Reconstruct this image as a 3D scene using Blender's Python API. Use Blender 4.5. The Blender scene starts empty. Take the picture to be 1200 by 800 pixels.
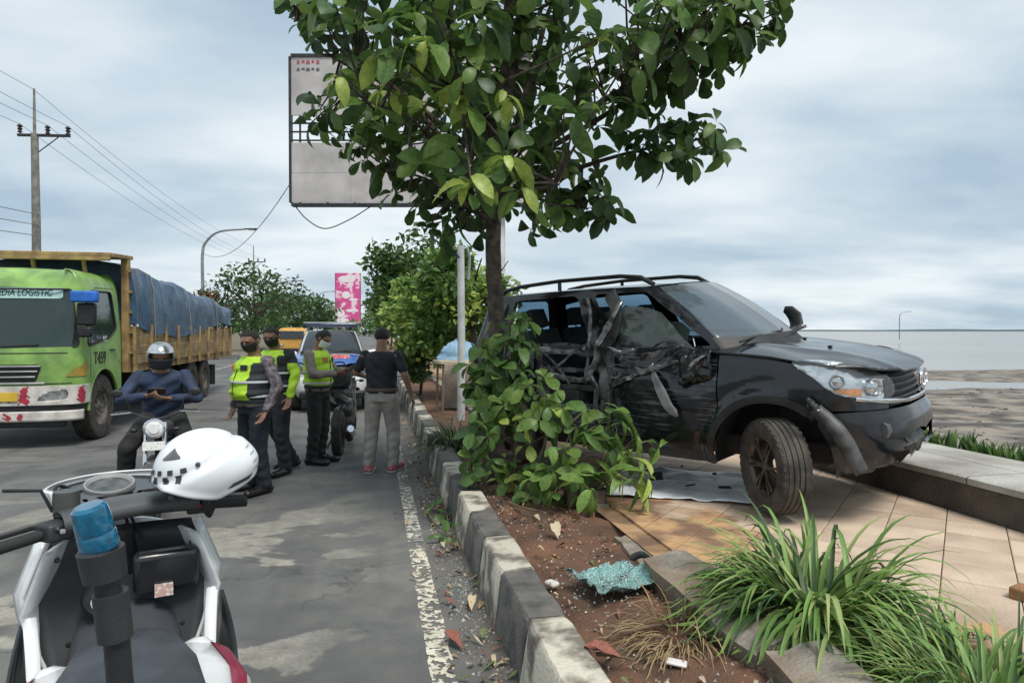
import bpy, bmesh, math, random
import numpy as np
from mathutils import Vector, Matrix, Euler, noise as mnoise
R_ = math.radians
S = bpy.context.scene
COL = S.collection

# ---------------------------------------------------------------- camera, sky, sun, exposure
CAM_H = 1.66
YAW = R_(11.5)          # the camera looks 11.5 degrees to the right of the road direction (+Y)
cam_d = bpy.data.cameras.new('camera')
cam_d.lens = 24.0
cam_d.sensor_width = 36.0
cam_d.clip_start = 0.05
cam_d.clip_end = 20000
cam = bpy.data.objects.new('camera', cam_d)
COL.objects.link(cam)
cam.location = (0, 0, CAM_H)
cam.rotation_euler = (R_(90 - 0.86), 0, -YAW)
S.camera = cam

SUN_EL, SUN_AZ = R_(60), R_(160)      # azimuth measured from +Y (road) towards +X (sea)
world = bpy.data.worlds.new('World')
S.world = world
world.use_nodes = True
wn = world.node_tree
for n in list(wn.nodes):
    wn.nodes.remove(n)
def wnode(t, **k):
    n = wn.nodes.new(t)
    for a, b in k.items():
        setattr(n, a, b)
    return n
w_out = wnode('ShaderNodeOutputWorld')
w_bg = wnode('ShaderNodeBackground')
w_bg.inputs['Strength'].default_value = 0.1
sky = wnode('ShaderNodeTexSky')
sky.sky_type = 'NISHITA'
sky.sun_disc = False
sky.sun_elevation = SUN_EL
sky.sun_rotation = SUN_AZ
sky.air_density = 1.0
sky.dust_density = 1.5
sky.ozone_density = 1.2
tc = wnode('ShaderNodeTexCoord')
sep = wnode('ShaderNodeSeparateXYZ')
wn.links.new(tc.outputs['Generated'], sep.inputs[0])
# cloud deck: project the view direction on a flat layer overhead
zc = wnode('ShaderNodeMath', operation='MAXIMUM'); zc.inputs[1].default_value = 0.0
wn.links.new(sep.outputs['Z'], zc.inputs[0])
za = wnode('ShaderNodeMath', operation='ADD'); za.inputs[1].default_value = 0.16
wn.links.new(zc.outputs[0], za.inputs[0])
dv = wnode('ShaderNodeVectorMath', operation='DIVIDE')
wn.links.new(tc.outputs['Generated'], dv.inputs[0])
cb = wnode('ShaderNodeCombineXYZ')
for i in range(3):
    wn.links.new(za.outputs[0], cb.inputs[i])
wn.links.new(cb.outputs[0], dv.inputs[1])
mp = wnode('ShaderNodeMapping')
mp.inputs['Scale'].default_value = (0.75, 1.0, 0.0)
mp.inputs['Rotation'].default_value = (0, 0, R_(18))
mp.inputs['Location'].default_value = (4.3, 0.9, 0)
wn.links.new(dv.outputs[0], mp.inputs[0])
nz = wnode('ShaderNodeTexNoise')
nz.inputs['Scale'].default_value = 1.05
nz.inputs['Detail'].default_value = 7.0
nz.inputs['Roughness'].default_value = 0.50
nz.inputs['Distortion'].default_value = 0.15
wn.links.new(mp.outputs[0], nz.inputs[0])
ramp = wnode('ShaderNodeValToRGB')
cr = ramp.color_ramp
cr.elements[0].position = 0.33; cr.elements[0].color = (0.270, 0.350, 0.425, 1)
cr.elements[1].position = 0.64; cr.elements[1].color = (0.525, 0.570, 0.595, 1)
e = cr.elements.new(0.50); e.color = (0.405, 0.470, 0.515, 1)
wn.links.new(nz.outputs['Fac'], ramp.inputs[0])
m10 = wnode('ShaderNodeVectorMath', operation='SCALE'); m10.inputs['Scale'].default_value = 10.0
wn.links.new(ramp.outputs[0], m10.inputs[0])
nz2 = wnode('ShaderNodeTexNoise')
nz2.inputs['Scale'].default_value = 2.6
nz2.inputs['Detail'].default_value = 5.0
wn.links.new(mp.outputs[0], nz2.inputs[0])
cov = wnode('ShaderNodeMapRange')
cov.inputs['From Min'].default_value = 0.28
cov.inputs['From Max'].default_value = 0.45
cov.inputs['To Min'].default_value = 0.80
cov.inputs['To Max'].default_value = 0.97
wn.links.new(nz2.outputs['Fac'], cov.inputs['Value'])
mx = wnode('ShaderNodeMix', data_type='RGBA')
wn.links.new(cov.outputs[0], mx.inputs[0])
wn.links.new(sky.outputs[0], mx.inputs[6])
wn.links.new(m10.outputs[0], mx.inputs[7])
wn.links.new(mx.outputs[2], w_bg.inputs['Color'])
wn.links.new(w_bg.outputs[0], w_out.inputs['Surface'])

sun_d = bpy.data.lights.new('sun', 'SUN')
sun_d.energy = 2.0
sun_d.angle = R_(22)
sun_d.color = (1.0, 0.95, 0.88)
sun = bpy.data.objects.new('sun', sun_d)
COL.objects.link(sun)
sdir = Vector((math.sin(SUN_AZ) * math.cos(SUN_EL), math.cos(SUN_AZ) * math.cos(SUN_EL), math.sin(SUN_EL)))
sun.rotation_euler = sdir.to_track_quat('Z', 'Y').to_euler()
sun.location = sdir * 60

S.view_settings.view_transform = 'Standard'
S.view_settings.look = 'None'
S.view_settings.exposure = 0.70
S.view_settings.gamma = 1.0
S.view_settings.use_curve_mapping = False
S.render.engine = 'CYCLES'
S.cycles.use_denoising = True
S.cycles.max_bounces = 8
S.cycles.transparent_max_bounces = 12
S.cycles.caustics_reflective = False
S.cycles.caustics_refractive = False
S.cycles.sample_clamp_indirect = 6.0

# ---------------------------------------------------------------- helpers
_sy, _cy = math.sin(YAW), math.cos(YAW)
def at(px, py, d):
    """world point seen at photograph pixel (px, py) at distance d along the view axis"""
    lat = (px - 600) / 800.0 * d
    up = -(py - 388) / 800.0 * d
    return Vector((lat * _cy + d * _sy, -lat * _sy + d * _cy, CAM_H + up))
def on(px, py, z=0.0):
    """world point on the level z seen at photograph pixel (px, py)"""
    return at(px, py, (CAM_H - z) * 800.0 / (py - 388))

def tag(o, label=None, cat=None, group=None, kind=None):
    if label: o['label'] = label
    if cat: o['category'] = cat
    if group: o['group'] = group
    if kind: o['kind'] = kind
    return o
def empty(name, loc=(0, 0, 0), rz=0.0, label=None, cat=None, group=None):
    o = bpy.data.objects.new(name, None)
    o.empty_display_size = 0.1
    COL.objects.link(o)
    o.location = loc
    o.rotation_euler = (0, 0, rz)
    return tag(o, label, cat, group)
def link(name, mesh, parent=None, loc=None):
    o = bpy.data.objects.new(name, mesh)
    COL.objects.link(o)
    if parent: o.parent = parent
    if loc is not None: o.location = loc
    return o
def copy_tree(o, parent=None):
    c = o.copy()
    COL.objects.link(c)
    c.parent = parent
    for ch in list(o.children):
        copy_tree(ch, c)
    return c

MATS = {}
def M(name, col, rough=0.6, metal=0.0, var=0.2, nscale=6.0, col2=None, bump=0.0, bscale=40.0, coat=0.0,
      spec=0.5, detail=5.0, emit=None, trans=0.0, lo=0.35, hi=0.65, rvar=0.0, coords='Object', alpha=1.0, rnd=0.0, transl=0.0):
    """procedural material: two-tone noise colour, roughness variation, bump"""
    if name in MATS: return MATS[name]
    m = bpy.data.materials.new(name)
    m.use_nodes = True
    nt = m.node_tree
    b = nt.nodes['Principled BSDF']
    N = nt.nodes.new
    L = nt.links.new
    t = N('ShaderNodeTexCoord')
    co = t.outputs[coords]
    if rnd:
        oi = N('ShaderNodeObjectInfo')
        sc = N('ShaderNodeVectorMath'); sc.operation = 'SCALE'; sc.inputs[0].default_value = (31.0, 17.0, 23.0)
        L(oi.outputs['Random'], sc.inputs['Scale'])
        ad = N('ShaderNodeVectorMath'); ad.operation = 'ADD'
        L(co, ad.inputs[0]); L(sc.outputs[0], ad.inputs[1])
        co = ad.outputs[0]
    n1 = N('ShaderNodeTexNoise')
    n1.inputs['Scale'].default_value = nscale
    n1.inputs['Detail'].default_value = detail
    L(co, n1.inputs['Vector'])
    if col2 is None:
        col2 = tuple(c * (1 - var) for c in col)
        col1 = tuple(min(1.0, c * (1 + var * .6)) for c in col)
    else:
        col1 = col
    rp = N('ShaderNodeValToRGB')
    rp.color_ramp.elements[0].position = lo; rp.color_ramp.elements[0].color = (*col2, 1)
    rp.color_ramp.elements[1].position = hi; rp.color_ramp.elements[1].color = (*col1, 1)
    L(n1.outputs['Fac'], rp.inputs[0])
    cout = rp.outputs[0]
    if rnd:
        hv = N('ShaderNodeHueSaturation')
        mr = N('ShaderNodeMapRange')
        mr.inputs['To Min'].default_value = 1 - rnd; mr.inputs['To Max'].default_value = 1 + rnd
        L(oi.outputs['Random'], mr.inputs['Value'])
        L(mr.outputs[0], hv.inputs['Value'])
        L(cout, hv.inputs['Color'])
        cout = hv.outputs[0]
    L(cout, b.inputs['Base Color'])
    b.inputs['Roughness'].default_value = rough
    b.inputs['Metallic'].default_value = metal
    b.inputs['Specular IOR Level'].default_value = spec
    b.inputs['Coat Weight'].default_value = coat
    b.inputs['Coat Roughness'].default_value = 0.08
    b.inputs['Transmission Weight'].default_value = trans
    b.inputs['Alpha'].default_value = alpha
    if rvar:
        n3 = N('ShaderNodeTexNoise'); n3.inputs['Scale'].default_value = nscale * 1.7; n3.inputs['Detail'].default_value = 4
        L(co, n3.inputs['Vector'])
        mr2 = N('ShaderNodeMapRange')
        mr2.inputs['From Min'].default_value = .3; mr2.inputs['From Max'].default_value = .7
        mr2.inputs['To Min'].default_value = max(0.02, rough - rvar); mr2.inputs['To Max'].default_value = min(1, rough + rvar)
        L(n3.outputs['Fac'], mr2.inputs['Value']); L(mr2.outputs[0], b.inputs['Roughness'])
    if bump:
        n2 = N('ShaderNodeTexNoise'); n2.inputs['Scale'].default_value = bscale; n2.inputs['Detail'].default_value = 5
        L(co, n2.inputs['Vector'])
        bp = N('ShaderNodeBump'); bp.inputs['Strength'].default_value = bump; bp.inputs['Distance'].default_value = 0.02
        L(n2.outputs['Fac'], bp.inputs['Height']); L(bp.outputs[0], b.inputs['Normal'])
    if emit:
        b.inputs['Emission Color'].default_value = (*emit[:3], 1); b.inputs['Emission Strength'].default_value = emit[3]
    if transl:
        tr = N('ShaderNodeBsdfTranslucent'); L(cout, tr.inputs['Color'])
        ms = N('ShaderNodeMixShader'); ms.inputs[0].default_value = transl
        L(b.outputs[0], ms.inputs[1]); L(tr.outputs[0], ms.inputs[2])
        L(ms.outputs[0], nt.nodes['Material Output'].inputs['Surface'])
    MATS[name] = m
    return m
def GLASS(name, tint, opac=0.5, rough=0.03, power=4.2):
    """thin glazing: a tinted see-through sheet under a clear reflection"""
    if name in MATS: return MATS[name]
    m = bpy.data.materials.new(name); m.use_nodes = True
    nt = m.node_tree; N = nt.nodes.new; L = nt.links.new
    out = nt.nodes['Material Output']
    nt.nodes.remove(nt.nodes['Principled BSDF'])
    tp = N('ShaderNodeBsdfTransparent'); tp.inputs['Color'].default_value = (*[min(1, c) for c in tint], 1)
    df = N('ShaderNodeBsdfDiffuse'); df.inputs['Color'].default_value = (*[c * .3 for c in tint], 1)
    m1 = N('ShaderNodeMixShader'); m1.inputs[0].default_value = opac
    L(tp.outputs[0], m1.inputs[1]); L(df.outputs[0], m1.inputs[2])
    gl = N('ShaderNodeBsdfGlossy'); gl.inputs['Roughness'].default_value = rough
    nz_ = N('ShaderNodeTexNoise'); nz_.inputs['Scale'].default_value = 7
    mr = N('ShaderNodeMapRange'); mr.inputs['To Min'].default_value = rough; mr.inputs['To Max'].default_value = rough + .06
    L(nz_.outputs['Fac'], mr.inputs['Value']); L(mr.outputs[0], gl.inputs['Roughness'])
    lw = N('ShaderNodeLayerWeight'); lw.inputs['Blend'].default_value = .5
    pw = N('ShaderNodeMath'); pw.operation = 'POWER'; pw.inputs[1].default_value = power; L(lw.outputs['Facing'], pw.inputs[0])
    fr = N('ShaderNodeMath'); fr.operation = 'MULTIPLY_ADD'; fr.inputs[1].default_value = .9; fr.inputs[2].default_value = .06; L(pw.outputs[0], fr.inputs[0])
    m2 = N('ShaderNodeMixShader')
    L(fr.outputs[0], m2.inputs[0]); L(m1.outputs[0], m2.inputs[1]); L(gl.outputs[0], m2.inputs[2])
    L(m2.outputs[0], out.inputs['Surface'])
    MATS[name] = m
    return m

def catmull(pts, n=8, closed=False):
    pts = [np.array(p, float) for p in pts]
    out = []
    m = len(pts)
    rng = range(m) if closed else range(m - 1)
    for i in rng:
        if closed:
            p0, p1, p2, p3 = pts[i - 1], pts[i], pts[(i + 1) % m], pts[(i + 2) % m]
        else:
            p1, p2 = pts[i], pts[i + 1]
            p0 = pts[i - 1] if i > 0 else 2 * p1 - p2
            p3 = pts[i + 2] if i + 2 < m else 2 * p2 - p1
        for k in range(n):
            t = k / n
            out.append(0.5 * ((2 * p1) + (-p0 + p2) * t + (2 * p0 - 5 * p1 + 4 * p2 - p3) * t * t + (-p0 + 3 * p1 - 3 * p2 + p3) * t ** 3))
    if not closed:
        out.append(pts[-1])
    return out

class MB:
    """collects shapes into one mesh"""
    def __init__(s):
        s.v = []; s.f = []; s.mi = []; s.cur = 0
    def add(s, vs, fs):
        o = len(s.v)
        s.v += [tuple(float(c) for c in v) for v in vs]
        s.f += [tuple(i + o for i in f) for f in fs]
        s.mi += [s.cur] * len(fs)
        return s
    def box(s, c, size, rot=None, taper=None):
        hx, hy, hz = size[0] / 2, size[1] / 2, size[2] / 2
        vs = []
        for sz in (-1, 1):
            k = taper if (taper and sz > 0) else (1, 1)
            for sx, sy in ((-1, -1), (1, -1), (1, 1), (-1, 1)):
                p = Vector((sx * hx * k[0], sy * hy * k[1], sz * hz))
                if rot is not None: p = rot @ p
                vs.append(p + Vector(c))
        return s.add(vs, [(3, 2, 1, 0), (4, 5, 6, 7), (0, 1, 5, 4), (1, 2, 6, 5), (2, 3, 7, 6), (3, 0, 4, 7)])
    def tube(s, pts, rad, n=8, cap=True, flat=None, up=None):
        pts = [Vector(p) for p in pts]
        m = len(pts)
        if not hasattr(rad, '__len__'): rad = [rad] * m
        vs, fs = [], []
        prev = None
        for i, p in enumerate(pts):
            d = (pts[min(i + 1, m - 1)] - pts[max(i - 1, 0)])
            if d.length < 1e-9: d = Vector((0, 0, 1))
            d.normalize()
            if prev is None:
                a = Vector(up) if up is not None else (Vector((0, 0, 1)) if abs(d.z) < .9 else Vector((0, 1, 0)))
                a = (a - d * a.dot(d)).normalized()
            else:
                a = prev - d * prev.dot(d)
                a = a.normalized() if a.length > 1e-6 else d.orthogonal().normalized()
            prev = a
            b = d.cross(a)
            for k in range(n):
                t = 2 * math.pi * k / n
                fa = flat[i] if (flat and hasattr(flat[0], '__len__')) else (flat or (1, 1))
                vs.append(p + (a * math.cos(t) * fa[0] + b * math.sin(t) * fa[1]) * rad[i])
        for i in range(m - 1):
            for k in range(n):
                k2 = (k + 1) % n
                fs.append((i * n + k, i * n + k2, (i + 1) * n + k2, (i + 1) * n + k))
        if cap:
            fs.append(tuple(range(n - 1, -1, -1)))
            fs.append(tuple((m - 1) * n + k for k in range(n)))
        return s.add(vs, fs)
    def capsule(s, p0, p1, r0, r1, n=12, flat=None, up=None, k=3):
        p0, p1 = Vector(p0), Vector(p1)
        d = p1 - p0
        if d.length < 1e-6: d = Vector((0, 0, 1e-3))
        dn = d.normalized()
        P, Rr = [], []
        for i in range(k, -1, -1):
            a = math.pi / 2 * i / k * .97
            P.append(p0 - dn * r0 * math.sin(a)); Rr.append(r0 * math.cos(a))
        for i in range(0, k + 1):
            a = math.pi / 2 * i / k * .97
            P.append(p1 + dn * r1 * math.sin(a)); Rr.append(r1 * math.cos(a))
        return s.tube(P, Rr, n, True, flat, up)
    def ell(s, c, r, n=14, m=9, rot=None):
        vs, fs = [], []
        for i in range(m + 1):
            a = math.pi * (i + .0) / m - math.pi / 2
            cr_, sr_ = max(math.cos(a), 1e-3), math.sin(a)
            for k in range(n):
                t = 2 * math.pi * k / n
                p = Vector((r[0] * cr_ * math.cos(t), r[1] * cr_ * math.sin(t), r[2] * sr_))
                if rot is not None: p = rot @ p
                vs.append(p + Vector(c))
        for i in range(m):
            for k in range(n):
                k2 = (k + 1) % n
                fs.append((i * n + k, i * n + k2, (i + 1) * n + k2, (i + 1) * n + k))
        fs.append(tuple(range(n - 1, -1, -1))); fs.append(tuple(m * n + k for k in range(n)))
        return s.add(vs, fs)
    def lathe(s, prof, n=24, mat=None, closed=False, arc=(0, 2 * math.pi)):
        """prof: (r, h) pairs round the local z axis"""
        vs, fs = [], []
        full = abs(arc[1] - arc[0] - 2 * math.pi) < 1e-6
        cols = n if full else n + 1
        for r, h in prof:
            for k in range(cols):
                t = arc[0] + (arc[1] - arc[0]) * k / n
                p = Vector((r * math.cos(t), r * math.sin(t), h))
                vs.append(mat @ p if mat is not None else p)
        m = len(prof)
        for i in range(m if closed else m - 1):
            i2 = (i + 1) % m
            for k in range(n):
                k2 = (k + 1) % cols
                fs.append((i * cols + k, i * cols + k2, i2 * cols + k2, i2 * cols + k))
        return s.add(vs, fs)
    def prism(s, outline, h0, h1, mat=None):
        """2D outline (x, y) extruded from h0 to h1 along local z"""
        n = len(outline)
        vs = [Vector((x, y, h0)) for x, y in outline] + [Vector((x, y, h1)) for x, y in outline]
        if mat is not None: vs = [mat @ v for v in vs]
        fs = [tuple(range(n - 1, -1, -1)), tuple(range(n, 2 * n))]
        fs += [(i, (i + 1) % n, n + (i + 1) % n, n + i) for i in range(n)]
        return s.add(vs, fs)
    def grid(s, P):
        """P: rows x cols array of points"""
        r, c = len(P), len(P[0])
        vs = [p for row in P for p in row]
        fs = [(i * c + j, i * c + j + 1, (i + 1) * c + j + 1, (i + 1) * c + j) for i in range(r - 1) for j in range(c - 1)]
        return s.add(vs, fs)
    def mesh(s, name='mesh', smooth=True, angle=40):
        me = bpy.data.meshes.new(name)
        me.from_pydata(s.v, [], s.f)
        if any(s.mi):
            me.polygons.foreach_set('material_index', s.mi)
        if smooth:
            me.polygons.foreach_set('use_smooth', [True] * len(me.polygons))
            me.set_sharp_from_angle(angle=R_(angle))
        me.update()
        return me
    def build(s, name, mat, parent=None, smooth=True, angle=40, bevel=0.0, seg=2, solid=0.0, loc=None, fix=False):
        me = s.mesh(name, smooth, angle)
        if fix:
            bm = bmesh.new(); bm.from_mesh(me)
            bmesh.ops.recalc_face_normals(bm, faces=bm.faces)
            bm.to_mesh(me); bm.free()
            if smooth: me.set_sharp_from_angle(angle=R_(angle))
        for m_ in (mat if isinstance(mat, (list, tuple)) else [mat]):
            me.materials.append(m_)
        o = link(name, me, parent, loc)
        if solid:
            md = o.modifiers.new('thick', 'SOLIDIFY'); md.thickness = solid; md.offset = -1
        if bevel:
            md = o.modifiers.new('bevel', 'BEVEL'); md.width = bevel; md.segments = seg; md.limit_method = 'ANGLE'; md.angle_limit = R_(35)
            md.harden_normals = False
        return o

def remeshed(mb, name, mat, parent, voxel=0.01, smooth_it=4, fac=0.5, deform=None):
    """join overlapping closed shapes into ONE continuous skin"""
    me = mb.mesh(name, False)
    bm = bmesh.new(); bm.from_mesh(me)
    bmesh.ops.recalc_face_normals(bm, faces=bm.faces)
    bm.to_mesh(me); bm.free()
    o = link(name, me)
    r = o.modifiers.new('r', 'REMESH'); r.mode = 'VOXEL'; r.voxel_size = voxel; r.use_smooth_shade = True
    if smooth_it:
        sm = o.modifiers.new('s', 'SMOOTH'); sm.iterations = smooth_it; sm.factor = fac
    dg = bpy.context.evaluated_depsgraph_get()
    dg.update()
    me2 = bpy.data.meshes.new_from_object(o.evaluated_get(dg))
    bpy.data.objects.remove(o)
    bpy.data.meshes.remove(me)
    me2.name = name
    if deform: 
        n = len(me2.vertices); a = np.empty(n * 3); me2.vertices.foreach_get('co', a)
        a = deform(a.reshape(n, 3)); me2.vertices.foreach_set('co', a.ravel()); me2.update()
    me2.polygons.foreach_set('use_smooth', [True] * len(me2.polygons))
    me2.materials.clear()
    me2.materials.append(mat)
    return link(name, me2, parent)

def fbm(x, y, z=0.0, o=4):
    return mnoise.fractal(Vector((x, y, z)), 1.0, 2.0, o)
def text_mesh(name, s, size, mat, parent, matrix, depth=0.004, align='CENTER', bold=False):
    c = bpy.data.curves.new(name, 'FONT')
    c.body = s; c.size = size; c.align_x = align; c.align_y = 'CENTER'; c.extrude = depth; c.resolution_u = 3
    if bold: c.offset = size * 0.012
    o = link(name, c)
    dg = bpy.context.evaluated_depsgraph_get()
    me = bpy.data.meshes.new_from_object(o.evaluated_get(dg))
    bpy.data.objects.remove(o); bpy.data.curves.remove(c)
    me.materials.clear(); me.materials.append(mat)
    t = link(name, me, parent)
    t.matrix_local = matrix
    return t
# ================================================================ SETTING
Z_WALK = 0.32
def road_material():
    m = bpy.data.materials.new('asphalt'); m.use_nodes = True
    nt = m.node_tree; N = nt.nodes.new; L = nt.links.new
    b = nt.nodes['Principled BSDF']
    t = N('ShaderNodeTexCoord')
    def noise(scale, detail=6, rough=.55, vec=None, dist=0.0):
        n = N('ShaderNodeTexNoise'); n.inputs['Scale'].default_value = scale; n.inputs['Detail'].default_value = detail
        n.inputs['Roughness'].default_value = rough; n.inputs['Distortion'].default_value = dist
        L(vec or t.outputs['Object'], n.inputs['Vector']); return n.outputs['Fac']
    def rng(v, a, b_, c=0., d=1.):
        r = N('ShaderNodeMapRange'); r.inputs['From Min'].default_value = a; r.inputs['From Max'].default_value = b_
        r.inputs['To Min'].default_value = c; r.inputs['To Max'].default_value = d; L(v, r.inputs['Value']); return r.outputs[0]
    def mixc(f, a, b_):
        x = N('ShaderNodeMix'); x.data_type = 'RGBA'
        L(f, x.inputs[0]) if not isinstance(f, float) else setattr(x.inputs[0], 'default_value', f)
        for i, c in ((6, a), (7, b_)):
            if isinstance(c, tuple): x.inputs[i].default_value = (*c, 1)
            else: L(c, x.inputs[i])
        return x.outputs[2]
    def mul(a, b_):
        x = N('ShaderNodeMath'); x.operation = 'MULTIPLY'; L(a, x.inputs[0])
        L(b_, x.inputs[1]) if not isinstance(b_, float) else setattr(x.inputs[1], 'default_value', b_)
        return x.outputs[0]
    # stretched along the road for tyre wear
    mpn = N('ShaderNodeMapping'); mpn.inputs['Scale'].default_value = (1.0, 0.09, 1.0); L(t.outputs['Object'], mpn.inputs[0])
    streak = noise(1.7, 4, .5, mpn.outputs[0])
    fine = noise(160, 2, .6)
    mid = noise(3.0, 7, .6)
    c = mixc(rng(fine, .3, .7), (.082, .083, .081), (.160, .160, .155))
    ag = N('ShaderNodeTexVoronoi'); ag.inputs['Scale'].default_value = 85; L(t.outputs['Object'], ag.inputs['Vector'])
    c = mixc(mul(rng(ag.outputs['Distance'], .10, .26, 1., 0.), .45), c, (.25, .245, .23))
    c = mixc(mul(rng(mid, .42, .62), .75), c, (.175, .172, .160))
    c = mixc(mul(rng(streak, .52, .66), .55), c, (.072, .073, .073))
    # pale worn concrete screed showing through, with hard ragged edges
    mp2 = N('ShaderNodeMapping'); mp2.inputs['Scale'].default_value = (0.62, 0.95, 1.0); mp2.inputs['Location'].default_value = (0.35, 0.6, 0); L(t.outputs['Object'], mp2.inputs[0])
    pt = noise(1.15, 9, .52, mp2.outputs[0], .3)
    pt_f = mul(rng(pt, .538, .552), rng(noise(38, 6, .7), .30, .52, .35, 1.))
    sx = N('ShaderNodeSeparateXYZ'); L(t.outputs['Object'], sx.inputs[0])
    near = rng(sx.outputs['Y'], 5.0, 8.5, 1.0, 0.12)
    lane = rng(sx.outputs['X'], -0.45, 0.05, 1.0, 0.15)
    pal = mixc(rng(noise(9, 5), .35, .65), (.26, .245, .205), (.40, .375, .32))
    c = mixc(mul(mul(mul(pt_f, near), lane), .9), c, pal)
    # dirt drifted against the kerb
    ed = rng(sx.outputs['X'], 0.36, 0.66)
    dn = rng(noise(6, 8, .65), .36, .60)
    c = mixc(mul(mul(ed, dn), .75), c, (.105, .085, .065))
    # cracks
    vo = N('ShaderNodeTexVoronoi'); vo.feature = 'DISTANCE_TO_EDGE'; vo.inputs['Scale'].default_value = .55
    wv = N('ShaderNodeVectorMath'); wv.operation = 'ADD'; L(t.outputs['Object'], wv.inputs[0])
    nn = N('ShaderNodeTexNoise'); nn.inputs['Scale'].default_value = 2.2; nn.inputs['Detail'].default_value = 6; L(t.outputs['Object'], nn.inputs['Vector']); L(nn.outputs['Color'], wv.inputs[1])
    L(wv.outputs[0], vo.inputs['Vector'])
    cf = rng(vo.outputs['Distance'], .004, .012, 1., 0.)
    cn = rng(noise(.8, 3), .48, .60)
    c = mixc(mul(mul(cf, cn), .55), c, (.04, .04, .04))
    oil = rng(noise(.9, 5, .5, mp2.outputs[0]), .58, .66)
    c = mixc(mul(oil, .75), c, (.052, .053, .054))
    damp = rng(noise(.42, 6, .55, mp2.outputs[0]), .50, .60)
    c = mixc(mul(damp, .5), c, (.062, .064, .066))
    L(c, b.inputs['Base Color'])
    rr = rng(mid, .3, .7, .62, .92); L(rr, b.inputs['Roughness'])
    bp = N('ShaderNodeBump'); bp.inputs['Strength'].default_value = .55; bp.inputs['Distance'].default_value = .012
    L(fine, bp.inputs['Height']); L(bp.outputs[0], b.inputs['Normal'])
    return m

# one ground sheet that reaches the horizon on the land side
mb = MB()
mb.add([(-3000, -60, -.03), (5.0, -60, -.03), (5.0, 3000, -.03), (-3000, 3000, -.03)], [(0, 1, 2, 3)])
tag(mb.build('ground', M('roadside_ground', (.16, .13, .09), .95, col2=(.09, .09, .055), nscale=.35, bump=.3, bscale=6)), kind='structure')
mb = MB()
mb.add([(-9.2, -20, 0), (.70, -20, 0), (.70, 600, 0), (-9.2, 600, 0)], [(0, 1, 2, 3)])
road = tag(mb.build('road', road_material()), kind='structure')
# painted edge line and lane dashes: thin worn sheets 4 mm above the asphalt
def worn_paint(name, col, thr):
    m = M(name, col, .8, var=.2, nscale=9)
    nt = m.node_tree; N = nt.nodes.new; L = nt.links.new
    b = nt.nodes['Principled BSDF']; t = N('ShaderNodeTexCoord')
    n = N('ShaderNodeTexNoise'); n.inputs['Scale'].default_value = 22; n.inputs['Detail'].default_value = 7; n.inputs['Roughness'].default_value = .62
    L(t.outputs['Object'], n.inputs['Vector'])
    n_b = N('ShaderNodeTexNoise'); n_b.inputs['Scale'].default_value = 2.3; n_b.inputs['Detail'].default_value = 2
    L(t.outputs['Object'], n_b.inputs['Vector'])
    s_ = N('ShaderNodeMath'); s_.operation = 'MULTIPLY_ADD'; s_.inputs[1].default_value = .45
    L(n_b.outputs['Fac'], s_.inputs[0]); L(n.outputs['Fac'], s_.inputs[2])
    r = N('ShaderNodeMapRange'); r.inputs['From Min'].default_value = thr; r.inputs['From Max'].default_value = thr + .05
    L(s_.outputs[0], r.inputs['Value']); L(r.outputs[0], b.inputs['Alpha'])
    return m
def ragged_strip(name, x0, x1, y0, y1, mat, step=.03, amp=.012, parent=road):
    mb = MB(); rows = []
    n = max(2, int((y1 - y0) / step)) if y1 - y0 < 15 else int((y1 - y0) / .3)
    for i in range(n + 1):
        y = y0 + (y1 - y0) * i / n
        a = amp * fbm(x0 * 7, y * 14); b_ = amp * fbm(x1 * 9 + 5, y * 14)
        rows.append([(x0 + a, y, .004), ((x0 + x1) / 2, y, .004), (x1 + b_, y, .004)])
    mb.grid(rows)
    return mb.build(name, mat, parent)
line_m = worn_paint('edge_line_paint', (.60, .56, .45), .69)
ragged_strip('edge_line', .265, .385, 1.0, 5.2, line_m)
ragged_strip('edge_line', .265, .385, 5.2, 60, worn_paint('faded_line_paint', (.50, .48, .42), .72))
ragged_strip('lane_line', -6.75, -6.63, 3, 60, line_m)

# ---- kerb: painted concrete blocks, black and white in turn
kerb_w = M('kerb_white_paint', (.55, .51, .42), .85, col2=(.17, .15, .125), nscale=6, detail=11, lo=.40, hi=.56, bump=.5, bscale=45, rnd=.10)
kerb_b = M('kerb_black_paint', (.155, .145, .13), .85, col2=(.065, .064, .062), nscale=6, detail=9, bump=.5, bscale=45, rnd=.12)
kerb = empty('kerb', (0, 0, 0)); tag(kerb, kind='structure')
random.seed(4)
def kerb_mesh(seed, mat):
    rs = random.Random(seed)
    bm = bmesh.new()
    L_ = .648
    prof = [(.665, 0.0), (.700, .305), (.716, .322), (.885, .322), (.900, .306), (.905, 0.0)]
    rows = 9
    g = []
    for j in range(rows):
        y = L_ * j / (rows - 1)
        row = []
        for x, z in prof:
            e = .006 * fbm(x * 9 + seed * 3, y * 7, z * 8)
            chip = 0.
            if (j in (0, rows - 1)) and z > .2: chip = rs.uniform(0, .016)
            row.append(bm.verts.new((x + e + (chip if x < .8 else -chip), y + (chip if j == 0 else -chip if j else 0), z + (e - chip if z > 0 else -.05))))
        g.append(row)
    for j in range(rows - 1):
        for i in range(len(prof) - 1):
            bm.faces.new((g[j][i], g[j][i + 1], g[j + 1][i + 1], g[j + 1][i]))
    bm.faces.new(g[0][::-1]); bm.faces.new(g[-1])
    bmesh.ops.recalc_face_normals(bm, faces=bm.faces)
    me = bpy.data.meshes.new('kerb_block'); bm.to_mesh(me); bm.free()
    me.polygons.foreach_set('use_smooth', [True] * len(me.polygons)); me.set_sharp_from_angle(angle=R_(38))
    me.materials.append(mat)
    return me
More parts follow.
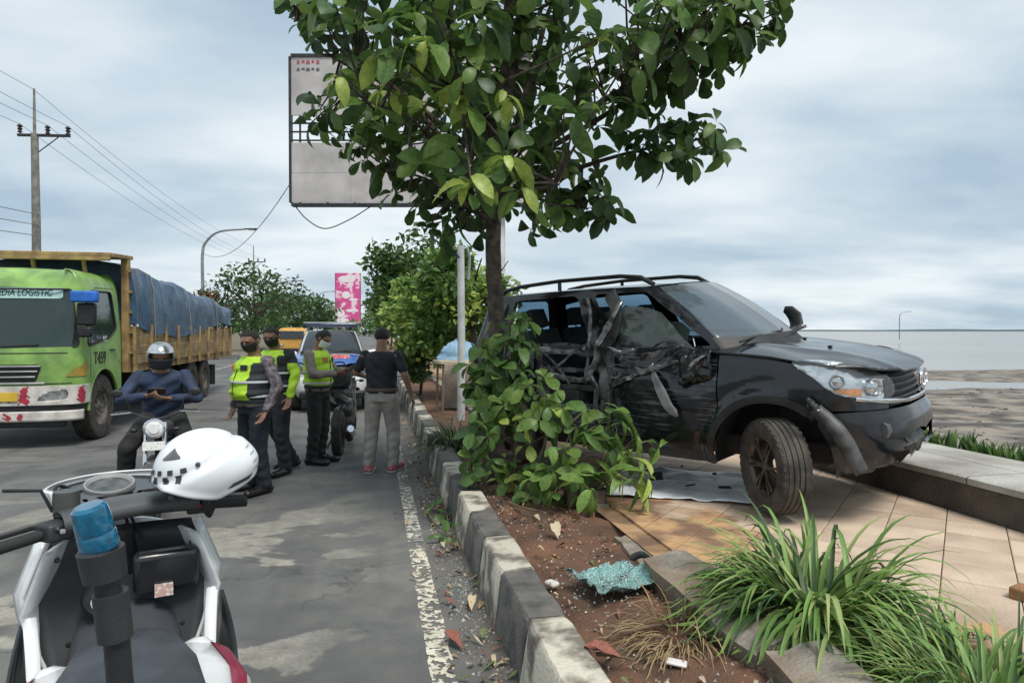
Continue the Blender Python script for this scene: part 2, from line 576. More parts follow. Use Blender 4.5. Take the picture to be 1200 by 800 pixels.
kw = [kerb_mesh(i, kerb_w) for i in range(4)]; kb = [kerb_mesh(i + 9, kerb_b) for i in range(4)]
for k in range(-4, 84):
    me = random.choice(kw if (k % 2) else kb)
    o = link('kerb_block', me, kerb, (random.uniform(-.006, .006), 3.10 + .66 * k + .006, random.uniform(-.006, .004)))
    o.rotation_euler = (random.uniform(-.006, .006), 0, random.uniform(-.008, .008))
mb = MB(); mb.box((.785, 250 + 29.5, .12), (.22, 441, .36))
mb.build('kerb_run', kerb_b, kerb)

# ---- planting strip
soil_m = M('red_soil', (.190, .095, .056), .97, col2=(.080, .047, .032), nscale=3.2, detail=10, bump=.9, bscale=70, lo=.33, hi=.66)
mb = MB(); rows = []
ys = list(np.arange(-1.5, 12, .045)) + list(np.arange(12, 60, .4)) + list(np.arange(60, 500, 40))
xs = np.linspace(.89, 1.72, 24)
for y in ys:
    rows.append([(x, y, .268 + .028 * fbm(x * 3.1, y * 3.1) + .010 * fbm(x * 14, y * 14, 3) - .03 * math.exp(-((x - .93) / .06) ** 2)) for x in xs])
mb.grid(rows)
soil = tag(mb.build('planting_soil', soil_m), kind='structure')

# ---- inner edging of the strip: grey concrete pieces, some heaved up by roots
edge_m = M('edging_concrete', (.33, .30, .25), .93, col2=(.17, .155, .13), nscale=8, detail=9, bump=.7, bscale=60, rnd=.12)
edging = empty('edging', (0, 0, 0)); tag(edging, kind='structure')
def slab_mesh(name, L_, W, H, seed, mat, chip=.02):
    rs = random.Random(seed)
    bm = bmesh.new()
    nx, ny = 5, 8
    top = []
    def P(i, j, z):
        x = -W / 2 + W * i / nx; y = L_ * j / ny
        ed = (i in (0, nx)) or (j in (0, ny))
        k = chip * fbm(x * 20 + seed, y * 12, z * 9) if ed else 0
        return (x + k, y + (k if j else -abs(k)) * 1.5, z + .006 * fbm(x * 15, y * 15, seed) - (abs(k) * .5 if z > 0 else 0))
    g = [[bm.verts.new(P(i, j, H)) for i in range(nx + 1)] for j in range(ny + 1)]
    h = [[bm.verts.new(P(i, j, 0)) for i in range(nx + 1)] for j in range(ny + 1)]
    for j in range(ny):
        for i in range(nx):
            bm.faces.new((g[j][i], g[j][i + 1], g[j + 1][i + 1], g[j + 1][i]))
            bm.faces.new((h[j + 1][i], h[j + 1][i + 1], h[j][i + 1], h[j][i]))
    for j in range(ny):
        bm.faces.new((g[j][0], g[j + 1][0], h[j + 1][0], h[j][0])); bm.faces.new((g[j][nx], h[j][nx], h[j + 1][nx], g[j + 1][nx]))
    for i in range(nx):
        bm.faces.new((g[0][i], h[0][i], h[0][i + 1], g[0][i + 1])); bm.faces.new((g[ny][i], g[ny][i + 1], h[ny][i + 1], h[ny][i]))
    bmesh.ops.recalc_face_normals(bm, faces=bm.faces)
    me = bpy.data.meshes.new(name); bm.to_mesh(me); bm.free()
    me.polygons.foreach_set('use_smooth', [True] * len(me.polygons)); me.set_sharp_from_angle(angle=R_(35))
    me.materials.append(mat)
    return me
em = [slab_mesh('edging_block', .98, .15, .30, i * 3 + 1, edge_m) for i in range(3)]
for k in range(24):
    y = 5.0 + k * 1.0
    o = link('edging_block', em[k % 3], edging, (1.70, y, .03))
    o.rotation_euler = (random.uniform(-.01, .01), 0, random.uniform(-.015, .015))
em2 = slab_mesh('edging_block', .60, .13, .20, 31, edge_m, .03)
o = link('edging_block', em2, edging, (1.60, 3.72, .092)); o.rotation_euler = (0, 0, R_(-4))
em3 = slab_mesh('edging_block', .95, .27, .16, 37, edge_m, .03)
o = link('edging_block', em3, edging, (1.655, 2.55, .222)); o.rotation_euler = (R_(4), R_(-11), R_(3))
em4 = slab_mesh('edging_block', .95, .26, .17, 41, edge_m, .03)
o = link('edging_block', em4, edging, (1.64, 1.50, .215)); o.rotation_euler = (R_(1), R_(-6), R_(-2))

# ---- pavement
walk_m = M('pavement_screed', (.43, .32, .22), .95, col2=(.26, .20, .145), nscale=2.2, detail=9, bump=.4, bscale=60)
mb = MB()
mb.add([(1.66, -6, .300), (4.24, -6, .300), (4.24, 600, .300), (1.66, 600, .300)], [(0, 1, 2, 3)])
walk = tag(mb.build('pavement', walk_m), kind='structure')
tile_m = M('terracotta_tile', (.58, .455, .345), .88, col2=(.40, .295, .22), nscale=2.4, detail=9, lo=.32, hi=.62, bump=.35, bscale=55, rnd=.09, coords='Object')
def add_dirt(m, x0, x1, col_a, col_b, scale=2.2, amount=.9):
    # earth washed over the tiles from the planting strip: a stain with its own ragged outline
    nt = m.node_tree; N = nt.nodes.new; L = nt.links.new
    b = nt.nodes['Principled BSDF']; src = b.inputs['Base Color'].links[0].from_socket
    g = N('ShaderNodeNewGeometry'); sx = N('ShaderNodeSeparateXYZ'); L(g.outputs['Position'], sx.inputs[0])
    r = N('ShaderNodeMapRange'); r.inputs['From Min'].default_value = x0; r.inputs['From Max'].default_value = x1; r.inputs['To Min'].default_value = .78; r.inputs['To Max'].default_value = .22
    L(sx.outputs['X'], r.inputs['Value'])
    n = N('ShaderNodeTexNoise'); n.inputs['Scale'].default_value = scale; n.inputs['Detail'].default_value = 10; n.inputs['Roughness'].default_value = .6; L(g.outputs['Position'], n.inputs['Vector'])
    su = N('ShaderNodeMath'); su.operation = 'ADD'; L(r.outputs[0], su.inputs[0]); L(n.outputs['Fac'], su.inputs[1])
    f = N('ShaderNodeMapRange'); f.inputs['From Min'].default_value = .98; f.inputs['From Max'].default_value = 1.10; f.inputs['To Max'].default_value = amount; L(su.outputs[0], f.inputs['Value'])
    n2 = N('ShaderNodeTexNoise'); n2.inputs['Scale'].default_value = 3.5; n2.inputs['Detail'].default_value = 8; L(g.outputs['Position'], n2.inputs['Vector'])
    cr_ = N('ShaderNodeValToRGB'); cr_.color_ramp.elements[0].position = .42; cr_.color_ramp.elements[1].position = .58
    cr_.color_ramp.elements[0].color = (*col_a, 1); cr_.color_ramp.elements[1].color = (*col_b, 1); L(n2.outputs['Fac'], cr_.inputs[0])
    mx_ = N('ShaderNodeMix'); mx_.data_type = 'RGBA'; L(f.outputs[0], mx_.inputs[0]); L(src, mx_.inputs[6]); L(cr_.outputs[0], mx_.inputs[7]); L(mx_.outputs[2], b.inputs['Base Color'])
add_dirt(tile_m, 1.75, 3.35, (.17, .095, .055), (.50, .30, .14), 2.6)
add_dirt(walk_m, 1.75, 3.15, (.15, .085, .05), (.40, .24, .12), 2.0)
add_dirt(edge_m, 1.2, 2.1, (.16, .10, .065), (.26, .19, .13), 4.0, .75)
def clip_poly(poly, axis, val, keep_less):
    out = []
    for i in range(len(poly)):
        a, b_ = poly[i], poly[(i + 1) % len(poly)]
        ia = (a[axis] <= val) == keep_less; ib = (b_[axis] <= val) == keep_less
        if ia: out.append(a)
        if ia != ib:
            t = (val - a[axis]) / (b_[axis] - a[axis])
            out.append((a[0] + (b_[0] - a[0]) * t, a[1] + (b_[1] - a[1]) * t))
    return out
def tile_mesh(poly):
    bm = bmesh.new()
    n = len(poly)
    cx = sum(p[0] for p in poly) / n; cy = sum(p[1] for p in poly) / n
    bot = [bm.verts.new((x, y, -.03)) for x, y in poly]
    mid = [bm.verts.new((x, y, -.003)) for x, y in poly]
    top = [bm.verts.new((cx + (x - cx) * .975, cy + (y - cy) * .975, 0)) for x, y in poly]
    for i in range(n):
        k = (i + 1) % n
        bm.faces.new((bot[i], bot[k], mid[k], mid[i])); bm.faces.new((mid[i], mid[k], top[k], top[i]))
    bm.faces.new(top)
    bmesh.ops.recalc_face_normals(bm, faces=bm.faces)
    me = bpy.data.meshes.new('tile'); bm.to_mesh(me); bm.free(); me.materials.append(tile_m)
    return me
T = .345; g_ = .004
half = T / math.sqrt(2)
full = None
random.seed(8)
wx0, wx1, wy0, wy1 = 1.80, 4.235, 1.2, 10.2
nt_ = 0
for a in range(-60, 60):
    for b_ in range(-60, 60):
        cx = 1.80 + (a + b_) * half; cy = 1.2 + (b_ - a) * half
        if cx < wx0 - half or cx > wx1 + half or cy < wy0 - half or cy > wy1 + half: continue
        h = half - g_
        poly = [(-h, 0), (0, -h), (h, 0), (0, h)]
        inside = wx0 + h < cx < wx1 - h
        if inside:
            if full is None: full = tile_mesh(poly)
            me = full
        else:
            p2 = clip_poly([(x + cx, y + cy) for x, y in poly], 0, wx0, False)
            if len(p2) > 2: p2 = clip_poly(p2, 0, wx1, True)
            if len(p2) < 3: continue
            ar = abs(sum(p2[i][0] * p2[(i + 1) % len(p2)][1] - p2[(i + 1) % len(p2)][0] * p2[i][1] for i in range(len(p2)))) / 2
            if ar < .004: continue
            me = tile_mesh([(x - cx, y - cy) for x, y in p2])
        o = link('tile', me, walk, (cx, cy, Z_WALK + random.uniform(-.003, .002)))
        o.rotation_euler = (random.uniform(-.004, .004), random.uniform(-.004, .004), 0)
        nt_ += 1

# ---- sea wall
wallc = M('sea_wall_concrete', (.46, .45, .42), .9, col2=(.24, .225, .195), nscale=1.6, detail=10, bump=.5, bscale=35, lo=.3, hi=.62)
walls = M('sea_wall_shaded', (.12, .098, .080), .93, col2=(.065, .055, .048), nscale=4, detail=10, bump=.8, bscale=30)  # shade of the wall's road side put into a colour darker than the coping
sw = empty('sea_wall', (4.7, 0, 0), 0, 'low grey concrete sea wall between tiled pavement and beach', 'wall')
mb = MB(); rows = []
ys = list(np.arange(-3, 12, .12)) + list(np.arange(12, 100, 1.5)) + [150, 300, 600]
for y in ys:
    nn = .010 * fbm(3, y * 5) + .018 * max(0, fbm(9, y * 2.1) - .15)
    rows.append([(4.24 + nn, y, .25), (4.235 + nn * .6, y, .45), (4.24 + nn, y, .572)])
mb.grid([[(x - 4.7, y, z) for x, y, z in r] for r in rows])
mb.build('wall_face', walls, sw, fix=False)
for k in range(30):
    y0 = -3.0 + k * 2.4
    mb = MB(); rr = random.Random(k)
    rows = []
    for j in range(13):
        y = y0 + 2.392 * j / 12
        c0 = .012 * fbm(1.3, y * 6) - .02 * max(0, fbm(5, y * 3.3) - .2)
        rows.append([(4.225 - c0 - 4.7, y, .548), (4.225 - c0 - 4.7, y, .592), (4.245 - c0 - 4.7, y, .604), (4.60 - 4.7, y, .606 + .004 * fbm(2, y)), (4.742 - 4.7, y, .604), (4.75 - 4.7, y, .590), (4.758 - 4.7, y, .604), (5.18 - 4.7, y, .600), (5.2 - 4.7, y, .58), (5.2 - 4.7, y, .45)])
    mb.grid(rows)
    n0 = len(rows[0]); last = 12 * n0
    mb.build('coping_slab', wallc, sw)
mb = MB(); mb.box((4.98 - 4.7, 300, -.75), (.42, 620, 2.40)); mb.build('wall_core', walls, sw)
mb = MB(); mb.box((4.72 - 4.7, 340, .425), (.96, 540, .30)); mb.build('coping_run', wallc, sw)

# ---- beach and sea
mud = M('tidal_mud', (.25, .21, .165), .7, col2=(.06, .05, .039), nscale=1.0, detail=15, lo=.40, hi=.60, bump=1.0, bscale=6, rvar=.3)
mb = MB(); rows = []
def beach_z(x, y):
    q = .199 * x + .98 * y + 2.6 * fbm(x * .07, y * .05, 8)
    base = -.55 - .010 * max(0, q - 4) if q < 40 else -.91 - .02 * (q - 40)
    bar = .10 * math.exp(-((q - 44 - .03 * x) / 3.0) ** 2)
    dip = -.17 * math.exp(-((q - 33) / 3.0) ** 2)
    rough_ = .06 * fbm(x * .55, y * .8) + .025 * fbm(x * 2.2, y * 2.6, 5)
    return max(base, -4) + bar + dip + rough_ * (1 if q < 31 else .25)
xs = list(np.arange(5.15, 22, .22)) + list(np.arange(22, 60, .8)) + list(np.arange(60, 180, 6))
ys = list(np.arange(-12, 8, .8)) + list(np.arange(8, 40, .3)) + list(np.arange(40, 62, .8)) + [70, 90, 140]
for y in ys:
    rows.append([(x, y, beach_z(x, y)) for x in xs])
mb.grid(rows)
tag(mb.build('beach', mud), kind='structure')
water_m = M('sea_water', (.25, .235, .205), .20, var=.15, nscale=.02, bump=.3, bscale=.7, spec=.45)
mb = MB(); mb.add([(5.3, -12, -.945), (9000, -12, -.945), (9000, 12000, -.945), (5.3, 12000, -.945)], [(0, 1, 2, 3)])
tag(mb.build('sea', water_m), kind='structure')
mb = MB(); rows = []
for i in range(40):
    a = R_(-4 + i * 2.2)
    rr = 6500
    hh = 14 + 22 * abs(fbm(i * .35, 2)) if i > 8 else 3 + 10 * abs(fbm(i * .35, 2))
    p = (rr * math.sin(a), rr * math.cos(a))
    rows.append([(p[0], p[1], -3), (p[0], p[1], hh * .9), (p[0] * 1.08, p[1] * 1.08, hh * .7)])
mb.grid(rows)
tag(mb.build('far_shore', M('far_land_haze', (.26, .31, .35), .95)), kind='structure')  # distance haze painted into the land's pale blue-grey
# weed and mud clumps scattered over the flats
rs_ = random.Random(41)
mb = MB()
for k in range(1900):
    d_ = 8 + 26 * rs_.random() ** 1.1; a_ = rs_.uniform(.05, .95)
    x = 5.6 + d_ * a_ * 1.25; y = d_ * (1.15 - a_ * .55) - 2
    if fbm(x * .22, y * .35, 6) < -.05 and rs_.random() < .8: continue
    z = beach_z(x, y); s_ = rs_.uniform(.03, .15) * (1.5 if rs_.random() < .1 else 1); h_ = s_ * rs_.uniform(.10, .32)
    n_ = 5; ph_ = rs_.uniform(0, 6)
    ring = [(x + s_ * rs_.uniform(.7, 1.3) * math.cos(ph_ + 6.283 * i / n_), y + s_ * rs_.uniform(.5, 1.0) * math.sin(ph_ + 6.283 * i / n_), z - .02) for i in range(n_)]
    mb.cur = rs_.choice((0, 0, 1))
    mb.add(ring + [(x + rs_.uniform(-.3, .3) * s_, y + rs_.uniform(-.3, .3) * s_, z + h_)], [(i, (i + 1) % n_, n_) for i in range(n_)])
o = mb.build('mud_clumps', [M('clump_dark', (.055, .05, .036), .9, var=.4, nscale=5), M('clump_brown', (.15, .125, .09), .9, var=.3, nscale=5)], None, angle=60)
tag(o, 'dark clumps of weed and mud strewn over the tidal flat', 'mud', kind='stuff')
# ================================================================ panel tools for vehicle bodies
def interp(knots):
    ks = sorted(knots)
    xs = np.array([k[0] for k in ks]); ys = np.array([k[1] for k in ks])
    return lambda v: np.interp(v, xs, ys)
def sstep(a, b, v):
    t = np.clip((np.asarray(v, float) - a) / (b - a), 0, 1)
    return t * t * (3 - 2 * t)
def poly_sdf(poly, U, V):
    """signed distance, positive inside"""
    poly = np.array(poly, float)
    n = len(poly)
    d = np.full(U.shape, 1e9); inside = np.zeros(U.shape, bool)
    for i in range(n):
        a, b = poly[i], poly[(i + 1) % n]
        e = b - a
        w0, w1 = U - a[0], V - a[1]
        t = np.clip((w0 * e[0] + w1 * e[1]) / max(e @ e, 1e-12), 0, 1)
        d = np.minimum(d, (w0 - e[0] * t) ** 2 + (w1 - e[1] * t) ** 2)
        c = ((a[1] > V) != (b[1] > V)) & (U < (b[0] - a[0]) * (V - a[1]) / (b[1] - a[1] + 1e-12) + a[0])
        inside ^= c
    d = np.sqrt(d)
    return np.where(inside, d, -d)
def rpoly(poly, n=6):
    """round a polygon's corners by a closed spline through edge thirds"""
    p = [np.array(q, float) for q in poly]
    out = []
    m = len(p)
    for i in range(m):
        a, b, c = p[i - 1], p[i], p[(i + 1) % m]
        l1, l2 = np.linalg.norm(b - a), np.linalg.norm(c - b)
        r = min(.35 * l1, .35 * l2, .07)
        s, e_ = b + (a - b) / l1 * r, b + (c - b) / l2 * r
        for k in range(n + 1):
            t = k / n
            out.append((1 - t) ** 2 * s + 2 * t * (1 - t) * b + t * t * e_)
    return out
def panel_mb(field, box, step, mapf, mb=None):
    """clip a regular grid by field(U,V) > 0 (smooth edges) and map it to 3D"""
    u0, u1, v0, v1 = box
    nu = max(2, int(math.ceil((u1 - u0) / step))); nv = max(2, int(math.ceil((v1 - v0) / step)))
    us = np.linspace(u0, u1, nu + 1); vs = np.linspace(v0, v1, nv + 1)
    U, V = np.meshgrid(us, vs, indexing='ij')
    F = field(U, V)
    F = np.where(np.abs(F) < 1e-5, 1e-5, F)
    pts = []; idx = {}; faces = []
    def node(i, j):
        k = (i, j)
        if k not in idx:
            idx[k] = len(pts); pts.append((us[i], vs[j]))
        return idx[k]
    def edge(a, b):
        k = (a, b) if a < b else (b, a)
        k = ('e',) + k
        if k not in idx:
            fa, fb = F[a], F[b]
            t = fa / (fa - fb)
            idx[k] = len(pts)
            pts.append((us[a[0]] + (us[b[0]] - us[a[0]]) * t, vs[a[1]] + (vs[b[1]] - vs[a[1]]) * t))
        return idx[k]
    for i in range(nu):
        for j in range(nv):
            c = [(i, j), (i + 1, j), (i + 1, j + 1), (i, j + 1)]
            sg = [F[q] > 0 for q in c]
            if not any(sg): continue
            if all(sg):
                faces.append([node(*q) for q in c]); continue
            f = []
            for k in range(4):
                a, b = c[k], c[(k + 1) % 4]
                if F[a] > 0: f.append(node(*a))
                if (F[a] > 0) != (F[b] > 0): f.append(edge(a, b))
            if len(f) >= 3: faces.append(f)
    mb = mb or MB()
    if pts:
        P = np.array(pts)
        mb.add(mapf(P[:, 0], P[:, 1]), faces)
    return mb

class Wrap:
    """vertical body surface round a plan outline (given for y<=0, from the nose to the tail)"""
    def __init__(s, plan, off):
        c = np.array(catmull(plan, 14))
        d = np.r_[0, np.cumsum(np.hypot(*np.diff(c, axis=0).T))]
        s.L = d[-1]
        s.us = d; s.c = c
        t = np.gradient(c, d, axis=0); t /= np.linalg.norm(t, axis=1)[:, None]
        s.n = np.c_[t[:, 1], -t[:, 0]]
        # outward for a path going from nose (+x) along -y: make it point away from the centre
        if (s.n[len(c) // 2] @ np.array([0, -1])) < 0: s.n = -s.n
        s.off = off
        i0 = int(np.argmin(c[:, 1]))
        s.c_x = c
    def pos(s, u):
        return np.interp(u, s.us, s.c[:, 0]), np.interp(u, s.us, s.c[:, 1]), np.interp(u, s.us, s.n[:, 0]), np.interp(u, s.us, s.n[:, 1])
    def ux(s, x):
        return float(np.interp(-x, -s.c[:, 0], s.us))
    def uy(s, y):
        k = np.argmax(-s.c[:, 1] >= abs(y))
        return float(np.interp(abs(y), -s.c[:k + 1, 1], s.us[:k + 1]))
    def mapf(s, sign=1, extra=0.0, damage=None):
        def f(u, z):
            x, y, nx, ny = s.pos(u)
            o = s.off(u, z, x, y) + extra
            P = np.stack([x + nx * o, y + ny * o, z], 1)
            if damage is not None: P = damage(P, np.stack([nx, ny], 1))
            P[:, 1] *= sign
            return P
        return f
FL = lambda P: P
def wheel(parent, loc, r, w, tyre_m, rim_m, steer=0.0, side=-1, spokes=6, hub_m=None, style='alloy', lean=0.0, rimr=.62, double=False):
    """tyre with tread grooves, and a rim with spokes; axle along local y, outer face at side*y"""
    mb = MB()
    mt = Matrix.Rotation(R_(90), 4, 'X')          # lathe axis z -> -y
    h = w / 2
    ri = r * rimr
    prof = [(ri, -h * .82), (ri + .01, -h * .95), (r * .80, -h * 1.04), (r * .93, -h * .98), (r * .985, -h * .80)]
    grooves = 4
    for g in range(grooves):
        a = -h * .74 + (g + .15) * (1.48 * h / grooves); b = a + 1.48 * h / grooves * .7
        prof += [(r * .975, a - .002), (r, a), (r, b), (r * .975, b + .002)]
    prof += [(r * .985, h * .80), (r * .93, h * .98), (r * .80, h * 1.04), (ri + .01, h * .95), (ri, h * .82)]
    mb.lathe(prof, 40, mt)
    for k in range(40):                            # shoulder lugs
        t = 2 * math.pi * k / 40
        for sgn in (-1, 1):
            mb.box((math.cos(t) * r * .950, sgn * h * .90, math.sin(t) * r * .950), (r * .035, h * .12, r * .07), Matrix.Rotation(-t, 3, 'Y'))
    o = mb.build('wheel', tyre_m, parent, angle=30)
    o.location = loc
    o.rotation_euler = (lean, 0, steer)
    s = side
    mr = MB()
    mr.lathe([(ri * 1.02, s * h * .84), (ri * 1.04, s * h * .93), (ri * .97, s * h * .93), (ri * .90, s * h * .62), (ri * .88, -s * h * .6), (ri * 1.02, -s * h * .84)], 40, mt)
    yy = -s * 0
    fc = -h * .70 * s if False else h * .70 * s
    # lathe z maps to -y, so keep one convention: outer face at y = side*...
    if style == 'alloy':
        for k in range(spokes):
            t0 = 2 * math.pi * k / spokes
            for dt in ((-.13, .13) if double else (0,)):
                t = t0 + dt
                d = Vector((math.cos(t), 0, math.sin(t)))
                e = Vector((-math.sin(t), 0, math.cos(t)))
                wd = ri * (.055 if double else .10)
                p0 = Vector((math.cos(t0 + dt * .4), 0, math.sin(t0 + dt * .4))) * ri * .16 + Vector((0, s * h * .62, 0))
                p1 = d * ri * .93 + Vector((0, s * h * .78, 0))
                mr.tube([p0, (p0 + p1) / 2 + Vector((0, s * .008, 0)), p1], [wd, wd * .85, wd * .95], 6, flat=(.7, 1), up=(0, 1, 0))
        mr.lathe([(0.001, -s * h * .80), (ri * .13, -s * h * .80), (ri * .22, -s * h * .70), (ri * .22, -s * h * .3)], 20, mt)
        for k in range(5):
            t = 2 * math.pi * (k + .5) / 5
            mr.lathe([(.001, .02), (.011, .018), (.011, 0)], 8, Matrix.Translation((math.cos(t) * ri * .17, s * h * .62, math.sin(t) * ri * .17)) @ Matrix.Rotation(R_(90 if s < 0 else -90), 4, 'X'))
        mr.lathe([(ri * .75, s * h * .1), (ri * .75, s * h * .14), (.05, s * h * .14), (.05, s * h * .1)], 30, Matrix.Rotation(R_(90), 4, 'X'))
    else:                                         # dished steel truck rim with hand holes and hub
        mr.lathe([(ri * .92, -s * h * .55), (ri * .62, -s * h * .05), (ri * .56, -s * h * .05), (ri * .52, -s * h * .5), (ri * .30, -s * h * .62), (.001, -s * h * .66)], 30, mt)
        for k in range(8):
            t = 2 * math.pi * k / 8
            mr.capsule((math.cos(t) * ri * .43, s * h * .5, math.sin(t) * ri * .43), (math.cos(t) * ri * .43, s * h * .62, math.sin(t) * ri * .43), .022, .018, 8)
    mr.build('rim', rim_m, o, angle=35)
    return o

tyre_m = M('tyre_rubber', (.030, .029, .028), .85, col2=(.075, .065, .055), nscale=9, detail=7, lo=.42, hi=.62, bump=.3, bscale=90)
black_plastic = M('black_plastic', (.013, .0135, .015), .42, var=.35, nscale=12, bump=.15, bscale=150)
dark_metal = M('dark_metal', (.05, .05, .052), .5, metal=.6, var=.4, nscale=10)
chrome = M('chrome', (.75, .76, .78), .12, metal=1.0, var=.12, nscale=14)
rubber = M('rubber', (.02, .02, .02), .75, var=.3)
# ================================================================ the SUV
def suv_shape():
    plan = [(2.10, 0), (2.085, -.30), (1.99, -.58), (1.80, -.745), (1.52, -.805), (1.0, -.815), (0, -.82), (-1.0, -.815), (-1.55, -.80), (-1.82, -.73), (-1.96, -.50), (-2.0, 0)]
    side = interp([(.26, -.09), (.33, -.055), (.42, -.015), (.52, .0), (.66, .0), (.80, .008), (.90, .004), (.97, -.012), (1.04, -.022), (1.12, -.055), (1.2, -.10)])
    front = interp([(.26, -.16), (.36, -.05), (.44, -.005), (.56, .0), (.68, -.015), (.72, -.05), (.80, -.06), (.93, -.075), (1.0, -.12), (1.06, -.19)])
    def off(u, z, x, y):
        w = sstep(.55, 1.05, u)
        o = front(z) * (1 - w) + side(z) * w
        for xw in (1.29, -1.29):
            d = np.hypot(x - xw, z - .36)
            o = o + .036 * sstep(.54, .47, d) * sstep(.30, .40, d) * sstep(1.2, 1.4, u)
            o = o - .012 * np.exp(-((d - .555) / .03) ** 2) * sstep(1.2, 1.4, u)
        return o
    return Wrap(plan, off)
def hoodz(x, y):
    base = np.interp(x, [.70, .95, 1.3, 1.6, 1.85, 1.98, 2.06], [1.20, 1.185, 1.155, 1.115, 1.06, 1.015, .965])
    a = np.abs(y)
    return base - .055 * np.clip(a / .78, 0, 1.2) ** 2.6 + .012 * np.exp(-((a - .44 + .10 * (x - 1)) / .07) ** 2)

def build_suv(root, paint, hood_paint, glass, damaged=False, upper=None, seat_m=None, rim_m=None, steer=0.0, crash=None):
    W = suv_shape()
    upper = upper or paint
    ux, uy = W.ux, W.uy
    arch = lambda X, Z, xw: np.hypot(X - xw, (Z - .36)) - .425
    ST = .035
    def XZ(U): return W.pos(U)[0]
    def top(U, Z):
        x, y, _, _ = W.pos(U)
        return np.where(U < ux(.72), hoodz(x, y) - .016 - .012 * sstep(1.2, .5, U), 1.145 + .02 * sstep(.6, -1.5, x)) - Z
    # headlamp outline in (u, z)
    hl = rpoly([(uy(-.40), .850), (uy(-.45), .965), (ux(1.88), 1.035), (ux(1.62), 1.070), (ux(1.40), 1.085), (ux(1.60), .955), (ux(1.72), .860), (ux(1.90), .815), (uy(-.48), .805)], 4)
    def dmg(P, n):
        if crash is None: return P
        return crash(P, n)
    for sg in (1, -1):
        hurt = damaged and sg == 1
        df = dmg if hurt else None
        def pan(name, field, box, mat, extra=0.0, step=ST, dam=True, solid=.012, parent=root, smooth=True):
            mb = panel_mb(field, box, step, W.mapf(sg, extra, df if dam else None))
            return mb.build(name, mat, parent, solid=0, angle=50)
        g = .006
        # front bumper
        def f_bump(U, Z):
            f = np.minimum(.735 - .02 * sstep(.7, 1.2, U) - Z, Z - .30)
            if hurt or damaged:
                rag = .385 + .05 * np.sin(U * 19) * np.sin(U * 7.3 + 1) + .03 * np.sin(U * 47) + .05 * sstep(.5, .0, U)
                f = np.minimum(f, Z - rag)
                hole = np.where(U < .62, 1.0, -1.0) * 0 + (np.hypot((U - .20) / .26, (Z - .50) / .075) - 1) * .07
                f = np.minimum(f, hole)
            else:
                f = np.minimum(f, (np.hypot((U - .15) / .42, (Z - .47) / .075) - 1) * .07)
            f = np.minimum(f, arch(XZ(U), Z, 1.29) + 0)
            return np.minimum(f, XZ(U) - 1.50 - .15 * 0)
        pan('bumper', lambda U, Z: np.minimum(f_bump(U, Z), XZ(U) - 1.62), (0, ux(1.5), .28, .76), paint, step=.03)
        # fender
        def f_fen(U, Z):
            x = XZ(U)
            f = np.minimum(top(U, Z), Z - .34)
            f = np.minimum(f, arch(x, Z, 1.29))
            f = np.minimum(f, -poly_sdf(hl, U, Z) - .004)
            f = np.minimum(f, x - .905)
            f = np.minimum(f, np.where(x > 1.62 - g, Z - .742, 1))
            f = np.minimum(f, U - uy(-.50))
            return f
        pan('fender', f_fen, (uy(-.45), ux(.88), .30, 1.25), paint, step=.03)
        # doors
        fd = rpoly([(ux(.90 - g), .36), (ux(.90 - g), 1.30), (ux(-.12 + g), 1.30), (ux(-.12 + g), .36)], 2)
        rd = rpoly([(ux(-.12 - g), .36), (ux(-.12 - g), 1.30), (ux(-1.02), 1.30), (ux(-1.02), .85), (ux(-.80), .36)], 2)
        o = pan('door', lambda U, Z: np.minimum(poly_sdf(fd, U, Z), top(U, Z)), (ux(.92), ux(-.14), .34, 1.2), paint, step=.022 if hurt else ST)
        if not hurt:
            mb = MB(); mb.capsule((.02, -.845 * sg, .98), (.20, -.848 * sg, .985), .013, .013, 8); mb.build('handle', paint, o)
            o = pan('door', lambda U, Z: np.minimum(np.minimum(poly_sdf(rd, U, Z), top(U, Z)), arch(XZ(U), Z, -1.29)), (ux(-.10), ux(-1.04), .34, 1.2), paint)
            mb = MB(); mb.capsule((-.86, -.845 * sg, .99), (-.68, -.848 * sg, .995), .013, .013, 8); mb.build('handle', paint, o)
        else:
            # rear door: only the torn lower skin is left, its inner bars are bare
            rag = lambda U: .60 + .10 * np.sin(U * 11) * np.sin(U * 4.1) + .04 * np.sin(U * 37)
            pan('door', lambda U, Z: np.minimum(np.minimum(poly_sdf(rd, U, Z), arch(XZ(U), Z, -1.29)), rag(U) - Z), (ux(-.10), ux(-1.04), .34, 1.2), paint, step=.022)
        # rear quarter with tail
        def f_q(U, Z):
            x = XZ(U)
            f = np.minimum(top(U, Z), Z - .36)
            f = np.minimum(f, arch(x, Z, -1.29))
            f = np.minimum(f, -np.minimum(poly_sdf(rd, U, Z) + .012, top(U, Z) + 1))
            return np.minimum(f, np.where(x < -.8, 1, -1) * .05 - 0 * x)
        pan('quarter_panel', lambda U, Z: np.minimum(f_q(U, Z), -.78 - XZ(U)), (ux(-.76), W.L, .34, 1.22), paint)
        # sill and flares
        pan('sill', lambda U, Z: np.minimum(np.minimum(.40 - Z, Z - .27), np.minimum(arch(XZ(U), Z, 1.29), arch(XZ(U), Z, -1.29))), (ux(.95), ux(-.95), .25, .42), black_plastic, extra=-.006, dam=False)
        for xw in (1.29, -1.29):
            def f_fl(U, Z, xw=xw):
                d = np.hypot(XZ(U) - xw, Z - .36)
                f = np.minimum(np.minimum(d - .418, .475 - d), Z - .36)
                if damaged and sg == 1 and xw > 0: f = np.minimum(f, 1.56 - XZ(U))
                return f
            pan('wheel_arch', f_fl, (ux(xw + .52), ux(xw - .52), .34, .9), black_plastic if damaged else paint, extra=.007, step=.02, dam=False)
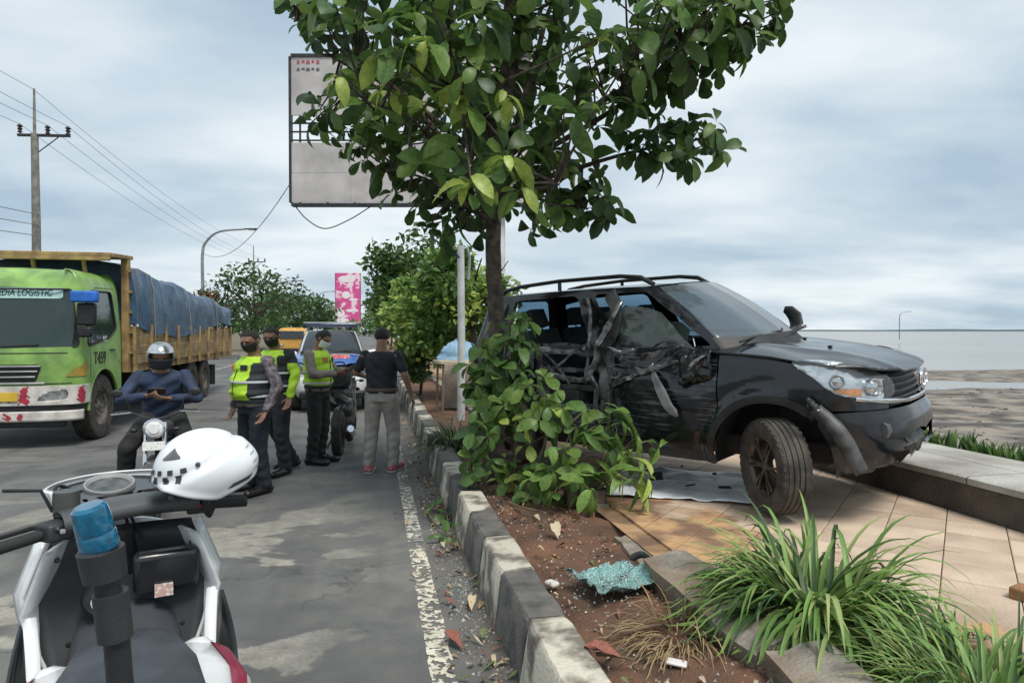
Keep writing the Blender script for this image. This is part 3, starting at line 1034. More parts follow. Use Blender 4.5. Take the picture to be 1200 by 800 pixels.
        # headlamp: reflector bowl set back, projector, indicator, clear lens
        hp = W.mapf(sg, -.055)
        mbh = panel_mb(lambda U, Z: poly_sdf(hl, U, Z) + .012, (uy(-.40), ux(1.36), .78, 1.08), .02, hp)
        H = mbh.build('headlight', M('lamp_reflector', (.86, .87, .88), .22, metal=.9, var=.25, nscale=14, bump=.5, bscale=14), root, angle=25)
        for uu, zz, r_ in ((uy(-.585), .885, .058), (ux(1.74), .935, .05)):
            p = W.mapf(sg, -.035)(np.array([uu]), np.array([zz]))[0]
            x, y, nx, ny = W.pos(uu)
            dirv = Vector((float(nx), float(ny) * sg, .05)).normalized()
            q = dirv.to_track_quat('Z', 'Y').to_matrix().to_4x4()
            m_ = MB(); m_.lathe([(r_, -.02), (r_ * 1.05, .012), (r_ * .92, .016), (r_ * .8, -.002), (r_ * .5, .012), (.001, .018)], 20, Matrix.Translation(Vector(p)) @ q)
            m_.build('lamp_projector', chrome, H)
        m_ = panel_mb(lambda U, Z: np.minimum(np.minimum(poly_sdf(hl, U, Z) - .006, .885 - Z), np.minimum(U - ux(1.90), ux(1.66) - U)), (uy(-.40), ux(1.36), .78, 1.08), .02, W.mapf(sg, -.03))
        m_.build('indicator', M('amber_lens', (.75, .30, .10), .25, var=.2, nscale=30), H)
        m_ = panel_mb(lambda U, Z: poly_sdf(hl, U, Z), (uy(-.40), ux(1.36), .78, 1.08), .025, W.mapf(sg, .002))
        m_.build('lamp_lens', GLASS('clear_lens', (.93, .95, .96), .10, .03), H)
        # wheel well
        for xw in (1.29, -1.29):
            m_ = MB(); m_.lathe([(.44, 0), (.44, .34), (.05, .36)], 22, Matrix.Translation((xw, -.77 * sg, .36)) @ Matrix.Rotation(R_(-90 * sg), 4, 'X'), arc=(R_(-10), R_(190)) if sg == -1 else (R_(170), R_(370)))
            m_.build('wheel_well', M('wheel_well', (.018, .017, .016), .9, var=.3), root)
    # grille: slats between the lamps, chrome strip, emblem
    gp = W.mapf(1, -.035)
    mb = MB()
    for sg in (1, -1):
        panel_mb(lambda U, Z: np.minimum(np.minimum(uy(-.45) - U, .995 - .05 * (U / .5) ** 2 - Z), Z - .74), (0, .6, .72, 1.0), .05, W.mapf(sg, -.05), mb)
    gr = mb.build('grille', M('grille_black', (.012, .012, .012), .5), root)
    for zz in (.80, .845, .89, .935):
        us = np.linspace(0, uy(-.44 + (zz - .8) * .1), 9)
        pr = W.mapf(1, -.022)(us, np.full(9, zz)); pl = W.mapf(-1, -.022)(us[1:], np.full(8, zz))
        pts = [tuple(p) for p in pl[::-1]] + [tuple(p) for p in pr]
        m_ = MB(); m_.tube(pts, .012, 6, flat=(.7, 1)); m_.build('slat', M('slat_black', (.03, .03, .033), .3, coat=.3), gr)
    us = np.linspace(0, uy(-.72), 14)
    zz = .768 + .055 * (us / us[-1]) ** 2
    pr = W.mapf(1, .004)(us, zz); pl = W.mapf(-1, .004)(us[1:], zz[1:])
    m_ = MB(); m_.tube([tuple(p) for p in pl[::-1]] + [tuple(p) for p in pr], .017, 8, flat=(1, .6)); m_.build('trim_strip', chrome, gr)
    if damaged:
        m_ = MB()
        def ring(cx, cz, rx, rz, w):
            P = [(2.085 + .0, cx + rx * math.cos(t), cz + rz * math.sin(t)) for t in np.linspace(0, 2 * math.pi, 33)]
            m_.tube(P, w, 6, cap=False)
        ring(0, .905, .095, .066, .0085); ring(0, .905, .034, .060, .0075); ring(0, .932, .078, .027, .0075)
        m_.build('emblem', chrome, root)
    # hood
    def f_hood(X, Y):
        U = np.interp(np.abs(Y), [0, .30, .58, .745, .80], [2.045, 2.03, 1.925, 1.71, 1.25])
        f = np.minimum(U - X, X - (1.09 - .36 * (np.abs(Y) / .74) ** 2))
        return np.minimum(f, .782 - .02 * sstep(1.4, 1.9, X) - np.abs(Y))
    def m_hood(x, y):
        z = hoodz(x, y)
        if damaged: z = z + .010 * np.sin(x * 9 + y * 4) * np.exp(-((y + .55) / .2) ** 2)
        return np.stack([x, y, z], 1)
    ho = panel_mb(f_hood, (.6, 2.08, -.80, .80), .03, m_hood).build('hood', hood_paint, root, solid=.014, angle=50)
    # greenhouse
    Bp = catmull([(1.16, 0, 1.170), (1.12, -.34, 1.165), (.95, -.60, 1.15), (.78, -.70, 1.14), (.30, -.742, 1.13), (-.5, -.755, 1.14), (-1.3, -.752, 1.15), (-1.70, -.72, 1.155), (-1.86, -.60, 1.155), (-1.95, 0, 1.15)], 12)
    Rp = catmull([(.40, 0, 1.685), (.37, -.28, 1.68), (.27, -.47, 1.665), (.15, -.53, 1.655), (-.12, -.555, 1.658), (-.7, -.57, 1.655), (-1.3, -.57, 1.64), (-1.60, -.555, 1.625), (-1.72, -.48, 1.615), (-1.80, 0, 1.62)], 12)
    Bp, Rp = np.array(Bp), np.array(Rp)
    tt = np.linspace(0, 9, len(Bp))
    def G(sg, ex=0.0, dam=False):
        def f(t, v):
            b = np.stack([np.interp(t, tt, Bp[:, i]) for i in range(3)], 1)
            r = np.stack([np.interp(t, tt, Rp[:, i]) for i in range(3)], 1)
            P = b + (r - b) * v[:, None]
            sd = sstep(2.2, 3.4, t)
            bul = 4 * v * (1 - v)
            P[:, 1] -= (bul * .022 + ex) * sd
            P[:, 0] += (bul * .035 + ex) * (1 - sd) * np.where(t < 6, 1, -1)
            P[:, 2] += bul * .02 * (1 - sd) + ex * .5 * (1 - sd)
            if dam: P = dmg(P, np.stack([np.zeros(len(P)), -np.ones(len(P))], 1))
            P[:, 1] *= sg
            return P
        return f
    win = {'windscreen': rpoly([(-.6, .03), (2.42, .03), (2.46, .95), (-.6, .97)], 3),
           'front': rpoly([(2.80, .05), (3.20, .91), (4.50, .91), (4.62, .05)], 3),
           'rear': rpoly([(4.92, .05), (4.80, .90), (6.02, .88), (6.22, .05)], 3),
           'quarter': rpoly([(6.50, .16), (6.26, .84), (7.05, .78), (7.0, .20)], 3),
           'tail': rpoly([(8.1, .12), (8.2, .90), (9.6, .90), (9.6, .12)], 3)}
    mbw = MB()
    for sg in (1, -1):
        hurt = damaged and sg == 1
        def f_pil(Tt, V):
            f = np.minimum(V, 1 - V) + .0011
            for k, p in win.items():
                f = np.minimum(f, -poly_sdf([(a, b) for a, b in p], Tt, V))
            return f
        panel_mb(f_pil, (0, 9, 0, 1.0), .05, G(sg, 0, hurt)).build('pillar_frame', upper, root, angle=50)
        panel_mb(lambda T_, V: poly_sdf(win['windscreen'], T_, V) + .02, (0, 2.7, 0, 1), .08, G(sg, -.003), mbw)
        if not hurt:
            for k in ('front', 'rear', 'quarter'):
                panel_mb(lambda T_, V: poly_sdf(win[k], T_, V) + .02, (2.6, 7.3, 0, 1), .06, G(sg, -.004)).build('side_window', glass, root)
        else:
            panel_mb(lambda T_, V: poly_sdf(win['quarter'], T_, V) + .02, (6, 7.3, 0, 1), .06, G(sg, -.004)).build('side_window', glass, root)
            # what is left of the driver's pane, standing in the lower half of the frame
            panel_mb(lambda T_, V: np.minimum(poly_sdf(win['front'], T_, V) + .02, np.minimum(.70 - .25 * np.abs(T_ - 4.0) ** 1.5 - V, T_ - 3.35)), (2.7, 5, 0, 1), .03, G(sg, -.030, True)).build('side_window', GLASS('green_pane', (.30, .38, .34), .60, .06), root)
    mbw.build('windscreen', GLASS('screen_glass', (.40, .48, .52), .55, .03, 2.6) if damaged else glass, root)
    mbt = MB()
    for sg in (1, -1):
        panel_mb(lambda T_, V: poly_sdf(win['tail'], T_, V) + .02, (8, 9, 0, 1), .08, G(sg, -.003), mbt)
    mbt.build('rear_window', glass, root)
    cw = MB()  # black cowl strip added to cover sun glare at the screen's foot
    for sg in (1, -1): panel_mb(lambda T_, V: np.minimum(np.minimum(.115 + .03 * sstep(1.6, 2.4, T_) - V, V + .03), 2.62 - T_), (0, 2.7, -.06, .2), .03, G(sg, .004), cw)
    cw.build('cowl_glare_band', M('cowl_black', (.012, .012, .013), .55, var=.3), root, angle=60)
    # roof
    rows = []
    for i in range(24):
        s = i / 23
        k = s
        # walk the roof edge from front centre line to rear by x
        x = .40 + (-1.80 - .40) * k
        yr = float(np.interp(-x, -Rp[:, 0], -Rp[:, 1]))
        ze = float(np.interp(-x, -Rp[:, 0], Rp[:, 2]))
        rows.append([(x, yr * t, ze + .028 * (1 - t * t) * min(1, 6 * s + .05) + .001) for t in np.linspace(-1, 1, 17)])
    mb = MB(); mb.grid(rows); ro = mb.build('roof', upper, root, angle=50)
    for sg in (1, -1):
        m_ = MB()
        m_.tube([(.20, -.500 * sg, 1.672), (.08, -.51 * sg, 1.735), (-.12, -.515 * sg, 1.758), (-.8, -.525 * sg, 1.752), (-1.3, -.525 * sg, 1.722), (-1.50, -.515 * sg, 1.69), (-1.6, -.51 * sg, 1.635)], [.022, .024, .021, .02, .021, .024, .02], 8, flat=(.9, 1.1))
        m_.tube([(-.8, -.525 * sg, 1.745), (-.8, -.525 * sg, 1.66)], .018, 8)
        m_.build('roof_rail', M('rail_black', (.02, .02, .021), .4, var=.3), root)
    # wipers
    for y0, y1 in ((-.62, .02), (-.05, .55)):
        m_ = MB(); p0 = Vector((1.13 - .12 * (y0 / .6) ** 2, y0, 1.195)); p1 = Vector((1.08, y1, 1.25))
        m_.tube([p0, (p0 + p1) / 2 + Vector((.0, 0, .012)), p1], [.009, .007, .005], 6)
        m_.tube([p0 + (p1 - p0) * .3 + Vector((-.02, 0, .012)), p1 + Vector((-.03, .06, .01))], .008, 4)
        m_.build('wiper', rubber, root)
    # underbody, cabin floor, dash, seats, wheel
    mb = MB(); mb.box((0, 0, .40), (3.3, 1.18, .16)); mb.box((0, 0, .45), (1.5, 1.46, .12)); mb.box((1.5, 0, .62), (.55, 1.0, .45)); mb.box((1.80, 0, .52), (.12, 1.25, .12)); mb.box((-1.85, 0, .5), (.1, 1.3, .2))
    mb.build('chassis', M('underbody', (.02, .019, .018), .85, var=.4), root, bevel=.02)
    im = seat_m or M('cabin_grey', (.045, .047, .048), .9, var=.3, nscale=14)
    mb = MB(); mb.grid([[(.98, y, .95), (.80, y, 1.13), (.62, y, 1.12), (.52, y, 1.00), (.55, y, .70)] for y in np.linspace(-.68, .68, 9)])
    mb.build('dashboard', im, root, angle=60)
    for yy, xx, wd in ((-.36, -.10, .50), (.36, -.10, .50), (-.33, -.95, .62), (.33, -.95, .62)):
        m_ = MB()
        m_.box((xx + .15, yy, .66), (.50, wd, .16))
        rt = Matrix.Rotation(R_(-16), 3, 'Y')
        m_.box((xx - .20, yy, .98), (.13, wd * .96, .62), rt, taper=(.7, .8))
        m_.box((xx - .32, yy, 1.40), (.09, .26, .18), rt, taper=(.8, .8))
        m_.tube([(xx - .28, yy - .05, 1.25), (xx - .31, yy - .05, 1.35)], .008, 6); m_.tube([(xx - .28, yy + .05, 1.25), (xx - .31, yy + .05, 1.35)], .008, 6)
        m_.build('seat', im, root, bevel=.05, seg=3)
    m_ = MB(); m_.lathe([(.175, -.012), (.187, 0), (.175, .012), (.163, 0)], 28, Matrix.Translation((.42, -.36, 1.06)) @ Matrix.Rotation(R_(-65), 4, 'Y'), closed=True)
    m_.box((.44, -.36, 1.055), (.03, .30, .05), Matrix.Rotation(R_(-65), 3, 'Y')); m_.build('steering_wheel', rubber, root)
    for sg in (1, -1):      # mirror
        if damaged: continue
        m_ = MB(); m_.capsule((.66, -.80 * sg, 1.15), (.66, -.93 * sg, 1.17), .075, .085, 12, flat=(1, .55)); m_.build('door_mirror', upper, root)
    return W
# ---------------------------------------------------------------- wrecked SUV
black_paint = M('black_car_paint', (.0065, .0085, .013), .17, col2=(.013, .014, .016), nscale=2.5, detail=9, lo=.40, hi=.62, coat=.4, rvar=.08, spec=.4)
suv = empty('suv', (2.70, 5.93, .415), 0, 'black wrecked SUV with crushed driver side, nose over the sea wall', 'car')
suv.rotation_euler = (R_(3.2), R_(-.3), R_(-54.4))
def crash(P, n):
    P = P.copy()
    x, y, z = P[:, 0], P[:, 1], P[:, 2]
    hit = np.exp(-((x + .42) / .50) ** 2) * sstep(.35, .75, z) * sstep(1.66, 1.30, z)
    rear = np.exp(-((x + 1.3) / .45) ** 2) * sstep(.4, .8, z) * sstep(1.66, 1.3, z)
    front = np.exp(-((x - .62) / .22) ** 2 - ((z - 1.0) / .16) ** 2)
    zone = sstep(.88, .62, x) * sstep(-2.0, -1.6, x) * sstep(.40, .55, z) * sstep(1.66, 1.45, z)
    nz_ = np.array([mnoise.fractal(Vector((a * 3.2, c * 3.6, 1.7)), 1.0, 2.1, 4) for a, c in zip(x, z)])
    nx_ = np.array([mnoise.fractal(Vector((a * 3.6, c * 2.9, 8.2)), 1.0, 2.1, 4) for a, c in zip(x, z)])
    fold = np.abs(((x * 2.1 + z * 1.3) % 1.0) - .5) * 2
    P[:, 1] += .17 * hit + .07 * rear + .05 * front + zone * (.050 * nz_ + .030 * (fold - .5)) * (.35 + hit + front)
    P[:, 0] += zone * .035 * nx_ * (.4 + hit)
    P[:, 2] += zone * .022 * nz_ * hit
    return P
def scuffed(name, base, amount=.5):
    # long scrapes down to primer and steel along the side
    m = M(name, base, .30, var=.3, nscale=3, coat=.2)
    nt = m.node_tree; N = nt.nodes.new; L = nt.links.new; b = nt.nodes['Principled BSDF']; src = b.inputs['Base Color'].links[0].from_socket
    t = N('ShaderNodeTexCoord'); mp_ = N('ShaderNodeMapping'); mp_.inputs['Scale'].default_value = (1.1, 1.0, 30.0); mp_.inputs['Rotation'].default_value = (0, R_(12), 0); L(t.outputs['Object'], mp_.inputs[0])
    n = N('ShaderNodeTexNoise'); n.inputs['Scale'].default_value = 2.4; n.inputs['Detail'].default_value = 8; L(mp_.outputs[0], n.inputs['Vector'])
    n2 = N('ShaderNodeTexNoise'); n2.inputs['Scale'].default_value = 3.0; n2.inputs['Detail'].default_value = 5; L(t.outputs['Object'], n2.inputs['Vector'])
    r = N('ShaderNodeMapRange'); r.inputs['From Min'].default_value = .55; r.inputs['From Max'].default_value = .60; L(n.outputs['Fac'], r.inputs['Value'])
    r2 = N('ShaderNodeMapRange'); r2.inputs['From Min'].default_value = .42; r2.inputs['From Max'].default_value = .60; r2.inputs['To Max'].default_value = amount; L(n2.outputs['Fac'], r2.inputs['Value'])
    mu = N('ShaderNodeMath'); mu.operation = 'MULTIPLY'; L(r.outputs[0], mu.inputs[0]); L(r2.outputs[0], mu.inputs[1])
    mx_ = N('ShaderNodeMix'); mx_.data_type = 'RGBA'; mx_.inputs[7].default_value = (.20, .195, .19, 1); L(mu.outputs[0], mx_.inputs[0]); L(src, mx_.inputs[6]); L(mx_.outputs[2], b.inputs['Base Color'])
    ro = N('ShaderNodeMath'); ro.operation = 'MULTIPLY_ADD'; ro.inputs[1].default_value = .35; ro.inputs[2].default_value = .22; L(mu.outputs[0], ro.inputs[0]); L(ro.outputs[0], b.inputs['Roughness'])
    return m
door_scuff = scuffed('scraped_black_paint', (.008, .010, .014), .42)
seat_dark = M('suv_cabin', (.045, .052, .050), .85, col2=(.022, .025, .026), nscale=5)
Wsuv = build_suv(suv, black_paint, black_paint, GLASS('blue_tint', (.22, .38, .52), .35, .03), damaged=True, seat_m=seat_dark, crash=crash)
for o_ in suv.children:
    if o_.name.split('.')[0] in ('door', 'quarter_panel') and len(o_.data.materials):
        ys_ = [v.co.y for v in o_.data.vertices]
        if sum(ys_) / len(ys_) < 0: o_.data.materials[0] = door_scuff
rim_br = M('dusty_alloy', (.17, .14, .11), .5, metal=.7, col2=(.06, .05, .042), nscale=9)
# front right wheel is on full lock
wheel(suv, (1.30, -.76, .315), .345, .215, tyre_m, rim_br, steer=R_(-40), side=-1, spokes=6, double=True)
wheel(suv, (1.30, .74, .36), .345, .215, tyre_m, rim_br, steer=R_(-34), side=1, spokes=6, double=True)
wheel(suv, (-1.29, -.74, .325), .345, .215, tyre_m, rim_br, side=-1, spokes=6, double=True)
wheel(suv, (-1.29, .74, .34), .345, .215, tyre_m, rim_br, side=1, spokes=6, double=True)
spare = wheel(suv, (-2.12, 0, .85), .345, .21, tyre_m, rim_br, steer=R_(90), side=1, spokes=6)
# bent centre pillar, door bars, window regulator: bare metal of the torn side
bare = M('torn_steel', (.38, .38, .38), .35, metal=.8, col2=(.05, .05, .05), nscale=12, detail=7, bump=.4, bscale=50)
darkbar = M('door_inner', (.035, .036, .038), .45, metal=.3, col2=(.10, .10, .10), nscale=13, lo=.45, hi=.75)
def bar(name, pts, r, m, flat=(1, 1), n=6, bumps=.0):
    n = 6; flat = (flat[0] * 1.45, flat[1] * .5)
    mb = MB(); c = [Vector(p) for p in catmull(pts, 3)]
    if bumps:
        c = [p + Vector((fbm(p.x * 9, p.z * 9) * bumps, fbm(p.z * 8, p.x * 8, 4) * bumps, 0)) for p in c]
    mb.tube(c, r, n, flat=flat)
    return mb.build(name, m, suv, angle=25)
def sheet(name, pts, widths, m, nrm=(0, -1, 0), seed=0, crump=.015, solid=.004, thick_edge=True, seg=4):
    """bent sheet-metal strip with folded edges and creases"""
    mb = MB(); c = [Vector(p) for p in catmull(pts, seg)]
    n = len(c); rows = []
    wk = np.interp(np.linspace(0, 1, n), np.linspace(0, 1, len(widths)), widths)
    for i, p in enumerate(c):
        d = (c[min(i + 1, n - 1)] - c[max(i - 1, 0)]).normalized()
        nn = Vector(nrm); nn = (nn - d * nn.dot(d)).normalized(); s_ = d.cross(nn)
        rw = []
        for t, h in ((-1, -.55), (-.9, 0), (-.3, .06), (.2, -.03), (.9, 0), (1, -.55)):
            q = p + s_ * wk[i] * t + nn * wk[i] * h
            q += Vector((fbm(q.x * 8, q.z * 8, seed), fbm(q.z * 9, q.x * 7, seed + 5) * 1.2, fbm(q.x * 9 + 3, q.z * 6, seed + 9))) * crump
            rw.append(q)
        rows.append(rw)
    mb.grid(rows)
    return mb.build(name, m, suv, angle=22, solid=solid)
# inner frame of the rear door: beams left standing round open gaps
holes_d = [rpoly([(Wsuv.ux(-.30), .955), (Wsuv.ux(-.30), 1.06), (Wsuv.ux(-.97), 1.07), (Wsuv.ux(-.97), .95)], 2), rpoly([(Wsuv.ux(-.28), .80), (Wsuv.ux(-.30), .915), (Wsuv.ux(-.95), .905), (Wsuv.ux(-.93), .79)], 2), rpoly([(Wsuv.ux(-.30), .62), (Wsuv.ux(-.30), .75), (Wsuv.ux(-.90), .74), (Wsuv.ux(-.84), .60)], 2)]
def f_inner(U, Z):
    f = poly_sdf([(Wsuv.ux(-.16), .50), (Wsuv.ux(-.16), 1.13), (Wsuv.ux(-1.05), 1.14), (Wsuv.ux(-1.05), .90), (Wsuv.ux(-.90), .50)], U, Z)
    for h in holes_d: f = np.minimum(f, -poly_sdf(h, U, Z))
    return f
panel_mb(f_inner, (Wsuv.ux(-.12), Wsuv.ux(-1.08), .45, 1.16), .018, Wsuv.mapf(1, -.055, crash)).build('door_inner', darkbar, suv, angle=25, solid=.010)
sheet('centre_pillar', [(-.20, -.585, 1.62), (-.13, -.60, 1.46), (-.17, -.60, 1.28), (-.32, -.58, 1.10), (-.24, -.60, .92), (-.20, -.66, .70), (-.22, -.73, .40)], [.06, .055, .07, .06, .075, .07, .08], darkbar, seed=2)
sheet('centre_pillar', [(-.06, -.61, 1.53), (-.13, -.665, 1.38), (-.27, -.68, 1.17), (-.30, -.675, 1.03), (-.37, -.68, .92), (-.30, -.70, .74), (-.33, -.745, .44)], [.022, .03, .028, .034, .03, .03, .026], bare, seed=4, crump=.02)
sheet('centre_pillar', [(-.41, -.61, 1.58), (-.37, -.655, 1.32), (-.40, -.665, 1.06), (-.43, -.69, .82)], [.014, .018, .02, .012], bare, seed=6)
sheet('window_regulator', [(-.94, -.70, .80), (-.75, -.68, .95), (-.56, -.69, 1.09)], [.012, .014, .012], bare, crump=.008)
sheet('window_regulator', [(-.58, -.70, .80), (-.74, -.675, .96), (-.88, -.69, 1.08)], [.012, .014, .012], bare, crump=.008)
sheet('window_regulator', [(-1.02, -.71, 1.05), (-.90, -.67, .99), (-.80, -.665, .90), (-.66, -.68, .83)], [.008, .012, .012, .006], bare, seed=3)
sheet('door_beam', [(-1.06, -.745, .865), (-.8, -.70, .88), (-.55, -.69, .85), (-.36, -.70, .86)], [.022, .026, .022, .018], bare, seed=8)
sheet('door_beam', [(-1.05, -.745, 1.13), (-.85, -.70, 1.125), (-.60, -.69, 1.10), (-.40, -.70, 1.12)], [.020, .024, .02, .018], bare, seed=9)
# torn shreds along the front door's upper edge and hinge side
random.seed(3)
for k in range(22):
    x0 = random.uniform(-.05, .82); z0 = random.uniform(.84, 1.15)
    ln = random.uniform(.10, .30); an = random.uniform(-1.0, .5)
    p0 = Vector((x0, -.80 + random.uniform(-.01, .06) + .10 * math.exp(-((x0 + .3) / .4) ** 2), z0))
    p1 = p0 + Vector((-ln * math.cos(an), random.uniform(-.05, .03), ln * math.sin(an) * .7))
    md_ = (p0 + p1) / 2 + Vector((0, random.uniform(-.04, .01), random.uniform(-.06, .05)))
    w_ = random.uniform(.006, .018)
    sheet('torn_trim', [p0, md_, p1], [w_, w_ * random.uniform(.7, 1.4), .003], random.choice((bare, darkbar, darkbar, black_paint)), (random.uniform(-.6, .6), -1, random.uniform(-.6, .6)), k, .012)
sheet('torn_trim', [(.34, -.80, .98), (.42, -.86, .86), (.50, -.88, .74), (.56, -.875, .66), (.58, -.86, .62)], [.018, .034, .040, .034, .012], M('hanging_trim', (.16, .16, .165), .45, var=.4, nscale=9), crump=.01)
sheet('torn_trim', [(.10, -.76, 1.02), (.25, -.83, .97), (.40, -.82, 1.0), (.62, -.81, 1.07)], [.02, .025, .02, .008], bare, seed=11, crump=.02)
sheet('torn_trim', [(-.14, -.72, .80), (.06, -.80, .89), (.20, -.82, .94)], [.03, .022, .008], bare, seed=12, crump=.02)
sheet('torn_trim', [(.58, -.82, .88), (.70, -.84, 1.02), (.82, -.82, 1.12)], [.008, .014, .012], bare, seed=13)
# big dented flap of skin folded out at the hinge side
mb = MB(); rows = []
for i in range(12):
    t = i / 11
    rows.append([(.86 - .26 * t + .03 * fbm(t * 4, v * 4), -.805 - .03 * math.sin(v * 3.1) * (1 - t) - .03 * t + .03 * fbm(t * 5, v * 6, 3), .92 + .24 * v - .05 * t + .03 * fbm(t * 6, v * 3, 8)) for v in np.linspace(0, 1, 9)])
mb.grid(rows); mb.build('torn_skin', black_paint, suv, angle=25, solid=.004)
for k in range(7):
    p0 = Vector((.60 - k * .02, -.70, 1.14 + k * .012)); p1 = p0 + Vector((-.10 - .02 * k, -.02 - .01 * (k % 3), -.03 - .04 * (k % 4)))
    mb = MB(); mb.tube(catmull([p0, (p0 + p1) / 2 + Vector((0, -.04, .03)), p1], 4), .004, 5); mb.build('loose_wire', rubber, suv)
# broken wheel arch strip that hangs from the fender to the bumper corner
mb = MB(); rows = []
cl = catmull([(1.62, -.865, .760), (1.73, -.885, .67), (1.81, -.885, .56), (1.86, -.87, .45), (1.90, -.85, .36)], 8)
for i, p in enumerate(cl):
    w = .062 + .022 * math.sin(i / len(cl) * 3.1)
    rows.append([(p[0] + (t - .5) * w * .9, p[1] + .035 * (t - .5) ** 2 * 4 + (t - .5) * .02 + .006 * math.sin(t * 25), p[2] + (t - .5) * w * .75) for t in np.linspace(0, 1, 9)])
mb.grid(rows); mb.build('hanging_arch', M('grey_scuffed_plastic', (.085, .085, .088), .5, col2=(.025, .025, .025), nscale=12, detail=8), suv, angle=50, solid=.008)
for k in range(5):
    bar('broken_clip', [(1.55 + .02 * k, -.855, .80 - .022 * k), (1.585 + .02 * k, -.88, .825 - .025 * k), (1.62 + .018 * k, -.855, .80 - .02 * k)], .007, bare if k % 2 else black_plastic, (1.5, .6), 6)
# ragged plastic remains under the bumper
mb = MB()
random.seed(12)
rows = []
for i in range(34):
    t = i / 33
    y = -.72 + t * 1.30
    x = 2.02 - .42 * (abs(y) / .8) ** 2.6
    lo_ = .40 - .05 * random.random() - .06 * max(0, math.sin(t * 9))
    rows.append([(x - .02, y, .52), (x + .025 + .02 * random.random(), y, .45), (x + .012 * random.random(), y + .01 * random.random(), lo_), (x - .05 - .05 * random.random(), y, lo_ - .03)])
mb.grid(rows); mb.build('bumper_remains', M('torn_bumper', (.016, .017, .017), .5, col2=(.06, .06, .06), nscale=10, lo=.5, hi=.8), suv, smooth=False, solid=.006)
mb = MB(); mb.tube([(1.97, -.60, .60), (2.0, -.3, .60), (2.0, .3, .60), (1.97, .6, .60)], .06, 8, flat=(1, .6)); mb.tube([(1.95, -.22, .58), (2.03, -.22, .47), (2.02, -.22, .42)], .012, 6)
mb.build('crash_beam', darkbar, suv)
# left mirror folded forward over the far wing
mb = MB()
mb.capsule((.84, .80, 1.19), (.86, .88, 1.22), .04, .035, 10)
mb.tube([(.85, .87, 1.215), (.86, .915, 1.26), (.84, .93, 1.33), (.79, .925, 1.385), (.745, .915, 1.40)], [.04, .052, .055, .045, .025], 12, flat=(1.2, .35), up=(1, 0, 0))
mb.build('door_mirror', black_plastic, suv)
# small debris resting on the hood: two dry leaves' worth of chips and washer nozzles
for px_, py_ in ((1.12, -.30), (1.18, .22), (1.50, -.15)):
    mb = MB(); mb.ell((px_, py_, float(hoodz(np.array(px_), np.array(py_))) + .006), (.02, .012, .008), 8, 5); mb.build('washer_nozzle', black_plastic, suv)
# driver's airbag cloth hanging in the window, tail lamp, plate holder
mb = MB(); rows = []
for i in range(14):
    t = i / 13
    rows.append([(-.10 + .62 * t, -.50 - .05 * math.sin(t * 6 + v * 3) - .02 * v, 1.50 - .20 * t - v * (.42 - .12 * t) + .015 * math.sin(t * 17)) for v in np.linspace(0, 1, 9)])
mb.grid(rows); mb.build('curtain_airbag', M('airbag_cloth', (.085, .105, .098), .85, col2=(.070, .088, .082), nscale=2, bump=.2, bscale=12), suv, angle=60)
for sg in (1, -1):
    mb = panel_mb(lambda U, Z: poly_sdf(rpoly([(Wsuv.ux(-1.76), .82), (Wsuv.ux(-1.80), 1.12), (Wsuv.L - .52, 1.12), (Wsuv.L - .56, .82)], 3), U, Z), (Wsuv.ux(-1.6), Wsuv.L, .8, 1.15), .03, Wsuv.mapf(sg, .006))
    mb.build('tail_lamp', M('red_lens', (.45, .02, .02), .2), suv)
# ================================================================ VEGETATION
leaf_mats = [
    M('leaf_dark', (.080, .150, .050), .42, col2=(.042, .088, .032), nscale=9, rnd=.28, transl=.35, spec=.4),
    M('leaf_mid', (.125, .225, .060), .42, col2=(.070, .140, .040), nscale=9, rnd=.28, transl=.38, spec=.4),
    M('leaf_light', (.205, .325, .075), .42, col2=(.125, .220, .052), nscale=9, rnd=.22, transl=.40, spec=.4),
    M('leaf_young', (.50, .60, .15), .42, col2=(.34, .46, .10), nscale=7, rnd=.12, transl=.40, spec=.4),
    M('leaf_dry', (.22, .12, .05), .8, col2=(.12, .065, .03), nscale=9, rnd=.2, transl=.1)]
bark = M('bark', (.125, .10, .08), .95, col2=(.030, .024, .020), nscale=11, detail=9, bump=1.0, bscale=38)
def leaf_geo(kind=0, droop=.3, fold=.25, wid=.50, narrow=False, wav=0.0):
    """obovate leaf of unit length along +x"""
    st = [(0, .03), (.12, .05), (.32, .50), (.55, .85), (.75, 1.0), (.90, .78), (1.0, .10)] if not narrow else [(0, .06), (.15, .5), (.4, .95), (.65, 1.0), (.85, .65), (1.0, .05)]
    vs, fs = [], []
    for i, (x, w) in enumerate(st):
        w *= wid / 2
        zc = -droop * x * x + .06 * math.sin(x * 3)
        wv = wav * math.sin(x * 15 + kind)
        px_ = x * (1 - .18 * droop * x)
        vs += [(px_, -w, zc + fold * w + wv), (px_, 0, zc), (px_, w, zc + fold * w - wv)]
    for i in range(len(st) - 1):
        a = i * 3
        fs += [(a, a + 3, a + 4, a + 1), (a + 1, a + 4, a + 5, a + 2)]
    return vs, fs
LEAF = {}
def leaf_mesh(shape, mi):
    k = (shape, mi)
    if k not in LEAF:
        prm = [(0, .25, .35, .52, False, .01), (1, .55, .25, .58, False, .02), (2, .85, .5, .50, False, .015), (3, .10, .2, .48, False, .02),
               (4, .5, .3, .26, True, .01), (5, .9, .5, .30, True, .02)][shape]
        mb = MB(); mb.add(*leaf_geo(*prm))
        me = mb.mesh('leaf', True, 180); me.materials.append(leaf_mats[mi])
        LEAF[k] = me
    return LEAF[k]
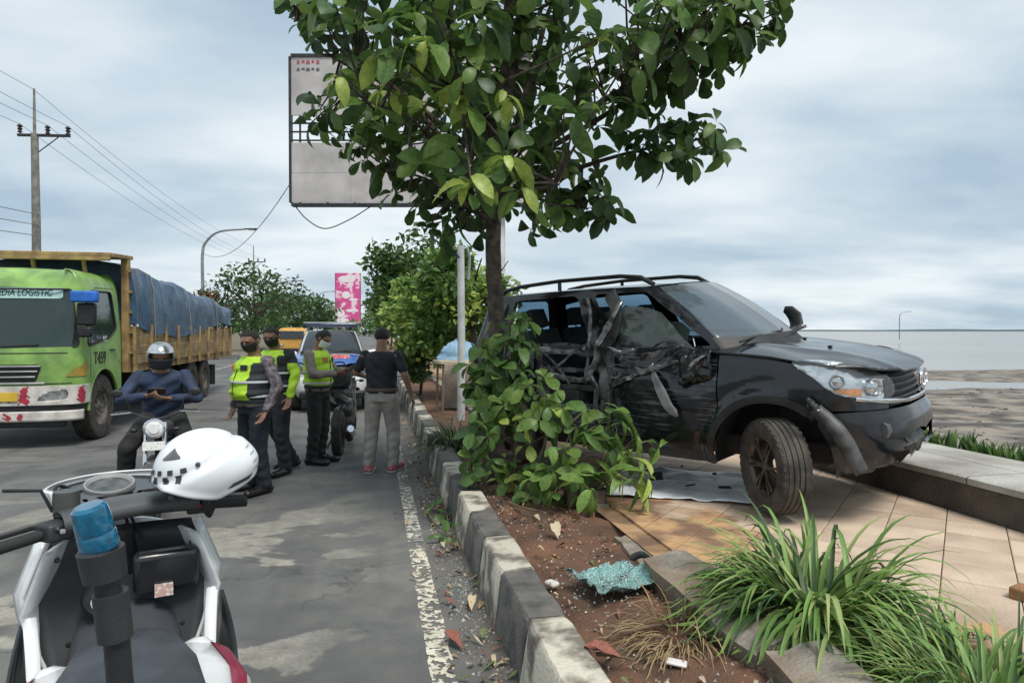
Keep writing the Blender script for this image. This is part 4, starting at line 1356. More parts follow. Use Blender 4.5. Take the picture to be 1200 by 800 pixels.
def leaf_matrix(p, d, up, size, roll=0.0):
    d = Vector(d).normalized()
    u = Vector(up); u = (u - d * u.dot(d))
    u = u.normalized() if u.length > 1e-4 else d.orthogonal().normalized()
    s = u.cross(d)
    m = Matrix((d, s, u)).transposed().to_4x4() @ Matrix.Rotation(roll, 4, 'X') @ Matrix.Diagonal((size, size, size, 1))
    m.translation = Vector(p)
    return m
def put_leaves(root, specs, n_obj, name='leaf', vis=None):
    """specs: (matrix, shape, mat). The n_obj best visible become objects; the rest one mesh of kind stuff"""
    cpos = cam.location
    def score(sp):
        v = sp[0].translation - cpos
        d = v.length
        fwd = v.x * _sy + v.y * _cy
        lat = v.x * _cy - v.y * _sy
        if fwd < .3: return 0
        px_, py_ = 600 + 800 * lat / fwd, 388 - 800 * v.z / fwd
        if not (-30 < px_ < 1230 and -30 < py_ < 830): return 0
        return sp[0].to_scale().x / d * (1.6 if sp[2] == 3 else 1) * (sp[3] if len(sp) > 3 else 1)
    order = sorted(specs, key=score, reverse=True)
    inv = root.matrix_world.inverted() if False else Matrix.Translation(-Vector(root.location))
    for sp in order[:n_obj]:
        o = link(name, leaf_mesh(sp[1], sp[2]), root)
        o.matrix_local = inv @ sp[0]
    rest = order[n_obj:]
    if rest:
        V, F, MI = [], [], []
        cache = {}
        for sp in rest:
            if sp[1] not in cache:
                me = leaf_mesh(sp[1], 0); a = np.empty(len(me.vertices) * 3); me.vertices.foreach_get('co', a)
                cache[sp[1]] = (a.reshape(-1, 3), [tuple(p.vertices) for p in me.polygons])
            vs, fs = cache[sp[1]]
            m = np.array(inv @ sp[0])
            o0 = sum(len(v) for v in V) if False else (V[-1][1] if V else 0)
            V.append((vs @ m[:3, :3].T + m[:3, 3], o0 + len(vs)))
            F += [tuple(i + o0 for i in f) for f in fs]; MI += [sp[2]] * len(fs)
        me = bpy.data.meshes.new('foliage')
        me.from_pydata(np.concatenate([v[0] for v in V]).tolist(), [], F)
        for m_ in leaf_mats: me.materials.append(m_)
        me.polygons.foreach_set('material_index', MI); me.polygons.foreach_set('use_smooth', [True] * len(F)); me.update()
        o = link('foliage', me, root); o['kind'] = 'stuff'
def rosette(specs, p, axis, rs, n, size, mats, shapes=(0, 1, 2, 3), spread=(50, 95), boost=1.0):
    axis = Vector(axis).normalized()
    a = axis.orthogonal().normalized(); b = axis.cross(a)
    ph = rs.uniform(0, 6.28)
    for k in range(n):
        t = ph + k * 2.4 + rs.uniform(-.3, .3)
        sp = R_(rs.uniform(*spread))
        d = axis * math.cos(sp) + (a * math.cos(t) + b * math.sin(t)) * math.sin(sp)
        d.z -= rs.uniform(.0, .45)
        up = axis * .8 + Vector((0, 0, .9)) + Vector((rs.uniform(-.4, .4), rs.uniform(-.4, .4), 0))
        specs.append((leaf_matrix(Vector(p) + axis * rs.uniform(-.05, .05), d, up, size * rs.uniform(.45, 1.2), rs.uniform(-.6, .6)), rs.choice(shapes), rs.choice(mats), boost))

# ---------------------------------------------------------------- main tree: tropical almond against the wreck
rs = random.Random(21)
TB = Vector((1.10, 6.28, .26))
tree = empty('almond_tree', TB, 0, 'young broad-leaved almond tree with the wrecked SUV jammed against its trunk', 'tree')
fork = at(579, 235, 6.35)
mb = MB()
tr = catmull([(0, 0, -.08), (.01, .0, .25), (-.015, .03, .8), (.03, .0, 1.4), tuple(at(578, 300, 6.38) - TB), tuple(fork - TB)], 6)
rad = [.06 * (1 - i / (len(tr) - 1)) ** 5 + .090 - .022 * i / (len(tr) - 1) for i in range(len(tr))]
tr = [Vector(p) + Vector((.012 * fbm(p[2] * 5, 1), .012 * fbm(p[2] * 5, 7), 0)) for p in tr]
mb.tube(tr, rad, 14)
for k in range(5):
    a = k * 1.3 + .4
    mb.tube([(.06 * math.cos(a), .06 * math.sin(a), .10), (.17 * math.cos(a), .17 * math.sin(a), .0), (.30 * math.cos(a), .30 * math.sin(a), -.06)], [.07, .045, .02], 8)
mb.build('trunk', bark, tree)
limbs_px = [(420, 70, 6.1, .04), (350, 25, 6.7, .03), (480, -40, 7.1, .045), (600, -110, 6.2, .05), (690, -60, 7.2, .045), (720, 90, 6.9, .04), (870, 30, 6.3, .04), (930, -20, 6.4, .03),
            (800, 170, 6.5, .03), (650, 215, 5.6, .028), (470, 200, 6.0, .032), (540, 110, 5.3, .03), (520, 240, 6.9, .028), (700, 230, 6.4, .025), (620, 60, 7.6, .04), (430, 120, 5.5, .028)]
limb_pts = []
for (lx, ly, ld, lr) in limbs_px:
    e_ = at(lx, ly, ld)
    st = at(579 + rs.uniform(-4, 4), 235 + rs.uniform(-60, 35) * (1 if ly < 150 else .4), 6.35) if ly < 200 else at(578, 262, 6.37)
    m1 = st.lerp(e_, .4) + Vector((rs.uniform(-.15, .15), rs.uniform(-.15, .15), rs.uniform(.02, .20)))
    m2 = st.lerp(e_, .75) + Vector((rs.uniform(-.15, .15), rs.uniform(-.15, .15), rs.uniform(-.02, .12)))
    c = [Vector(p) for p in catmull([st, m1, m2, e_], 6)]
    n = len(c)
    mb = MB(); mb.tube([p - TB for p in c], [lr * 1.0 * (1 - .78 * i / (n - 1)) for i in range(n)], 8)
    mb.build('limb', bark, tree)
    limb_pts += c[3:]
mb = MB(); mb.tube([fork - TB, at(585, 150, 6.4) - TB, at(595, 60, 6.3) - TB, at(600, -60, 6.3) - TB], [.075, .06, .05, .03], 10); mb.build('limb', bark, tree)
limb_pts += [at(585, 150, 6.4), at(590, 100, 6.35), at(595, 60, 6.3), at(600, 0, 6.3)]
crown = [(318, -10), (322, 12), (334, 38), (372, 62), (392, 78), (362, 100), (366, 128), (352, 150), (392, 166), (385, 180), (428, 200), (438, 222), (470, 250), (488, 268), (520, 284), (556, 286), (596, 262), (622, 284), (650, 262), (690, 258), (722, 264), (716, 236), (698, 208), (680, 186), (704, 170),
         (722, 192), (760, 184), (800, 194), (838, 190), (848, 160), (822, 140), (790, 142), (778, 122), (812, 98), (862, 76), (896, 52), (934, 14), (940, -30), (880, -120), (760, -170), (600, -200), (450, -160), (350, -90)]
holes = [(690, 172, 12, 14), (710, 8, 42, 12), (452, 4, 16, 12), (735, 150, 14, 10), (392, 90, 8, 14), (700, 20, 26, 10)]
cp = np.array(crown, float)
specs = []; twigs = MB()
EDGE = True
tries = 0; placed = []
while len(placed) < 410 and tries < 14000:
    tries += 1
    x = rs.uniform(318, 940); y = rs.uniform(-190, 288)
    s = float(poly_sdf(cp, np.array([[x]]), np.array([[y]]))[0, 0])
    if s < 7: continue
    if any(((x - h[0]) / (h[2] + 12)) ** 2 + ((y - h[1]) / (h[3] + 12)) ** 2 < 1 for h in holes): continue
    if y < -60 and rs.random() < .55: continue
    if any((x - a) ** 2 + (y - b) ** 2 < 13 ** 2 for a, b in placed): continue
    placed.append((x, y))
    th = min(1.0, s / 90.0)
    d = 6.35 + rs.gauss(0, .10 + .80 * th) + (.25 if y > 200 else 0)
    d = min(max(d, 4.9), 8.2)
    p = at(x, y, d)
    lp = min(limb_pts, key=lambda q: (q - p).length)
    ax = (p - lp)
    if ax.length < .05: ax = Vector((rs.uniform(-1, 1), rs.uniform(-1, 1), .5))
    m_ = (lp + p) / 2 + Vector((0, 0, -.05)) + Vector((rs.uniform(-.06, .06), rs.uniform(-.06, .06), 0))
    twigs.tube([lp - TB, m_ - TB, p - TB], [.014, .010, .006], 5, cap=False)
    axis = ax.normalized() + Vector((0, 0, .5))
    edge = s < 24
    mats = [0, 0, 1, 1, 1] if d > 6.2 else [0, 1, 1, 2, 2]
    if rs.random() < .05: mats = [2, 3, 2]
    size = .255 if d > 5.4 else .27
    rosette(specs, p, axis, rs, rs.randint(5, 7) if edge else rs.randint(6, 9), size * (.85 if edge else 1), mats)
for (x, y) in ((748, 172), (762, 158), (778, 178), (795, 165), (806, 184), (818, 152), (830, 170), (842, 178), (790, 150), (770, 190), (835, 148), (700, 205), (708, 232), (690, 244), (664, 240), (714, 250), (672, 222), (860, 60), (880, 45), (840, 80), (820, 92), (905, 30), (780, 105), (760, 112), (740, 120)):
    p = at(x, y, 6.35 + rs.uniform(-.25, .35)); lp = min(limb_pts, key=lambda q: (q - p).length)
    twigs.tube([lp - TB, (lp + p) / 2 - TB - Vector((0, 0, .04)), p - TB], [.012, .009, .006], 5, cap=False)
    rosette(specs, p, (p - lp).normalized() + Vector((0, 0, .5)), rs, rs.randint(6, 8), .22, [0, 1, 1, 0, 2])
for (x, y, d, n, sz) in ((455, 62, 5.0, 5, .26), (500, 55, 4.9, 5, .28), (545, 108, 5.0, 4, .24), (590, 112, 5.1, 4, .20), (552, 212, 4.95, 6, .26), (592, 188, 5.0, 6, .22), (610, 215, 5.1, 4, .2), (470, 100, 5.0, 4, .22), (398, 88, 5.4, 4, .19), (688, 40, 5.6, 4, .2)):
    p = at(x, y, d)
    lp = min(limb_pts, key=lambda q: (q - p).length)
    twigs.tube([lp - TB, (lp + p) / 2 - TB, p - TB], [.014, .010, .007], 5, cap=False)
    rosette(specs, p, Vector((0, -.3, 1)), rs, n, sz, [3, 3, 2], (1, 2, 2), (60, 100), 1.5)
    rosette(specs, p + Vector((0, .05, -.04)), Vector((0, -.2, 1)), rs, 4, sz, [2, 1], (1, 2, 0))
tw = twigs.build('twigs', bark, tree); tw['kind'] = 'stuff'
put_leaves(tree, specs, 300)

# ---------------------------------------------------------------- torn-off branches piled between trunk and car
def broken_branch(name, label, base, stems, rs, cat='branch'):
    root = empty(name, base, 0, label, cat, None)
    specs = []; mb = MB()
    for pts, r, n, size, mats, shapes in stems:
        c = [Vector(p) for p in catmull(pts, 6)]
        mb.tube([p - Vector(base) for p in c], [r * (1 - .6 * i / (len(c) - 1)) for i in range(len(c))], 7)
        for k in range(n):
            t = rs.uniform(.05, 1.0)
            p = c[min(len(c) - 1, int(t * len(c)))]
            q = p + Vector((rs.uniform(-.14, .14), rs.uniform(-.16, .06), rs.uniform(-.10, .14)))
            mb.tube([p - Vector(base), q - Vector(base)], [.005, .004], 5)
            ax = (q - p) + Vector((0, -.08, .05))
            rosette(specs, q, ax, rs, rs.randint(4, 6), size, mats, shapes, (45, 100))
    mb.build('stem', M('green_bark', (.16, .15, .085), .85, col2=(.08, .065, .04), nscale=14), root)
    put_leaves(root, specs, 300)
    return root
rs = random.Random(5)
broken_branch('broken_branch', 'leafy shoots hanging down the front of the trunk', on(590, 560, .27), [
    ([at(590, 392, 6.05), at(575, 430, 5.95), at(585, 480, 5.9)], .014, 9, .21, [1, 1, 2], (0, 1, 2)),
    ([at(610, 400, 6.1), at(600, 440, 6.0), at(612, 500, 5.9)], .014, 9, .20, [1, 1, 0], (0, 1, 2)),
    ([at(575, 400, 6.1), at(562, 440, 6.05), at(572, 500, 6.0)], .012, 7, .19, [1, 0], (0, 1, 2)),
    ([at(574, 378, 6.0), at(556, 430, 5.9), at(566, 500, 5.85), at(570, 545, 5.85)], .013, 11, .19, [1, 1, 2], (0, 1, 2)),
    ([at(600, 372, 6.05), at(592, 420, 5.9), at(588, 470, 5.85)], .013, 8, .20, [1, 2, 1], (0, 1, 2)),
    ([at(600, 585, 6.0), at(605, 510, 5.8), at(600, 450, 5.85)], .018, 10, .19, [1, 2, 2, 3], (0, 1, 3))], rs)
broken_branch('broken_branch', 'torn-off branch of round bright green leaves leaning on the rear door', on(660, 585, .28), [
    ([at(620, 580, 5.75), at(640, 510, 5.55), at(625, 455, 5.6)], .020, 10, .18, [2, 2, 3, 1], (0, 1, 3)),
    ([at(640, 585, 5.7), at(670, 540, 5.4), at(660, 480, 5.5)], .018, 9, .19, [2, 2, 1], (0, 1, 3)),
    ([at(650, 590, 5.6), at(700, 550, 5.35), at(720, 500, 5.5)], .016, 7, .20, [1, 2, 1], (0, 1, 4)),
    ([at(610, 595, 5.7), at(635, 565, 5.45), at(668, 560, 5.25)], .014, 8, .19, [1, 2, 2], (0, 1, 2))], rs)
broken_branch('broken_branch', 'wilted branch with long pale leaves spread below the front door', on(735, 590, .30), [
    ([at(690, 575, 5.5), at(725, 530, 5.25), at(765, 515, 5.3)], .014, 6, .23, [1, 2, 2], (4, 5, 0)),
    ([at(690, 580, 5.4), at(725, 560, 5.1), at(745, 570, 5.0)], .013, 4, .24, [2, 3, 2], (4, 5)),
    ([at(665, 500, 5.6), at(690, 480, 5.55), at(705, 500, 5.4)], .010, 3, .24, [2, 1], (4, 5))], rs)
broken_branch('leafy_twig', 'small leafy twig dropped on the road beside the kerb', on(515, 622, .0), [
    ([on(500, 600, .03), on(512, 615, .05), on(528, 628, .03)], .008, 4, .14, [1, 1, 2], (0, 1, 4)),
    ([on(520, 590, .03), on(524, 612, .04), on(516, 626, .03)], .006, 3, .13, [1, 2], (0, 1, 4))], rs)

# ---------------------------------------------------------------- strap-leaved clumps in the strip
blade_m = [M('blade_green', (.22, .37, .085), .45, col2=(.11, .21, .05), nscale=3, detail=3, transl=.25), M('blade_dark', (.060, .120, .030), .5, col2=(.03, .07, .02), nscale=3, transl=.2),
           M('blade_pale', (.40, .46, .18), .5, col2=(.22, .30, .09), nscale=3, transl=.25), M('blade_straw', (.36, .27, .14), .8, col2=(.19, .13, .065), nscale=5),
           M('blade_grey', (.115, .145, .085), .55, col2=(.055, .075, .042), nscale=3, transl=.15)]
def clump(name, label, base, n, length, width, spread, mats, seed, rad=.10, tilt=(0, 0), crown_r=None, flat=1.0, group=None):
    rs = random.Random(seed)
    root = empty(name, base, 0, label, 'plant', group)
    mb = MB()
    for k in range(n):
        a = rs.uniform(0, 6.283); r0 = rad * math.sqrt(rs.random())
        p = Vector((r0 * math.cos(a), r0 * math.sin(a), -.03))
        an = a + rs.gauss(0, .5)
        lean = spread * rs.uniform(.28, 1.0)
        d = Vector((math.cos(an) * math.sin(lean) + tilt[0], math.sin(an) * math.sin(lean) + tilt[1], math.cos(lean))).normalized()
        L_ = length * rs.uniform(.55, 1.12); w = width * rs.uniform(.7, 1.25)
        seg = 8
        side = d.cross(Vector((0, 0, 1)))
        side = side.normalized() if side.length > 1e-3 else Vector((1, 0, 0))
        bend = rs.uniform(.10, .24) * flat
        mb.cur = rs.choice(mats)
        pts = []; tw_ = rs.uniform(-.25, .25)
        for i in range(seg + 1):
            t = i / seg
            ww = w * (.55 + .6 * min(1, t * 4)) * (1 - t ** 3) * .5 + .0006
            nrm = side.cross(d).normalized()
            s2 = (side * math.cos(tw_ * t) + nrm * math.sin(tw_ * t))
            pts.append([p - s2 * ww + nrm * ww * .35, p, p + s2 * ww + nrm * ww * .35])
            p = p + d * (L_ / seg)
            d = (d + Vector((0, 0, -1)) * bend * (.3 + 1.3 * t)).normalized()
            if p.z < -.03: p.z = -.03 + .004 * rs.random()
        mb.grid(pts)
    o = mb.build('foliage', blade_m, root, angle=180); o['kind'] = 'stuff'
    return root
clump('strap_leaf_plant', 'big fresh green strap-leaved clump rooted on the heaved edging slab', on(955, 718, .36), 600, .62, .022, 1.38, [0, 0, 0, 1, 1, 2, 2], 3, .20, (-.12, -.05), None, 2.1)
clump('strap_leaf_plant', 'low grassy clump of finer blades at the end of the edging slabs', on(1165, 818, .33), 520, .42, .011, 1.35, [0, 0, 1, 2], 4, .28, (0, 0), None, 1.6)
clump('strap_leaf_plant', 'dull grey-green clump of narrow blades beside the kerb near the trunk', on(532, 524, .28), 420, .50, .016, 1.3, [4, 4, 4, 1, 2], 5, .18, (0, 0), None, 1.6)
clump('strap_leaf_plant', 'dark narrow clump pressed against the tail of the SUV', on(572, 512, .28), 160, .42, .015, 1.0, [1, 4], 6, .14)
clump('root_tuft', 'tuft of dry straw-coloured roots hanging from the heaved slab', on(790, 742, .30), 150, .30, .005, 1.5, [3], 9, .14, (-.6, -.5), None, 2.2)

# ---------------------------------------------------------------- generic trees and bushes
def leaf_cloud(root, center, radii, n, size, seed, mats=(0, 0, 1), clumps=14, name='crown', hollow=.5, outline=.25, dens=None):
    rs = random.Random(seed)
    mb = MB()
    C = []
    for k in range(clumps):
        v = Vector((rs.gauss(0, 1), rs.gauss(0, 1), rs.gauss(0, 1))).normalized() * rs.uniform(hollow, 1.0) ** .6
        C.append((v, rs.uniform(.28, .50), rs.choice(mats)))
    c0 = Vector(center)
    for k in range(n):
        v, r, mi = rs.choice(C)
        q = Vector((rs.gauss(0, 1), rs.gauss(0, 1), rs.gauss(0, 1)))
        q = q.normalized() * (rs.random() ** .45) * r
        p = v * (1 - outline * .6) + q
        p = Vector((p.x * radii[0], p.y * radii[1], p.z * radii[2])) + c0
        d = Vector((rs.gauss(0, 1), rs.gauss(0, 1), rs.gauss(-.15, .7))).normalized()
        u = Vector((rs.gauss(0, .7), rs.gauss(0, .7), 1))
        s_ = d.cross(u)
        if s_.length < 1e-3: continue
        s_.normalize(); up = s_.cross(d)
        L_ = size * rs.uniform(.6, 1.25); w = L_ * .28
        mb.cur = mi if rs.random() < .75 else rs.choice(mats)
        mb.add([p, p + d * L_ * .5 - s_ * w + up * w * .3, p + d * L_, p + d * L_ * .5 + s_ * w + up * w * .3], [(0, 1, 2), (0, 2, 3)])
    o = mb.build(name, leaf_mats, root, angle=180); o['kind'] = 'stuff'
    return o
def plain_tree(name, label, base, height, radii, n, size, seed, mats=(0, 0, 1), trunk_r=.12, group=None, lift=None, clumps=16, cat='tree', outline=.25):
    rs = random.Random(seed)
    root = empty(name, base, 0, label, cat, group)
    cz = lift if lift is not None else height - radii[2]
    mb = MB()
    c = catmull([(0, 0, -.1), (rs.uniform(-.1, .1), rs.uniform(-.1, .1), cz * .5), (rs.uniform(-.15, .15), rs.uniform(-.15, .15), cz)], 6)
    mb.tube(c, [trunk_r * (1 - .45 * i / (len(c) - 1)) for i in range(len(c))], 8)
    mb.build('trunk', bark, root)
    mb = MB()
    for k in range(9):
        a = k * 2.4; e_ = Vector((radii[0] * .75 * math.cos(a), radii[1] * .75 * math.sin(a), cz + radii[2] * rs.uniform(-.3, .8)))
        s_ = Vector((0, 0, cz * rs.uniform(.55, .95)))
        mb.tube([s_, s_.lerp(e_, .5) + Vector((0, 0, .1 * radii[2])), e_], [trunk_r * .5, trunk_r * .3, trunk_r * .12], 6)
    o = mb.build('limbs', bark, root); o['kind'] = 'stuff'
    leaf_cloud(root, (0, 0, cz), radii, n, size, seed + 1, mats, clumps, outline=outline)
    return root
# ---------------------------------------------------------------- background planting
plain_tree('shrub_tree', 'bushy light green tree in the strip behind the dark-shirted man', on(530, 466, .28), 2.95, (1.35, 1.5, 1.1), 5200, .17, 31, (1, 2, 2, 2, 3, 1), .07, None, 1.85, 30)
plain_tree('shrub_tree', 'rounded green tree in the strip beyond the pale post', (1.35, 19.0, .28), 3.6, (1.6, 1.6, 1.3), 4200, .22, 33, (1, 2, 1), .08, None, 2.7, 26)
plain_tree('shrub_tree', 'dark tree in the strip showing just above the SUV roof', (1.9, 13.2, .28), 3.15, (1.0, 1.0, .9), 1800, .20, 35, (1, 1, 2), .07, None, 2.25, 14)
plain_tree('shrub_tree', 'low scrubby bush with bare stems below the bushy light green tree', on(492, 462, .28), 1.35, (.65, .9, .55), 1500, .14, 37, (0, 1, 1), .04, None, .80, 12, 'bush')
for i, (x, y, h, r) in enumerate([(1.3, 28, 3.6, 1.5), (1.3, 38, 4.0, 1.7), (1.3, 52, 4.2, 2.0), (1.2, 75, 5, 2.4)]):
    plain_tree('shrub_tree', ['green strip tree behind the rounded one', 'far strip tree hidden mostly by nearer trees', 'distant strip tree near the road end', 'most distant strip tree along the kerb'][i], (x, y, .28), h, (r, r, h * .36), 1300, .3, 50 + i, (1, 1, 2), .09, 'trees in the planting strip', h * .6, 16)
# trees along the left side of the road
left = [
    ('sparse_tree', 'open-crowned feathery tree rising beside the curved street lamp', at(300, 400, 44), 5.6, (3.3, 3.0, 2.1), 1700, .34, 61, (0, 0, 1), 28),
    ('sparse_tree', 'small loose tree at the foot of the curved street lamp', at(252, 400, 40), 4.3, (1.7, 1.6, 1.4), 800, .30, 62, (0, 0, 4), 12),
    ('round_tree', 'dense rounded dark tree left of the pink billboard', at(366, 395, 95), 6.6, (3.8, 3.5, 2.7), 2600, .50, 63, (0, 1, 1), 20),
    ('round_tree', 'dark green tree between the feathery tree and the rounded one', at(332, 398, 70), 6.0, (3.2, 3.0, 2.3), 2000, .45, 64, (0, 0, 1), 18),
    ('round_tree', 'low dark tree behind the heads of the officers', at(295, 398, 60), 4.6, (3.4, 3, 1.9), 1900, .40, 65, (0, 0, 1), 18),
    ('round_tree', 'small tree under the pink billboard', at(398, 390, 130), 4.4, (4.0, 3.5, 2.0), 1500, .55, 66, (0, 1), 16),
    ('round_tree', 'distant tree mass closing the end of the road', (2, 230, 0), 8, (9, 6, 4.0), 2200, .9, 67, (0, 0, 1), 20),
    ('round_tree', 'hazy tree far down the left road edge', (-9.5, 175, 0), 8, (5, 5, 3.6), 1500, .8, 68, (0, 1), 16),
    ('sparse_tree', 'leafy top of a tree showing over the truck by the power pole', at(52, 420, 27), 4.6, (1.5, 1.3, .9), 420, .28, 69, (0, 0, 1), 8)]
for nm, lb, p, h, r, n, sz, sd, mt, cl in left:
    plain_tree(nm, lb, (p[0], p[1], -.03), h + (0 if nm != 'x' else 0), r, n, sz, sd, mt, .16, None, None, cl, 'tree', .15 if 'sparse' in nm else .25)
# weeds along the back edge of the sea wall
rs = random.Random(77)
for i in range(46):
    y = .5 + i * .26 + rs.uniform(-.1, .1)
weed = MB()
for i in range(2600):
    y = rs.uniform(-1, 16); x = 5.24 + abs(rs.gauss(0, .10))
    h = rs.uniform(.03, .13) * (1 + .6 * fbm(y * .8, 2)); a = rs.uniform(0, 6.28)
    p = Vector((x, y, .50)); q = p + Vector((math.cos(a) * h * .8, math.sin(a) * h * .8, h + .10))
    s_ = Vector((-math.sin(a), math.cos(a), 0)) * rs.uniform(.008, .02)
    weed.cur = rs.choice((0, 1, 1, 2))
    weed.add([p - s_, p + s_, (p + q) / 2 + s_ * 1.1 + Vector((0, 0, .02)), q, (p + q) / 2 - s_ * 1.1 + Vector((0, 0, .02))], [(0, 1, 2, 4), (4, 2, 3)])
w = weed.build('weeds', leaf_mats[:3], None, angle=180)
tag(w, 'strip of low weeds growing along the sea side of the wall', 'weeds', kind='stuff')
mb = MB(); mb.box((5.38, 7, .33), (.36, 18, .34)); tag(mb.build('wall_footing', walls, None, bevel=.05), kind='structure')
# ================================================================ PEOPLE
skin_b = M('skin_brown', (.25, .135, .085), .55, var=.15, nscale=12)
hair_m = M('hair_black', (.012, .011, .011), .6, var=.4, nscale=60, bump=.6, bscale=220)
lime = M('hi_vis_lime', (.52, .80, .045), .6, col2=(.36, .62, .03), nscale=8, bump=.35, bscale=14)
vest_dark = M('vest_dark', (.025, .03, .035), .75, var=.3)
refl = M('reflective_tape', (.62, .64, .66), .35, var=.1)
grey_shirt = M('taupe_uniform', (.235, .205, .185), .85, var=.25, nscale=9, bump=.35, bscale=16)
navy_tr = M('navy_trousers', (.020, .030, .042), .85, col2=(.012, .017, .025), nscale=7, bump=.35, bscale=12)
black_tr = M('black_trousers', (.018, .018, .020), .85, var=.35, nscale=7, bump=.35, bscale=12)
black_tee = M('black_tee', (.020, .022, .030), .85, var=.35, nscale=6, bump=.35, bscale=11)
pale_tr = M('pale_trousers', (.34, .315, .285), .88, var=.25, nscale=6, bump=.4, bscale=12)
shoe_m = M('black_shoe', (.015, .015, .016), .3, var=.3)
red_shoe = M('red_shoe', (.42, .05, .07), .6, col2=(.30, .29, .29), nscale=28, lo=.45, hi=.5)
jacket_m = M('navy_jacket', (.022, .042, .095), .75, col2=(.011, .022, .05), nscale=7, bump=.4, bscale=13)
camo_m = M('sleeve_camo', (.20, .17, .18), .85, col2=(.08, .075, .09), nscale=22, detail=4, lo=.45, hi=.55)
mask_black = M('mask_black', (.012, .012, .013), .8); mask_white = M('mask_white', (.70, .74, .76), .8, var=.1)
sole_m = M('shoe_sole', (.55, .53, .5), .7)

BASE = dict(head=(0, .03, 1.585), neck=(0, -.005, 1.43), LS=(-.178, -.01, 1.378), RS=(.178, -.01, 1.378), LE=(-.225, -.03, 1.13), RE=(.225, -.03, 1.13), LW=(-.235, .04, .88), RW=(.235, .04, .88),
            chest=(0, 0, 1.27), waist=(0, .0, 1.06), hip=(0, 0, .92), LH=(-.088, 0, .88), RH=(.088, 0, .88), LK=(-.10, .02, .49), RK=(.10, .02, .49), LA=(-.10, -.03, .09), RA=(.10, -.03, .09),
            LT=(-.125, .15, .035), RT=(.125, .15, .035), Lh=None, Rh=None, look=(0, 1, 0))
def hand_prims(mb, w, d, palm_n, side, curl=.5, s=1.0, g=0.0):
    """palm, four unequal bent fingers and a thumb leaving the side of the palm"""
    w = Vector(w); d = Vector(d).normalized(); n = Vector(palm_n); n = (n - d * n.dot(d)).normalized(); t = d.cross(n) * side
    mb.capsule(w, w + d * .075 * s, .027 * s + g, .034 * s + g, 10, flat=(.55, 1.15), up=n)
    k = w + d * .082 * s
    for i, (off_, ln) in enumerate(((.030, .070), (.010, .080), (-.011, .074), (-.031, .058))):
        p0 = k + t * off_ * s
        d1 = (d + n * curl * .45).normalized(); d2 = (d + n * curl * 1.5).normalized()
        p1 = p0 + d1 * ln * .5 * s; p2 = p1 + d2 * ln * .5 * s
        mb.capsule(p0 - d * .015 * s, p1, .0100 * s + g, .0093 * s + g, 8, k=2); mb.capsule(p1, p2, .0093 * s + g, .0080 * s + g, 8, k=2)
    p0 = w + d * .022 * s + t * .028 * s
    p1 = p0 + (d * .65 + t * .75 + n * .25).normalized() * .042 * s; p2 = p1 + (d + n * .35 + t * .1).normalized() * .032 * s
    mb.capsule(p0, p1, .0125 * s + g, .0105 * s + g, 8, k=2); mb.capsule(p1, p2, .0105 * s + g, .0085 * s + g, 8, k=2)
def torso_rings(J, grow=0.0, top=1.0, z0=.86, ztop=1.46, belly=0.0):
    """elliptical rings from hip to collar, following hip > waist > chest > neck"""
    hip, wa, ch, nk = (Vector(J[k]) for k in ('hip', 'waist', 'chest', 'neck'))
    R = [(hip + Vector((0, 0, -.06)), .160, .118), (hip, .168, .122), (hip.lerp(wa, .5), .158, .115), (wa, .150, .110), (wa.lerp(ch, .5), .160, .116), (ch, .172, .122), (ch.lerp(nk, .45), .180, .112), (ch.lerp(nk, .72), .150, .088), (ch.lerp(nk, .92), .085, .068), (nk + (nk - ch) * .08, .058, .058)]
    out = []
    for i, (p, rx, ry) in enumerate(R):
        b = belly * math.exp(-((i - 3.2) / 1.5) ** 2)
        out.append((p + Vector((0, b * .5, 0)), rx + grow + b * .5, ry + grow + b))
    return out
def rings_tube(mb, rings, n=20):
    mb.tube([r[0] for r in rings], [1.0] * len(rings), n, True, [(r[1], r[2]) for r in rings], up=(1, 0, 0))
def head_frame(J):
    f = Vector(J['look']).normalized()
    up = Vector((0, 0, 1)); up = (up - f * f.dot(up)).normalized()
    r = f.cross(up)
    return r, f, up
def paint_faces(o, mats, fn):
    me = o.data
    me.materials.clear()
    for m_ in mats: me.materials.append(m_)
    n = len(me.polygons); c = np.empty(n * 3); me.polygons.foreach_get('center', c)
    me.polygons.foreach_set('material_index', fn(c.reshape(n, 3)).astype(np.int32)); me.update()
